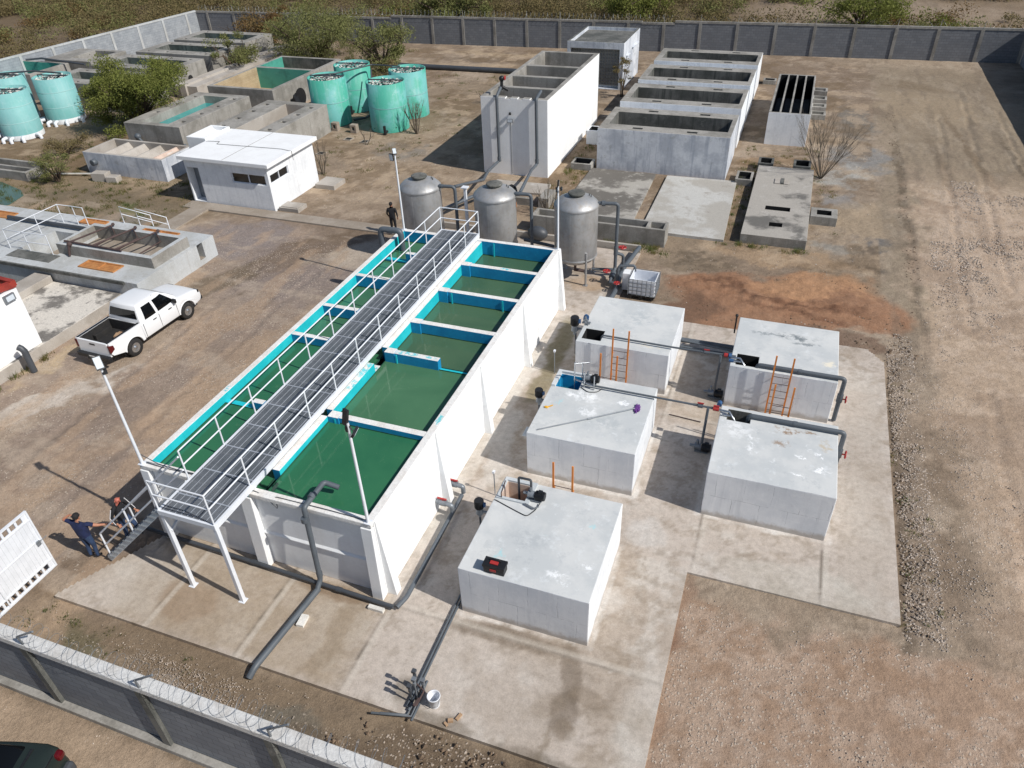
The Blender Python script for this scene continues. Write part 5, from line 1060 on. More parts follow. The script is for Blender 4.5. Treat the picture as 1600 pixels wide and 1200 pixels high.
for i in range(60): a = random.uniform(0, 6.28); rr = random.uniform(0, .06); m.tube([(-3.08+rr*math.cos(a), 18.8+rr*math.sin(a)*2.2, BT+.05), (-3.08+(rr+.05)*math.cos(a), 18.8+(rr+.06)*math.sin(a)*2.2, BT+.01+random.random()*.05)], .014, 4)
m.box(-3.15, 18.68, BT+.01, -3.0, 18.92, BT+.05).build('head', 'purple', o)
tag(MB().ball((-5.86, 18.03, BT+.03), .06, sc=(1.3, .8, .5)).beam((-5.8, 18.05, BT+.04), (-5.68, 18.16, BT+.05), .03, .02).build('trowel', 'yellow'), 'small yellow scoop near the left edge of the mop tank', 'scoop')
pump('black pump mounted on top of the toolbox tank by its hatch', (-4.9, 13.98, BT+.2), 0, 1.0)
pipe('pump_pipe', 'dark pipe from the hatch of the toolbox tank up to its pump', [(-5.4, 14.1, 1.0), (-5.4, 14.1, 2.3), (-5.02, 14.05, 2.35), (-5.0, 14.0, 2.0)], .035, 'pvc_dark', .06)
tag(MB().tube([(-5.8, 13.75, .9), (-5.8, 13.75, 1.9), (-5.84, 14.2, 1.95)], .018, 6, bend=.03).build('rod', 'rust'), 'thin reddish rod standing in the hatch of the toolbox tank', 'rod')
tag(MB().beam((-5.1, 13.7, BT+.06), (-4.8, 13.6, BT+.06), .05, .02).beam((-4.8, 13.6, BT+.06), (-4.7, 13.72, BT+.05), .04, .02).build('bracket', 'grey_metal'), 'loose metal bracket in front of the pump on the toolbox tank', 'bracket')
cable('power_cable', 'thin black cable curving over the toolbox tank to the pump', [(-6.03, 13.65, 1.2), (-6.0, 13.65, BT+.02), (-5.3, 13.42, BT+.02), (-4.9, 13.3, BT+.02), (-4.75, 13.6, BT+.02), (-4.7, 13.85, BT+.06)])
pump('upright black pump at the side of the toolbox tank, facing the basin', (-6.5, 13.75, 1.1), 0, 1.05, True, blue=True)
pump('upright black pump at the side of the mop tank, facing the basin', (-6.5, 19.2, 1.15), 0, 1.05, True, blue=True)
pump('upright black pump at the side of the farthest left box tank, facing the basin', (-6.55, 23.75, 1.3), 0, 1.25, True, blue=True)
for y, l in ((13.75, 'toolbox'), (19.2, 'mop'), (23.75, 'farthest left')):
    pipe('pump_stand_pipe', 'thin dark pipe under the side pump of the %s box tank' % l, [(-6.5, y, 0), (-6.5, y, .95)], .035, 'pvc_dark')
pump('small blue and white pump on the corner of the farthest left box tank', (-6.0, 23.3, BT+.2), R(100), .8, blue=True, motor='blue_plastic')
o = pump('black pump among chrome fittings on the hatch of the mop tank', (-4.85, 19.72, BT+.22), 0, 1.0)
m = MB()
for x, y, h in ((-5.35, 19.5, .9), (-5.0, 19.45, .6), (-4.65, 19.4, .55), (-5.15, 19.8, .7)): m.tube([(x, y, BT-.3), (x, y, BT+h)], .022, 8)
m.tube([(-5.35, 19.5, BT+.85), (-4.95, 19.85, BT+.75)], .02, 6).tube([(-5.4, 19.6, BT+.15), (-4.7, 19.45, BT+.12)], .03, 8)
tag(m.build('pump_fittings', 'chrome'), 'bright metal fittings standing around the hatch of the mop tank', 'pipe fittings')
cable('power_cable', 'dark cable looping on top of the mop tank below its pump', [(-5.1, 19.4, BT+.02), (-4.8, 19.2, BT+.02), (-4.5, 19.3, BT+.02), (-4.4, 19.5, BT+.04)])
def stick(label, x, y, h):
    o = thing('marker_post', label, 'post', (x, y, 0)); MB().tube([(x, y, 0), (x, y, h)], .018, 8).build('rod', 'grey_metal', o); MB().box(x-.035, y-.05, h, x+.035, y+.05, h+.07).build('head', 'white_metal', o)
stick('thin upright post with a white head between the basin and the mop tank', -6.88, 22.2, 1.0)
stick('thin upright post with a bent head between the basin and the toolbox tank', -6.7, 15.4, .95)
tag(MB().box(-6.45, 17.3, .95, -6.1, 17.75, .98).beam((-6.28, 17.5, 0), (-6.28, 17.5, .95), .04, .04, up=(0, 1, 0)).build('side_plate', 'wash_top'), 'small grey plate fixed at the side of the mop tank', 'plate')
# pipes crossing between the two columns of tanks
pipe('crossing_pipe', 'grey pipe from the hatch of the farthest left box tank across the gap', [(-5.25, 22.62, 1.5), (-5.2, 22.6, BT+.1), (-2.6, 22.55, BT+.1), (-.45, 22.62, BT+.1)], .034, joints=[fit((-1.5, 22.58, BT+.1), (1, 0, 0), .3)])
pipe('crossing_pipe', 'grey pipe from the mop tank across the gap to the smudged tank', [(-5.0, 19.5, BT+.1), (-2.6, 19.48, BT+.1), (-.6, 19.46, BT+.1)], .034, joints=[fit((-1.35, 19.47, BT+.1), (1, 0, 0), .14), fit((-.8, 19.46, BT+.1), (1, 0, 0), .14)])
for x, y, l in ((-1.45, 22.58, 'farther'), (-1.2, 19.47, 'nearer')):
    o = thing('ball_valve', 'red handled valve on the %s crossing pipe' % l, 'valve', (x, y, BT+.1)); MB().tube([(x-.08, y, BT+.1), (x+.08, y, BT+.1)], .07, 10).build('body', 'pvc', o); MB().beam((x-.1, y, BT+.2), (x+.1, y, BT+.2), .04, .03).tube([(x, y, BT+.1), (x, y, BT+.2)], .02, 6).build('handle', 'red_plastic', o)
o = thing('ball_valve', 'red and blue union valve where the nearer crossing pipe meets the tank', 'valve', (-.72, 19.46, BT+.1)); MB().tube([(-.8, 19.46, BT+.1), (-.62, 19.46, BT+.1)], .075, 10).beam((-.8, 19.46, BT+.2), (-.62, 19.46, BT+.2), .05, .04).build('body', 'red_plastic', o); MB().tube([(-.64, 19.75, BT+.05), (-.64, 19.9, BT+.05)], .08, 10).build('union', 'blue_plastic', o)
o = thing('ball_valve', 'red and blue union valve where the farther crossing pipe meets the tank', 'valve', (-.72, 22.6, BT+.1)); MB().tube([(-.85, 22.6, BT+.1), (-.72, 22.6, BT+.1)], .075, 10).build('body', 'red_plastic', o); MB().tube([(-.7, 22.6, BT+.1), (-.6, 22.62, BT+.1)], .085, 10).tube([(-.66, 22.4, BT+.05), (-.5, 22.4, BT+.05)], .06, 10).build('union', 'blue_plastic', o)
for y, l in ((19.4, 'smudged'), (22.5, 'ladder')):
    pipe('riser_pipe', 'grey riser from the floor pump up to the crossing pipe beside the %s tank' % l, [(-.98, y, .35), (-.95, y, BT+.1)], .045)
    pump('black floor pump in the shade at the foot of the riser by the %s tank' % l, (-1.0, y, .2), 0, 1.1)
    tag(MB().tube([(-.62, y+.05, BT+.08), (-.3, y+.02, BT+.1), (-.1, y-.12, BT-.1), (.1, y-.25, BT-.5)], .04, 8).tube([(-.5, y-.1, BT+.05), (-.25, y-.12, BT+.06)], .035, 8).build('hatch_pipe', 'chrome'), 'short bright bent pipe entering the hatch of the %s tank' % l, 'pipe')
for y, l, zb in ((22.32, 'ladder', .05), (19.42, 'smudged', .3)):
    o = thing('overflow_pipe', 'thick grey pipe along the front edge of the %s tank, dropping past red wheel' % l if y > 20 else 'thick grey pipe along the back edge of the %s tank, dropping past a red wheel' % l, 'pipe', (1.5, y, BT))
    MB().tube([(.3, y, BT-.4), (.3, y, BT+.1), (3.08, y, BT+.1), (3.08, y+.03, zb)], .074, 12, bend=.12).tube([(1.6, y, BT+.1), (1.72, y, BT+.1)], .086, 12).tube([(3.08, y+.02, .85), (3.08, y+.02, 1.15)], .1, 12).build('tube', 'pvc', o)
    wheel(None, (3.27, y-.02, 1.0), .12, 'x', parent=o)
pipe('ground_pipe', 'thick grey pipe low behind the shadow between the two far box tanks', [(-2.66, 25.5, .3), (-.62, 25.5, .3)], .1)
pipe('ground_pipe', 'thin grey pipe under the thick one between the two far box tanks', [(-2.66, 25.25, .15), (-.62, 25.2, .15)], .05)
pipe('ground_pipe', 'thin grey pipe resting on the thick one between the two far box tanks', [(-2.66, 25.32, .4), (-.62, 25.1, .4)], .045)
tag(MB().tube([(-.72, 25.45, 1.0), (-.72, 25.4, 1.75)], .03, 8).ball((-.72, 25.4, 1.8), .06).build('vent_stub', 'black'), 'thin black vent stub at the back corner of the ladder tank', 'pipe')
tag(MB().tube([(-2.3, 21.0, .03), (-1.2, 20.9, .03)], .016, 6).build('loose_pipe', 'rust'), 'thin loose stick on the apron between the two columns of tanks', 'stick')
cable('coping_cable', 'dark cable lying along the front coping of the basin to its corner mast', [(-15.25, 10.95, 2.84), (-14.6, 10.93, 2.82), (-13.7, 10.96, 2.82), (-11.6, 10.94, 2.82), (-11.2, 10.86, 2.7), (-10.95, 10.84, 2.45), (-11.05, 10.93, 2.82), (-9.4, 10.95, 2.82), (-8.4, 10.93, 2.82), (-8.27, 10.9, 2.9)], .012, 'pvc_dark')
cable('coping_cable', 'thin cable looping over the near left corner of the basin', [(-15.36, 10.95, 3.1), (-15.1, 10.98, 2.95), (-14.9, 11.0, 2.83), (-14.2, 10.98, 2.82), (-13.6, 11.0, 2.82)], .012, 'pvc_dark')
# plastic tote
o = thing('caged_tote', 'white plastic tote in a wire cage, open on top, at the apron corner', 'tote', (-4.95, 29.2, 0))
TX0, TX1, TY0, TY1 = -5.55, -4.35, 28.72, 29.75
MB().csg([(TX0+.03, TY0+.03, .16, TX1-.03, TY1-.03, .9)], [(TX0+.07, TY0+.07, .22, TX1-.07, TY1-.07, 2)]).build('tub', 'white_metal', o, bevel=.03)
m = MB()
for i in range(7): x = TX0+(TX1-TX0)*i/6; m.tube([(x, TY0, .14), (x, TY0, .92)], .014, 6).tube([(x, TY1, .14), (x, TY1, .92)], .014, 6)
for i in range(1, 6): y = TY0+(TY1-TY0)*i/6; m.tube([(TX0, y, .14), (TX0, y, .92)], .014, 6).tube([(TX1, y, .14), (TX1, y, .92)], .014, 6)
for z in (.18, .36, .54, .72, .9): m.tube([(TX0, TY0, z), (TX1, TY0, z), (TX1, TY1, z), (TX0, TY1, z)], .013, 6, closed=True)
m.build('cage', 'grey_metal', o)
m = MB()
for x in (TX0+.05, TX0+.52, TX1-.2): m.box(x, TY0, 0, x+.15, TY1, .1)
m.box(TX0, TY0, .1, TX1, TY1, .14).build('pallet', 'black', o)
tag(MB().csg([(-5.95, 29.3, 0, -5.6, 29.75, .85)]).build('dosing_box', 'white_wash', bevel=.04), 'white box standing against the left side of the caged tote', 'box')
pipe('tote_pipe', 'grey pipe bend reaching over the caged tote', [(-6.2, 29.5, .3), (-6.2, 29.6, 1.0), (-5.5, 29.75, 1.05), (-5.45, 29.7, .8)], .06, bend=.12)

# ================================================================== aqua tanks
def aqua(label, x, y, mat, white_feet, h=3.2, rr=1.36):
    o = thing('aqua_tank', label, 'round tank', (x, y, 0), 'round aqua painted tanks')
    MB().lathe((x, y, 0), [(rr, -.05), (rr, h), (rr-.07, h), (rr-.07, h-.32), (.01, h-.33)], 56, cap=False).build('wall', mat, o)
    m = MB()
    for z in ((1.15, 2.25) if white_feet else (1.6,)): m.lathe((x, y, 0), [(rr+.002, z-.03), (rr+.014, z), (rr+.002, z+.03)], 56, cap=False)
    m.build('joint_ring', 'aqua_pale' if mat == 'aqua_tank' else 'aqua_ring', o)
    random.seed(int(x*7+y)); m = MB()
    for i in range(190):
        a = random.uniform(0, 6.28); q = (rr-.14)*math.sqrt(random.random()); px, py = x+q*math.cos(a), y+q*math.sin(a); b_ = random.uniform(0, 6.28); L = random.uniform(.05, .14)
        m.beam((px-L*math.cos(b_), py-L*math.sin(b_), h-.25+random.random()*.12), (px+L*math.cos(b_), py+L*math.sin(b_), h-.22+random.random()*.14), .06, .03, m=random.choice((0, 0, 1)))
    m.build('filter_media', ['white_stuff', 'black'], o)
    m = MB().tube([(x-rr+.1, y-.1, h+.02), (x+rr-.05, y+.25, h+.02)], .05, 8).tube([(x-.2, y-.5, h+.0), (x+.4, y+.6, h-.02)], .035, 8); m.build('spray_pipe', 'pvc_dark', o)
    if white_feet:
        for a in (-2.5, -2.2, -1.55, -1.2, -.75, -.1):
            px, py = x+(rr+.12)*math.cos(a), y+(rr+.12)*math.sin(a); qx, qy = x+(rr+.48)*math.cos(a), y+(rr+.48)*math.sin(a)
            MB().tube([(px, py, .22), (qx, qy, .2), (qx+.03, qy, -.06)], .12, 10, bend=.2).build('outlet_elbow', 'white_metal', o)
        MB().lathe((x, y, 0), [(rr+.004, -.05), (rr+.02, .12), (rr+.004, .3)], 40, cap=False).build('base_band', 'white_wash', o)
    else:
        MB().tube([(x+.4, y-rr-.25, -.05), (x+.4, y-rr-.25, .55)], .1, 10).tube([(x+.4, y-rr-.25, .1), (x+.4, y-rr+.1, .1)], .09, 8).build('outlet', 'black', o)
        MB().lathe((x-.6, y-rr*.9, .2), [(.05, 0), (.05, .08)], 10, axis='y').lathe((x+.95, y-rr*.72, .3), [(.05, 0), (.05, .08)], 10, axis='y').build('plug', 'black', o)
    return o
aqua('round aqua tank standing nearest the grey concrete tank behind the office', -32.1, 48.2, 'aqua_tank', 0)
aqua('round aqua tank at the back left of the group of four, by the green bushes', -32.15, 51.9, 'aqua_tank', 0)
aqua('round aqua tank nearest the viewer in the group of four, beside bare twigs', -27.3, 48.1, 'aqua_tank', 0)
aqua('greenest round aqua tank at the back right of the group of four', -27.3, 51.5, 'aqua_tank', 0)
aqua('pale aqua tank cut by the left edge of the photo, nearest of three', -53.3, 39.7, 'aqua_pale', 1)
aqua('pale aqua tank beside the mesquite tree, white elbows round its foot', -53.3, 43.7, 'aqua_pale', 1)
aqua('pale aqua tank standing behind the other two at the left', -57.3, 43.0, 'aqua_pale', 1)
pipe('overhead_pipe', 'thin dark pipe joining the tops of the group of four aqua tanks', [(-32.9, 48.0, 3.28), (-31.6, 48.6, 3.3), (-30.2, 51.6, 3.3), (-27.9, 51.6, 3.3)], .05, 'pvc_dark')
pipe('overhead_pipe', 'dark pipe slanting between the four aqua tanks down to the ground', [(-30.0, 51.0, 3.1), (-29.7, 49.9, .1)], .05, 'pvc_dark')
pipe('overhead_pipe', 'thin dark pipe linking the tops of the three left aqua tanks', [(-57.8, 42.6, 3.35), (-55.2, 43.9, 3.4), (-52.6, 44.0, 3.35)], .06, 'pvc_dark')
pipe('ground_pipe', 'dark pipe coil on the ground between the four aqua tanks', [(-30.6, 48.6, .1), (-30.0, 49.3, .1), (-29.8, 50.2, .2), (-29.9, 50.4, .6)], .09, 'pvc_dark')
for x, y, l in ((-31.2, 46.4, 'left'), (-29.6, 46.3, 'right')): tag(MB().csg([(x, y, -.1, x+.5, y+.4, .5)], [(x+.15, y-.1, .1, x+.35, y+.5, .35)]).build('hollow_block', 'path_conc', bevel=.02), 'upright block in front of the four aqua tanks, the %s one' % l, 'block')
for x, y, l in ((-29.3, 44.7, 'left of the two by the bare twig'), (-27.9, 44.5, 'right of the two by the bare twig'), (-29.6, 41.6, 'between the office and the steel filters')): vbox('small dark pit in the dirt, '+l, x, y, x+.6, y+.6, -.02, .1, 'path_conc', 'ground_pit')
# ================================================================== perimeter walls
def bywall(y0, k, x): return y0+k*(x+41)
pw = thing('perimeter_wall', 'long grey block wall with concrete posts across the far side of the yard', 'wall', (-22, 75.5, 0))
BK = .053; BY = 73.6
stp = [(-63.5, 2.55), (-42.5, 2.35), (-38.9, 2.5), (-36.0, 2.25), (-37.2+1.5, 2.6), (-22.6, 2.35), (-15.2, 2.35), (-12.3, 2.6), (17.5, 2.6)]
segs = [(-63.4, -45.6, 2.5), (-45.6, -40.2, 2.3), (-40.2, -22.0, 2.5), (-22.0, -14.8, 2.5), (-14.8, -11.8, 2.42), (-11.8, 17.2, 2.6)]
m = MB(); mc = MB()
for a, b_, z in segs:
    ya, yb = bywall(BY, BK, a), bywall(BY, BK, b_)
    m.add([(a, ya, -.1), (b_, yb, -.1), (b_, yb+.15, -.1), (a, ya+.15, -.1), (a, ya, z-.18), (b_, yb, z-.18), (b_, yb+.15, z-.18), (a, ya+.15, z-.18)], [(0, 1, 5, 4), (1, 2, 6, 5), (2, 3, 7, 6), (3, 0, 4, 7), (4, 5, 6, 7)])
    mc.add([(a, ya-.03, z-.176), (b_, yb-.03, z-.176), (b_, yb+.18, z-.176), (a, ya+.18, z-.176), (a, ya-.03, z), (b_, yb-.03, z), (b_, yb+.18, z), (a, ya+.18, z)], [(0, 1, 5, 4), (1, 2, 6, 5), (2, 3, 7, 6), (3, 0, 4, 7), (4, 5, 6, 7), (3, 2, 1, 0)])
m.build('block_panel', 'block_x', pw); mc.build('coping', 'concrete', pw)
x = -62
while x < 17:
    y = bywall(BY, BK, x); z = [s[2] for s in segs if s[0] <= x <= s[1]][0]
    m = MB().box(x-.13, y-.07, -.1, x+.13, y-.003, z-.18); m.build('post', 'conc_dark' if 0 else 'concrete', pw); x += 3.28
def coil(m, p, q, r, pitch, rad, n=16, z=0, seg=3):
    p, q = Vector(p), Vector(q); L = (q-p).length; d = (q-p)/L; s = Vector((-d.y, d.x, 0)); N = int(L/pitch*n); pts = []
    for i in range(N): t_ = i/n*2*math.pi; pts.append(p+d*(L*i/N)+s*r*math.cos(t_)+Vector((0, 0, r*math.sin(t_)+r)))
    m.tube(pts, rad, seg)
m = MB(); coil(m, (-63, bywall(BY, BK, -63)+.07, 2.45), (-12, bywall(BY, BK, -12)+.07, 2.5), .28, .42, .009, 10); coil(m, (-12, bywall(BY, BK, -12)+.07, 2.6), (17, bywall(BY, BK, 17)+.07, 2.6), .2, 1.1, .006, 10)
m.build('razor_wire', 'grey_metal', pw)
m = MB(); x = -62
while x < 17: y = bywall(BY, BK, x); m.tube([(x, y+.07, 2.4), (x+.02, y+.0, 2.95), (x+.05, y-.12, 3.15)], .03, 5); x += 3.28
m.build('wire_bracket', 'concrete', pw)
lw = thing('perimeter_wall', 'sunlit pale block wall running along the left side behind the tanks', 'wall', (-64.5, 58, 0))
P_, Q_ = Vector((-66.3, 40, 0)), Vector((-63.4, 72.4, 0)); d_ = (Q_-P_).normalized(); nn = Vector((d_.y, -d_.x, 0))
def slabq(m, P, Q, n_, t0, t1, z0, z1): a, b_, c, e = P+n_*t0, Q+n_*t0, Q+n_*t1, P+n_*t1; V = [(p.x, p.y, z) for z in (z0, z1) for p in (a, b_, c, e)]; m.add(V, [(3, 2, 1, 0), (4, 5, 6, 7), (0, 1, 5, 4), (1, 2, 6, 5), (2, 3, 7, 6), (3, 0, 4, 7)])
m = MB(); slabq(m, P_, Q_, nn, -.15, 0, -.1, 2.4); m.build('block_panel', 'block_y', lw)
m = MB(); slabq(m, P_, Q_, nn, -.18, .03, 2.404, 2.55); m.build('coping', 'platform', lw)
for i in range(10): c = P_+d_*(1.2+3.3*i); m = MB(); slabq(m, c, c+d_*.26, nn, .003, .06, -.1, 2.4); m.build('post', 'platform', lw)
rw = thing('perimeter_wall', 'block wall at the far right edge throwing a dark triangular shade', 'wall', (17.1, 60, 0))
MB().box(16.9, 35, -.1, 17.05, 76.6, 2.75).build('block_panel', 'block_y', rw); MB().box(16.87, 35, 2.754, 17.08, 76.6, 2.9).build('coping', 'concrete', rw)
# front wall with razor wire
fw = thing('perimeter_wall', 'near block wall with white coping and coils of razor wire along the bottom left', 'wall', (-11, 5.65, 0))
MB().box(-24, 5.6, -.2, 2, 5.76, 2.22).build('block_panel', 'block_front', fw)
MB().box(-24, 5.5, 2.224, 2, 5.8, 2.42).build('coping', 'wall_coping', fw, bevel=.02)
MB().box(-24, 5.42, -.2, 2, 5.597, .1).build('footing', 'concrete', fw, bevel=.02)
for x in (-20.6, -17.4, -14.15, -10.9, -7.65, -4.4, -1.1): MB().box(x-.1, 5.5, .1, x+.1, 5.597, 2.22).build('post', 'conc_dark', fw)
m = MB(); coil(m, (-21, 5.66, 2.43), (0, 5.66, 2.43), .24, .30, .004, 22, seg=4)
rng = random.Random(4)
m.v = [(x+.02*rng.uniform(-1, 1), y+.02*rng.uniform(-1, 1)+.05*math.sin(x*2.1), max(2.425, z+.03*math.sin(x*1.3))) for x, y, z in m.v] if 0 else [(x+.05*math.sin(x*9), y+.06*math.sin(x*2.1), z+.03*math.sin(x*1.3)) for x, y, z in m.v]
m.build('razor_wire', 'grey_metal', fw)
for x in (-17.3, -14.05, -10.8, -7.55, -4.3): MB().tube([(x, 5.55, 2.3), (x+.05, 5.5, 2.75), (x+.5, 5.62, 2.98)], .026, 6).build('wire_bracket', 'grey_metal', fw)
# gate leaf
g_ = thing('gate', 'white sheet metal gate leaf with rows of square openings, standing ajar at the left', 'gate', (-17.68, 7.2, .06))
m = MB(); GX = -17.68; y0, y1, z0, z1 = 5.75, 8.78, .1, 2.28
holes = []
y = y0+.1
while y < y1-.16: holes.append((GX-.2, y, z1-.27, GX+.2, y+.15, z1-.07)); holes.append((GX-.2, y, z0+.07, GX+.2, y+.15, z0+.27)); y += .215
m.csg([(GX-.02, y0, z0, GX+.02, y1, z1)], holes); m.build('panel', 'white_metal', g_)
m = MB().csg([(GX+.021, y0, z0, GX+.05, y0+.05, z1), (GX+.021, y1-.05, z0, GX+.05, y1, z1), (GX+.021, y0, z0, GX+.05, y1, z0+.05), (GX+.021, y0, z1-.05, GX+.05, y1, z1), (GX+.021, y0, z1-.33, GX+.05, y1, z1-.29), (GX+.021, y0, z0+.29, GX+.05, y1, z0+.33), (GX+.021, 7.2, z0+.05, GX+.05, 7.24, z1-.05), (GX+.021, y0, 1.2, GX+.045, y1, 1.23)]); m.build('frame', 'white_metal', g_)
m = MB(); y = y0+.12
while y < y1: m.box(GX+.021, y, z0+.34, GX+.026, y+.006, z1-.34); y += .12
m.build('panel_rib', 'wash_top', g_)
MB().box(GX+.05, y1-.2, 1.1, GX+.1, y1-.1, 1.25).tube([(GX+.08, y1-.15, 1.2), (GX+.08, y1+.12, 1.2)], .012, 6).build('latch', 'grey_metal', g_)

# ================================================================== vehicles
def arcpts(cx, cz, r, a0, a1, n): return [(cx+r*math.cos(R(a0+(a1-a0)*i/n)), cz+r*math.sin(R(a0+(a1-a0)*i/n))) for i in range(n+1)]
def pickup(name, label, loc, rz, paint, L=5.25):
    o = bpy.data.objects.new(name, None); COL.objects.link(o); o.location = loc; o.rotation_euler = (0, 0, rz); ORG[o.name] = Vector((0, 0, 0)); tag(o, label, 'pickup truck')
    W = .92; xr, xf, wr = 1.12, 4.2, .39
    def warp(v):
        x, y, z = v; k = 1-.05*max(0, (z-.75)/.5)**2
        if x > 4.4: k *= 1-.13*((x-4.4)/.85)**2
        if x < .3: k *= 1-.03*((.3-x)/.3)**2
        return (x, y*k, z)
    def fin(m, nm, mat, bev=.03, p=o, wp=True):
        if wp: m.v = [warp(v) for v in m.v]
        return m.build(nm, mat, p, bevel=bev)
    # front clip + cab base: side profile extruded in slices across the width
    prof = [(1.72, .42), (xf-.5, .40)]+arcpts(xf, .36, .46, 172, 8, 10)+[(xf+.62, .40), (5.12, .42), (5.22, .55), (5.23, .7), (5.17, .86), (5.02, .97), (4.8, 1.03), (4.5, 1.08), (4.2, 1.11), (3.95, 1.12), (1.72, 1.1)]
    m = MB(); ys = [-W, -W*.8, -W*.4, 0, W*.4, W*.8, W]
    n = len(prof); V = []
    for y in ys:
        cr = .035*(1-(y/W)**2)
        for x, z in prof: V.append((x, y, z+(cr if z > .9 and x < 5.15 else 0)))
    F = [tuple(range(n))[::-1], tuple((len(ys)-1)*n+i for i in range(n))]
    for j in range(len(ys)-1):
        for i in range(n): F.append((j*n+i, j*n+(i+1) % n, (j+1)*n+(i+1) % n, (j+1)*n+i))
    m.add(V, F, 0, True); fin(m, 'body', paint, .06)
    # bed
    bp = [(.08, .62), (xr-.46, .45)]+arcpts(xr, .36, .46, 168, 12, 10)+[(xr+.5, .42), (1.70, .42), (1.70, 1.16), (.04, 1.16), (.02, .7)]
    for s in (-1, 1):
        m = MB(); m.extr(bp, s*W if s < 0 else W-.09, -W+.09 if s < 0 else W, axis='y'); fin(m, 'bed_side', paint, .02)
        m = MB(); m.box(.04, s*(W-.1)-.045, 1.162, 1.7, s*(W-.1)+.045, 1.185); fin(m, 'bed_rail', 'black', .01)
    tg = fin(MB().box(.0, -W+.092, .55, .075, W-.092, 1.16), 'tailgate', paint, .02)
    MB().box(-.008, -.14, .98, -.001, .14, 1.05).build('handle', 'black', tg)
    fin(MB().box(.08, -W+.095, .6, 1.69, W-.095, .64), 'bed_floor', 'rubber', 0)
    m = MB()
    for s in (-1, 1): m.box(xr-.42, s*(W-.2)-.1, .64, xr+.42, s*(W-.2)+.1, .86); m.box(.09, s*(W-.095)-.01, .64, 1.69, s*(W-.095)+.01, 1.1)
    m.box(1.66, -W+.11, .64, 1.69, W-.11, 1.1); fin(m, 'bed_liner', 'rubber', .02)
    # cab greenhouse
    def ring(z, k):
        x0 = 1.74+.16*k; x1 = 4.0-.78*k; hw = .845-.17*k
        return [(x0, -hw, z), (x0+.5, -hw-.01, z), (x1-.35, -hw*.985, z), (x1, -hw*.88, z), (x1+.04*(1-k), 0, z), (x1, hw*.88, z), (x1-.35, hw*.985, z), (x0+.5, hw+.01, z), (x0, hw, z), (x0-.02, 0, z)]
    lv = [(1.08, 0), (1.25, .12), (1.5, .5), (1.66, .82), (1.75, .97), (1.79, 1.12)]; V = []; F = []
    for z, k in lv: V += ring(z, k)
    V += [(2.05, -.5, 1.815), (3.0, -.5, 1.815), (3.0, .5, 1.815), (2.05, .5, 1.815)]; nr = 10
    for j in range(len(lv)-1):
        for i in range(nr): F.append((j*nr+i, j*nr+(i+1) % nr, (j+1)*nr+(i+1) % nr, (j+1)*nr+i))
    b0 = (len(lv)-1)*nr; t0 = len(lv)*nr
    F += [(b0, b0+1, t0), (b0+1, b0+2, t0+1, t0), (b0+2, b0+3, t0+1), (b0+3, b0+4, b0+5, t0+2, t0+1), (b0+5, b0+6, t0+2), (b0+6, b0+7, t0+3, t0+2), (b0+7, b0+8, t0+3), (b0+8, b0+9, b0, t0, t0+3), (t0, t0+1, t0+2, t0+3)]
    MB().add(V, F, 0, True).build('cab', paint, o, bevel=.035)
    # windows on the cab sides, screen and rear glass (slightly proud panels)
    def P3(x, k, s):
        z = 1.08+(1.79-1.08)*k; kk = 0
        for (za, ka), (zb, kb) in zip(lv, lv[1:]):
            if za <= z <= zb: kk = ka+(kb-ka)*(z-za)/(zb-za)
        R_ = ring(z, kk); xs_ = [R_[0], R_[1], R_[2], R_[3]]; hw = None
        for a, b_ in zip(xs_, xs_[1:]):
            if a[0]-1e-6 <= x <= b_[0]+1e-6: hw = a[1]+(b_[1]-a[1])*(x-a[0])/(b_[0]-a[0])
        if hw is None: hw = xs_[0][1]
        return (x, s*(abs(hw)+.024), z)
    def pane(nm, xs4, s):   # (xbot0, xtop0, xtop1, xbot1)
        m = MB(); V = []
        for t_ in range(5):
            k = .1+.72*t_/4; xa = xs4[0]+(xs4[1]-xs4[0])*t_/4; xb = xs4[3]+(xs4[2]-xs4[3])*t_/4
            V += [P3(xa, k, s), P3((xa+xb)/2, k, s), P3(xb, k, s)]
        F = []
        for j in range(4):
            for i in range(2): F.append((j*3+i, j*3+i+1, j*3+i+4, j*3+i+3))
        V2 = [(x, y-s*.01, z) for x, y, z in V]; m.add(V+V2, F+[tuple(q+15 for q in f_)[::-1] for f_ in F]); return m.build(nm, 'car_glass', o)
    for s in (-1, 1):
        pane('side_window', (2.02, 2.1, 2.58, 2.62), s); pane('side_window', (2.76, 2.72, 3.26, 3.72), s)
    def panel(pts, nm, mat): 
        a = Vector(pts[0]); nn_ = (Vector(pts[1])-a).cross(Vector(pts[2])-a).normalized(); V = [Vector(p)+nn_*.012 for p in pts]+[Vector(p)-nn_*.004 for p in pts]; k = len(pts)
        return MB().add(V, [tuple(range(k)), tuple(range(k, 2*k))[::-1]]+[(i, i+k, (i+1) % k+k, (i+1) % k) for i in range(k)]).build(nm, mat, o)
    def rp(z, i, s_=1., dx=0):
        kk = 0
        for (za, ka), (zb, kb) in zip(lv, lv[1:]):
            if za <= z <= zb: kk = ka+(kb-ka)*(z-za)/(zb-za)
        q = ring(z, kk)[i]; return (q[0]+dx, q[1]*s_, z)
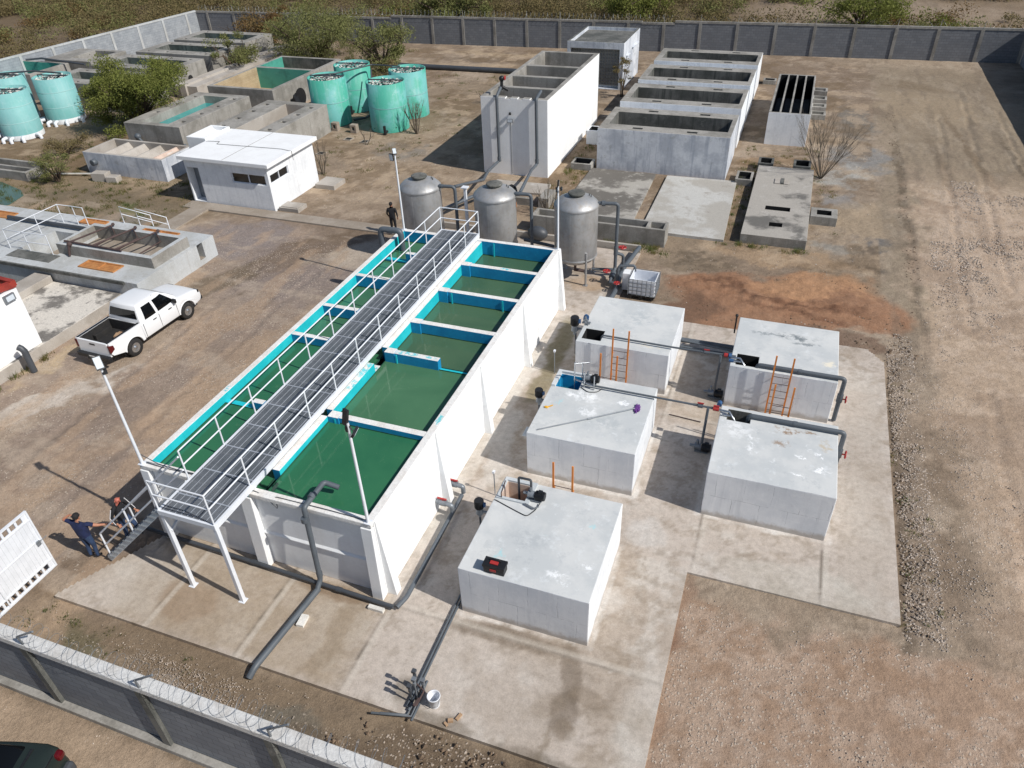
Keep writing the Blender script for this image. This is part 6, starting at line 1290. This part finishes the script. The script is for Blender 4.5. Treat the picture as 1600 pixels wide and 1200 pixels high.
    for ids, dx, nm, lo, hi, k in (((3, 4), .012, 'windscreen', 1.16, 1.70, .95), ((4, 5), .012, 'windscreen', 1.16, 1.70, .95), ((8, 9), -.014, 'rear_window', 1.28, 1.62, .9), ((9, 0), -.014, 'rear_window', 1.28, 1.62, .9)):
        m = MB(); V = []
        for t_ in range(6):
            z = lo+(hi-lo)*t_/5; V += [rp(z, i, k, dx) for i in ids]
        F = [(2*j, 2*j+1, 2*j+3, 2*j+2) for j in range(5)]; n_ = len(V); m.add(V+[(x-dx*1.6, y, z) for x, y, z in V], F+[tuple(q+n_ for q in f_)[::-1] for f_ in F]); m.build(nm, 'car_glass', o)
    for s in (-1, 1):
        for x in (xr, xf):
            y = s*(W-.12); wl = MB().lathe((x, y, .36), [(.22, -.12), (.34, -.12), (.37, -.08), (.37, .08), (.34, .12), (.22, .12)], 28, axis='y', cap=False)
            wo = wl.build('wheel', 'rubber', o)
            rm = MB().lathe((x, y, .36), [(.225, -.115*s), (.225, .1*s), (.2, .112*s), (.15, .06*s), (.07, .075*s), (.05, .11*s), (.005, .112*s)], 24, axis='y', cap=False)
            rm.build('rim', 'chrome', wo)
            m = MB().lathe((x, s*(W-.28), .36), [(.44, 0), (.44, .02)], 20, axis='y'); m.build('arch_liner', 'black', o)
        m = MB().box(4.92, s*.70-.14, .8, 5.17, s*.70+.14, .93); m.v = [(x-.05*abs(y)**2, y, z) for x, y, z in m.v]; m.build('headlight', 'car_glass', o, bevel=.02)
        MB().extr([(-.01, .74), (.22, .84), (.2, 1.02), (-.01, 1.1)], s*(W-.02)-.1*(s > 0), s*(W-.02)+.1*(s < 0), axis='y').build('taillight', 'tail_red', o, bevel=.01)
        MB().box(3.5, s*(W+.06)-.1, 1.12, 3.62, s*(W+.06)+.1, 1.3).build('mirror', paint if 0 else 'black', o, bevel=.03)
        for x in (xr, xf):
            MB().tube([warp((px, s*(W-.012), pz)) for px, pz in arcpts(x, .36, .475, 172, 8, 12)], .03, 6).build('arch_flare', paint, o)
        for x in (2.5, 3.38): MB().box(x-.16, s*(W-.005)-.012, .96, x+.02, s*(W-.005)+.012, .99).build('door_handle', 'black', o)
        MB().box(1.8, s*W-.004, .45, 1.815, s*W+.004, 1.08).box(2.68, s*W-.004, .45, 2.692, s*W+.004, 1.08).box(3.66, s*W-.004, .45, 3.672, s*W+.004, 1.08).build('door_seam', 'black', o)
    MB().box(-.16, -.86, .42, 0, .86, .6).box(-.2, -.3, .4, -.1, .3, .52).build('rear_bumper', 'black', o, bevel=.03)
    MB().box(-.17, -.2, .47, -.162, .2, .57).build('number_plate', 'white_stuff', o)
    MB().box(5.12, -.8, .4, 5.27, .8, .58).box(5.1, -.45, .66, 5.25, .45, .84).build('grille', 'black', o, bevel=.03)
    MB().box(.3, -.5, .36, 5.0, .5, .5).build('chassis', 'black', o)
    return o
tr = pickup('pickup_truck', 'white double cab pickup truck parked on the gravel road', (-24.47, 17.42, GZ), R(88.3), 'car_white')
tag(MB().box(-24.5, 18.45, .62, -24.2, 18.75, .72, rz=.4).box(-24.55, 18.7, .62, -24.4, 18.85, .68).build('cardboard', 'board'), 'crumpled tan cardboard lying in the bed of the white pickup', 'cardboard')
# dark suv, rear corner in frame
sv_ = bpy.data.objects.new('parked_car', None); COL.objects.link(sv_); sv_.location = (-12.25, 4.55, GZ); sv_.rotation_euler = (0, 0, R(186)); ORG[sv_.name] = Vector((0, 0, 0)); tag(sv_, 'dark green car with a red tail light, cut by the bottom left corner', 'car')
def slices(prof, ys, crown=.03, mat='car_dark', zc=.9):
    n = len(prof); V = []; W = ys[-1]
    for y in ys:
        k = 1-(y/W)**2
        for x, z in prof: V.append((x, y, z+(crown*k if z > zc else 0)))
    F = [tuple(range(n))[::-1], tuple((len(ys)-1)*n+i for i in range(n))]
    for j in range(len(ys)-1):
        for i in range(n): F.append((j*n+i, j*n+(i+1) % n, (j+1)*n+(i+1) % n, (j+1)*n+i))
    return MB().add(V, F, 0, True)
sv_.location = (-12.2, 3.62, GZ); sv_.rotation_euler = (0, 0, R(196))
prof = [(.1, .35), (.35, .35)]+arcpts(.95, .33, .38, 172, 8, 8)+[(3.2, .32)]+arcpts(3.7, .33, .38, 172, 8, 8)+[(4.5, .35), (4.6, .5), (4.55, .75), (4.2, .9), (3.2, 1.0), (1.0, 1.12), (.35, 1.12), (.12, 1.06), (.06, .85), (.02, .6)]
m = slices(prof, [-.9, -.8, -.45, 0, .45, .8, .9]); m.v = [(x, y*(1-.10*max(0, (.5-x)/.5)**2-.1*max(0, (x-3.9)/.7)**2), z) for x, y, z in m.v]
m.build('body', 'car_dark', sv_, bevel=.05)
m = slices([(.75, 1.1), (1.25, 1.42), (1.8, 1.47), (2.6, 1.45), (3.4, .98)], [-.82, -.7, -.3, 0, .3, .7, .82]); m.v = [(x, y*(1-.22*max(0, (z-1.05)/.42)), z) for x, y, z in m.v]; m.build('roof', 'car_glass', sv_, bevel=.04)
MB().beam((.6, -.72, 1.145), (.62, .72, 1.145), .05, .03).beam((.12, -.66, 1.075), (.12, .66, 1.075), .02, .02).build('trunk_seam', 'black', sv_)
for s in (-1, 1): MB().box(.0, s*.72-.1, .84, .3, s*.72+.1, 1.05).build('taillight', 'tail_red', sv_, bevel=.06)
MB().box(-.1, -.78, .35, .12, .78, .66).build('rear_bumper', 'pvc_dark', sv_, bevel=.06)
for s in (-1, 1):
    for x in (.95, 3.7): MB().lathe((x, s*.8, .33), [(.2, -.1), (.31, -.1), (.33, -.06), (.33, .06), (.31, .1), (.2, .1), (.05, .06), (.005, .06)], 24, axis='y', cap=False).build('wheel', 'rubber', sv_)

# ================================================================== people
def person(label, loc, rz, J, top='navy', leg='denim', shoe='black', hairm='hair', bald=False, skinm='skin', bulk=1., arm='skin', collar=None):
    """J: joints in body space, x right, y forward, z up"""
    names = list(J); idx = {k: i for i, k in enumerate(names)}
    E = [('pelvis', 'waist'), ('waist', 'chest'), ('chest', 'neck0'), ('neck0', 'neck1'), ('neck1', 'head'), ('head', 'crown')]
    for s in 'LR':
        E += [('chest', 'sh'+s), ('sh'+s, 'el'+s), ('el'+s, 'wr'+s), ('wr'+s, 'pa'+s), ('pelvis', 'hip'+s), ('hip'+s, 'kn'+s), ('kn'+s, 'an'+s), ('an'+s, 'toe'+s)]
    RAD = dict(pelvis=(.155*bulk, .12*bulk), waist=(.15*bulk, .12*bulk), chest=(.17*bulk, .125*bulk), neck0=(.085, .075), neck1=(.058, .058), head=(.078, .09), crown=(.062, .075))
    for s in 'LR': RAD.update({'sh'+s: (.068*bulk, .068), 'el'+s: (.047, .047), 'wr'+s: (.031, .027), 'pa'+s: (.036, .02), 'hip'+s: (.095*bulk, .1), 'kn'+s: (.066, .066), 'an'+s: (.045, .045), 'toe'+s: (.043, .03)})
    V = [Vector(J[k]) for k in names]; EE = [(idx[a], idx[b]) for a, b in E]; rad = [RAD[k] for k in names]; kind = {}
    for s in 'LR':     # five fingers rooted in the palm
        wv, pv = Vector(J['wr'+s]), Vector(J['pa'+s]); d = (pv-wv).normalized(); side = d.cross(Vector((.2, .3, 1))).normalized(); nrm = side.cross(d)
        for k, (off, ln, curl) in enumerate(((-.03, .062, .3), (-.011, .074, .35), (.010, .068, .42), (.03, .054, .5))):
            b0 = pv+side*off*.8+d*.01; b1 = pv+side*off+d*(.02+ln*.5)-nrm*ln*curl*.35; b2 = b1+d*ln*.45-nrm*ln*curl*.8; q = len(V)
            V += [b0, b1, b2]; rad += [(.013, .011), (.0095, .0095), (.008, .008)]; EE += [(idx['pa'+s], q), (q, q+1), (q+1, q+2)]
        q = len(V); sg = -1 if s == 'R' else 1
        V += [wv.lerp(pv, .6)+side*sg*.035, wv.lerp(pv, 1.05)+side*sg*.062-nrm*.01]; rad += [(.014, .014), (.010, .010)]; EE += [(idx['pa'+s], q), (q, q+1)]
    me = bpy.data.meshes.new('person'); me.from_pydata(V, EE, []); o = bpy.data.objects.new('tmp', me); COL.objects.link(o)
    sk = o.modifiers.new('skin', 'SKIN'); sk.branch_smoothing = .6
    for i, v in enumerate(me.skin_vertices[0].data): v.radius = rad[i]; v.use_root = (i == idx['pelvis'])
    ss = o.modifiers.new('sub', 'SUBSURF'); ss.levels = ss.render_levels = 2
    dg = bpy.context.evaluated_depsgraph_get(); me2 = bpy.data.meshes.new_from_object(o.evaluated_get(dg)); bpy.data.objects.remove(o)
    me2.name = 'person'
    seg = [(Vector(J[a]), Vector(J[b]), a, b) for a, b in E]
    ms = [skinm, top, leg, shoe, hairm, 'skin']
    for x in ms: me2.materials.append(MT[x])
    hd, cr = Vector(J['head']), Vector(J['crown'])
    for v in me2.vertices:   # head shape: widen the skull a little, chin in
        pass
    for p in me2.polygons:
        c = p.center; best = None; p.use_smooth = True
        for a, b, na, nb in seg:
            ab = b-a; tt_ = max(0, min(1, (c-a).dot(ab)/max(ab.length_squared, 1e-9))); dd = (c-(a+ab*tt_)).length
            if best is None or dd < best[0]: best = (dd, na, nb, tt_)
        _, na, nb, tt_ = best; mi = 1
        if nb in ('head', 'crown') or na == 'neck0': mi = 0
        if nb[:2] == 'wr' : mi = 0 if arm == 'skin' else 1
        if nb[:2] == 'el': mi = 1 if (arm != 'skin' or tt_ < .62) else 0
        if nb[:2] == 'pa' or (c-Vector(J['pa'+('L' if c.x < 0 else 'R')])).length < .1: mi = 5
        if nb[:2] in ('kn', 'an') or (nb[:3] == 'hip' and c.z < J['pelvis'][2]-.02): mi = 2
        if nb[:3] == 'toe': mi = 3
        p.material_index = mi
    b_ = bpy.data.objects.new('person', me2); COL.objects.link(b_); b_.location = loc; b_.rotation_euler = (0, 0, rz); ORG[b_.name] = Vector((0, 0, 0)); tag(b_, label, 'person')
    # face and hair
    up = (cr-hd).normalized(); fw_ = Vector((0, 1, 0)); fw_ = (fw_-up*fw_.dot(up)).normalized(); sd_ = fw_.cross(up); c = hd.lerp(cr, .3)
    if not bald:
        m = MB(); m.ball((0, 0, 0), .1, seg=8); out = []
        for v in m.v:
            p = Vector(v); q = c-fw_*.018+up*.035+sd_*p.x*.92+fw_*p.y*1.12+up*p.z*1.05; out.append(q)
        m.v = out; keep = [f_ for f_ in m.f if sum(((out[i]-c).dot(up)-.9*(out[i]-c).dot(fw_)) for i in f_)/len(f_) > .0]
        m.f = keep; m.m = [0]*len(keep); m.sm = [True]*len(keep); m.build('hair', hairm, b_)
    m = MB()
    for s in (-1, 1): m.ball(tuple(c+fw_*.088+sd_*.03*s+up*.005), .011, seg=5)
    m.build('eyes', 'black', b_)
    m = MB().ball(tuple(c+fw_*.104-up*.02), .014, seg=5, sc=(1, 1, 1.4))
    for s in (-1, 1): m.ball(tuple(c+sd_*.083*s-up*.012-fw_*.008), .022, seg=5, sc=(.5, 1, 1.3))
    m.build('nose_and_ears', skinm, b_)
    m = MB().beam(tuple(c+fw_*.092-up*.048-sd_*.022), tuple(c+fw_*.092-up*.048+sd_*.022), .008, .008); m.build('mouth', 'tail_red', b_)
    return b_
def base(lean=0):
    return dict(pelvis=(0, 0, .94), waist=(0, .01, 1.1), chest=(0, .01+lean*.3, 1.32), neck0=(0, lean*.5, 1.46), neck1=(0, .01+lean*.6, 1.52), head=(0, .025+lean*.7, 1.59), crown=(0, .02+lean*.75, 1.68))
J = base(.05)
J.update(shL=(-.22, .02, 1.41), elL=(-.49, .02, 1.45), wrL=(-.3, .14, 1.56), paL=(-.22, .10, 1.57), shR=(.21, .03, 1.40), elR=(.42, .16, 1.24), wrR=(.62, .30, 1.18), paR=(.69, .34, 1.18),
         hipL=(-.09, 0, .88), knL=(-.11, .03, .48), anL=(-.12, -.02, .09), toeL=(-.14, .13, .03), hipR=(.09, 0, .88), knR=(.1, .05, .48), anR=(.10, .0, .09), toeR=(.12, .15, .03))
person('man in navy shirt and jeans holding the foot of the stair rail', (-16.88, 9.42, 0), R(8), J, bulk=1.32)
J = base(.12)
J.update(shL=(-.18, .04, 1.40), elL=(-.3, .0, 1.14), wrL=(-.31, .18, .97), paL=(-.31, .26, .95), shR=(.18, .04, 1.40), elR=(.28, -.02, 1.14), wrR=(.33, .16, .98), paR=(.34, .24, .96),
         hipL=(-.09, 0, .88), knL=(-.11, .24, .62), anL=(-.11, .2, .30), toeL=(-.11, .36, .24), hipR=(.09, 0, .88), knR=(.1, .02, .48), anR=(.10, -.06, .09), toeR=(.10, .1, .03))
p2 = person('bald man in dark jacket with white sleeve stripes climbing the stair', (-15.9, 10.05, .45), R(-90), J, top='dark_cloth', leg='denim', bald=True, skinm='skin_red', arm='cloth', bulk=1.3)
for s in 'LR':
    a, b_, c = [Vector(J[k+s]) for k in ('sh', 'el', 'wr')]; off = Vector((-.066 if s == 'L' else .066, 0, .02))
    MB().tube([a+off*1.15, b_+off*.9, c+off*.6], [.013, .012, .008], 6).build('sleeve_stripe', 'white_cloth', p2)
J = base(0)
J.update(shL=(-.19, 0, 1.41), elL=(-.25, -.03, 1.14), wrL=(-.22, .08, .95), paL=(-.2, .12, .88), shR=(.19, 0, 1.41), elR=(.27, -.03, 1.15), wrR=(.27, .05, .92), paR=(.26, .08, .85),
         hipL=(-.09, 0, .88), knL=(-.1, .03, .48), anL=(-.1, 0, .09), toeL=(-.11, .14, .03), hipR=(.09, 0, .88), knR=(.1, .03, .48), anR=(.11, 0, .09), toeR=(.13, .14, .03))
person('person in black jacket and dark trousers standing with back turned on the path', (-18.6, 31.75, .02), R(12), J, top='dark_cloth', leg='dark_cloth', skinm='skin', arm='cloth', bulk=1.28)

# inlet pipe over the far left corner of the basin
pipe('inlet_pipe', 'thick grey pipe arching over the far left corner of the basin', [(-15.85, 25.9, 0), (-15.85, 25.9, 3.2), (-14.9, 25.95, 3.2), (-14.9, 25.95, 2.1)], .13, bend=.2)

# ================================================================== vegetation
def leafy(m, c, n, size, rng, fl=.5, mat=0):
    for _ in range(n):
        p = Vector((rng.gauss(0, 1), rng.gauss(0, 1), rng.gauss(0, 1))); p = p.normalized()*(rng.random()**.45); p = Vector((p.x*c[3], p.y*c[3], p.z*c[4]))+Vector(c[:3])
        if p.z < GZ+.05: continue
        a = Vector((rng.uniform(-1, 1), rng.uniform(-1, 1), rng.uniform(-1, 1))).normalized(); b_ = a.cross(Vector((rng.uniform(-1, 1), rng.uniform(-1, 1), rng.uniform(-1, 1)))).normalized()
        s = size*rng.uniform(.5, 1.3); m.v += [tuple(p-a*s), tuple(p+b_*s*fl), tuple(p+a*s), tuple(p-b_*s*fl)]; k = len(m.v); m.f.append((k-4, k-3, k-2, k-1)); m.m.append(mat); m.sm.append(False)
def tree(name, label, cat, x, y, rad, h, seed, mat='leaf_green', n=9000, size=.09, limbs=9, low=.25, group=None, clumps=26, spread=1., fl=.35):
    rng = random.Random(seed); o = thing(name, label, cat, (x, y, GZ), group); tips = []; m = MB()
    for i in range(limbs):
        a = 6.283*i/limbs+rng.uniform(-.3, .3); q = rng.uniform(.35, .95)*rad; zt_ = h*rng.uniform(.5, .95)
        pts = [Vector((x+rng.uniform(-.1, .1), y+rng.uniform(-.1, .1), GZ-.1)), Vector((x+math.cos(a)*q*.25, y+math.sin(a)*q*.25, h*.28)), Vector((x+math.cos(a)*q*.6, y+math.sin(a)*q*.6, h*.55)), Vector((x+math.cos(a)*q, y+math.sin(a)*q, zt_))]
        r0 = rad*.028; m.tube(pts, [r0*1.5, r0, r0*.6, r0*.2], 6); tips.append(pts[-1])
        for j in range(3):
            s_ = pts[2].lerp(pts[3], rng.random()); e = s_+Vector((rng.uniform(-1, 1), rng.uniform(-1, 1), rng.uniform(.1, .8)))*rad*.35; m.tube([s_, e], [r0*.4, r0*.1], 4); tips.append(e)
    m.build('trunk', 'bark', o); m = MB()
    for i in range(clumps):
        if rng.random() < .6: t_ = rng.choice(tips); cx, cy, cz = t_+Vector((rng.uniform(-.3, .3), rng.uniform(-.3, .3), rng.uniform(-.3, .2)))*rad*.3
        else:
            a = rng.uniform(0, 6.28); q = rad*math.sqrt(rng.random())*.8; cx, cy = x+q*math.cos(a), y+q*math.sin(a); cz = h*(low+(.85-low)*rng.random()*(1-(q/rad)**2*.5))
        cr_ = rad*rng.uniform(.16, .38)*spread; leafy(m, (cx, cy, cz, cr_, cr_*.62), int(n/clumps*rng.uniform(.5, 1.5)), size, rng, fl)
    m.build('crown', mat, o); return o
tree('mesquite_tree', 'dense round green tree between the left aqua tanks and a grey tank', 'tree', -45.6, 43.4, 3.5, 4.1, 3, n=52000, size=.085, clumps=100, low=.08, spread=1.0, limbs=14)
tree('mesquite_tree', 'large feathery olive tree before the back wall, behind the twin pool', 'tree', -43.3, 64.8, 4.9, 4.3, 7, 'leaf_olive', n=30000, size=.11, clumps=90, low=.12, fl=.25, spread=.95, limbs=15)
tree('mesquite_tree', 'feathery olive shrub between the large tree and the group of aqua tanks', 'shrub', -35.5, 62.6, 3.6, 3.6, 11, 'leaf_olive', n=9000, size=.12, clumps=30, low=.1, fl=.3)
tree('desert_shrub', 'thin grey green shrub growing over the end of the reservoir channel', 'shrub', -48.0, 58.5, 2.6, 3.4, 15, 'leaf_olive', n=4200, size=.12, clumps=24, low=.15, fl=.25)
tree('desert_shrub', 'rust orange shrub in the corner by the back wall', 'shrub', -53.5, 70.0, 3.4, 2.8, 13, 'leaf_rust', n=8000, size=.12, clumps=30, low=.1)
tree('desert_shrub', 'small green shrub by the pond at the left', 'shrub', -43.0, 33.0, 1.4, 1.6, 17, 'leaf_olive', n=3800, size=.06, clumps=20, low=.05, fl=.3)
tree('desert_shrub', 'low dry brown brush at the foot of the nearest aqua tank', 'shrub', -46.8, 37.4, 1.8, .8, 19, 'leaf_dry', n=3600, size=.06, clumps=20, low=.05, fl=.3)
tree('desert_shrub', 'brown brush between the back aqua tank and the far yard', 'shrub', -31.5, 57.5, 2.0, 1.8, 23, 'leaf_dry', n=3000, size=.1, clumps=18, low=.1, fl=.3)
tree('desert_shrub', 'wispy tall dry bush at the corner of the pierced block building', 'shrub', -13.0, 59.6, 1.0, 3.2, 29, 'leaf_dry', n=900, size=.10, clumps=16, low=.3, fl=.25)
def twigs(label, x, y, h, rad, n, seed, r0=.03, leaves=0, name='bare_bush'):
    rng = random.Random(seed); m = MB()
    def br(p, d, L, r_, k):
        q = p+d*L*.5+Vector((rng.uniform(-.05, .05), rng.uniform(-.05, .05), 0))*L; e = q+(d+Vector((0, 0, .15))).normalized()*L*.5; m.tube([p, q, e], [r_, r_*.75, r_*.45], 4, caps=False)
        if k:
            for _ in range(4 if h > 2 else 3): br(q.lerp(e, rng.random()), (d+Vector((rng.uniform(-.5, .5), rng.uniform(-.5, .5), rng.uniform(0, .35)))).normalized(), L*.55, r_*.45, k-1)
    for i in range(n):
        a = 6.283*i/n+rng.uniform(-.4, .4); s = rng.uniform(.2, 1)*rad/h; br(Vector((x+.05*math.cos(a), y+.05*math.sin(a), GZ-.02)), Vector((math.cos(a)*s, math.sin(a)*s, 1)).normalized(), h*rng.uniform(.6, .9), r0, 3 if h > 1.5 else 2)
    o = m.build(name, 'twig'); return tag(o, label, 'shrub')
twigs('large leafless bush spreading beside the raised pad', 2.05, 45.7, 2.9, 2.6, 17, 3, .026)
twigs('leafless twiggy bush right of the nearest tank of the aqua group', -24.8, 47.3, 1.7, .8, 7, 4, .05)
twigs('broken bare branch standing in the dirt before the aqua group', -27.2, 44.3, .9, .6, 2, 5, .04)
twigs('bare twigs in front of the long trough, by the middle steel filter', -11.6, 36.3, 1.3, .8, 9, 6, .04)
twigs('bare twigs at the far corner of the office', -27.1, 38.6, 1.6, .5, 5, 8, .035)
twigs('small dead bush in the far dirt right of the aqua group', -22.9, 55.5, .9, .6, 7, 9, .03)
# grass tufts and weeds
rng = random.Random(21); m = MB()
def tuft(x, y, r_, h, n):
    for _ in range(n):
        a = rng.uniform(0, 6.28); q = rng.random()*r_; px, py = x+q*math.cos(a), y+q*math.sin(a); lx, ly = rng.uniform(-.5, .5)*h, rng.uniform(-.5, .5)*h; w_ = rng.uniform(.006, .014)
        m.v += [(px-w_, py, GZ), (px+w_, py+w_, GZ), (px+lx, py+ly, GZ+h*rng.uniform(.5, 1))]; k = len(m.v); m.f.append((k-3, k-2, k-1)); m.m.append(0); m.sm.append(False)
for (x0, y0, x1, y1, n, r_, h, k) in ((-49, 28.5, -31.5, 40, 420, .35, .16, 26), (-17.4, 5.9, -10.5, 7.7, 45, .18, .07, 18), (-27.6, 12, -27.0, 18, 14, .3, .2, 50), (-12.8, 36, -11.4, 50, 60, .3, .16, 24), (-8, 33.2, -4.6, 34.1, 22, .35, .22, 40), (-2.7, 35, -1.6, 47, 50, .25, .14, 24), (-1.5, 35.2, 2, 35.7, 10, .3, .2, 40), (-2.5, 46.5, 2, 50.5, 30, .3, .14, 20), (-30, 37.5, -22, 60, 90, .3, .12, 18), (1.7, 38, 3, 46, 18, .3, .12, 20), (-48.6, 44, -46, 51, 40, .4, .25, 30), (4.9, 14, 6, 27, 20, .2, .08, 20), (-45, 59, -36, 72, 120, .6, .4, 26), (-30, 60, -15, 63, 40, .5, .15, 16)):
    for _ in range(n): tuft(rng.uniform(x0, x1), rng.uniform(y0, y1), r_*rng.uniform(.5, 1.3), h*rng.uniform(.6, 1.6), k)
tag(m.build('grass', 'grass_mat', org=(0, 0, 0)), 'tufts of short dry and green grass in the yard', 'grass', kind='stuff')
# scrubland outside the walls: nobody could count it
rng = random.Random(8); mats = ['scrub_mix', 'leaf_dry', 'leaf_olive', 'leaf_rust', 'leaf_green']; m = MB()
def scrub(x, y, r_, h, n, mt, size):
    for _ in range(3):
        cx, cy = x+rng.uniform(-.5, .5)*r_, y+rng.uniform(-.5, .5)*r_; leafy(m, (cx, cy, h*.42, r_*.7, h*.5), n//3, size, rng, .4, mt)
cnt = 0
while cnt < 2300:
    x, y = rng.uniform(-135, 40), rng.uniform(74, 150)
    if y < 77+.053*(x+41)*(x > -64) and x > -66: continue
    if x > -62 and y > 112+ (x+62)*.08: continue
    nn_ = mnoise.noise(Vector((x*.06, y*.11, 1.7)))
    dens = .7+nn_*1.5
    if y < 100 and x < -10: dens += .35
    if x > -8: dens -= .45
    if 0 < x < 22 and 88 < y < 104: dens -= .3
    if rng.random() > dens: continue
    cnt += 1; q = mnoise.noise(Vector((x*.05, y*.09, 7)))+rng.uniform(-.25, .25); mt = 0 if q < -.05 else (1 if q < .15 else (2 if q < .38 else (3 if rng.random() < .6 else 4)))
    scrub(x, y, rng.uniform(1.0, 2.4), rng.uniform(.7, 2.3), rng.randint(200, 340), mt, .12)
cnt = 0
while cnt < 520:
    x, y = rng.uniform(-130, -67.5), rng.uniform(28, 80)
    if x > -66.3+(y-40)*.09-2: continue
    if rng.random() > .7+1.2*mnoise.noise(Vector((x*.07, y*.1, 4))): continue
    cnt += 1; mt = rng.choice((0, 0, 1, 1, 2, 3)); scrub(x, y, rng.uniform(1.0, 2.2), rng.uniform(.7, 2.0), rng.randint(200, 340), mt, .12)
tag(m.build('scrubland', mats, org=(0, 0, 0)), 'dry brown and olive scrub covering the land beyond the walls', 'scrub', kind='stuff')
for i, (x, y, rd, h, l, mt) in enumerate(((-37.5, 82.5, 4.5, 3.6, 'pale olive bush beyond the back wall above the large feathery tree', 'leaf_olive'), (-18, 88, 4.2, 3.0, 'green bush beyond the back wall above the pierced block building', 'leaf_green'), (4.6, 88.5, 5.0, 3.0, 'bright green bush beyond the back wall, toward the right', 'leaf_green'))):
    tree('desert_tree', l, 'tree', x, y, rd, h, 40+i, mt, n=9000, size=.15, clumps=36, low=.15)
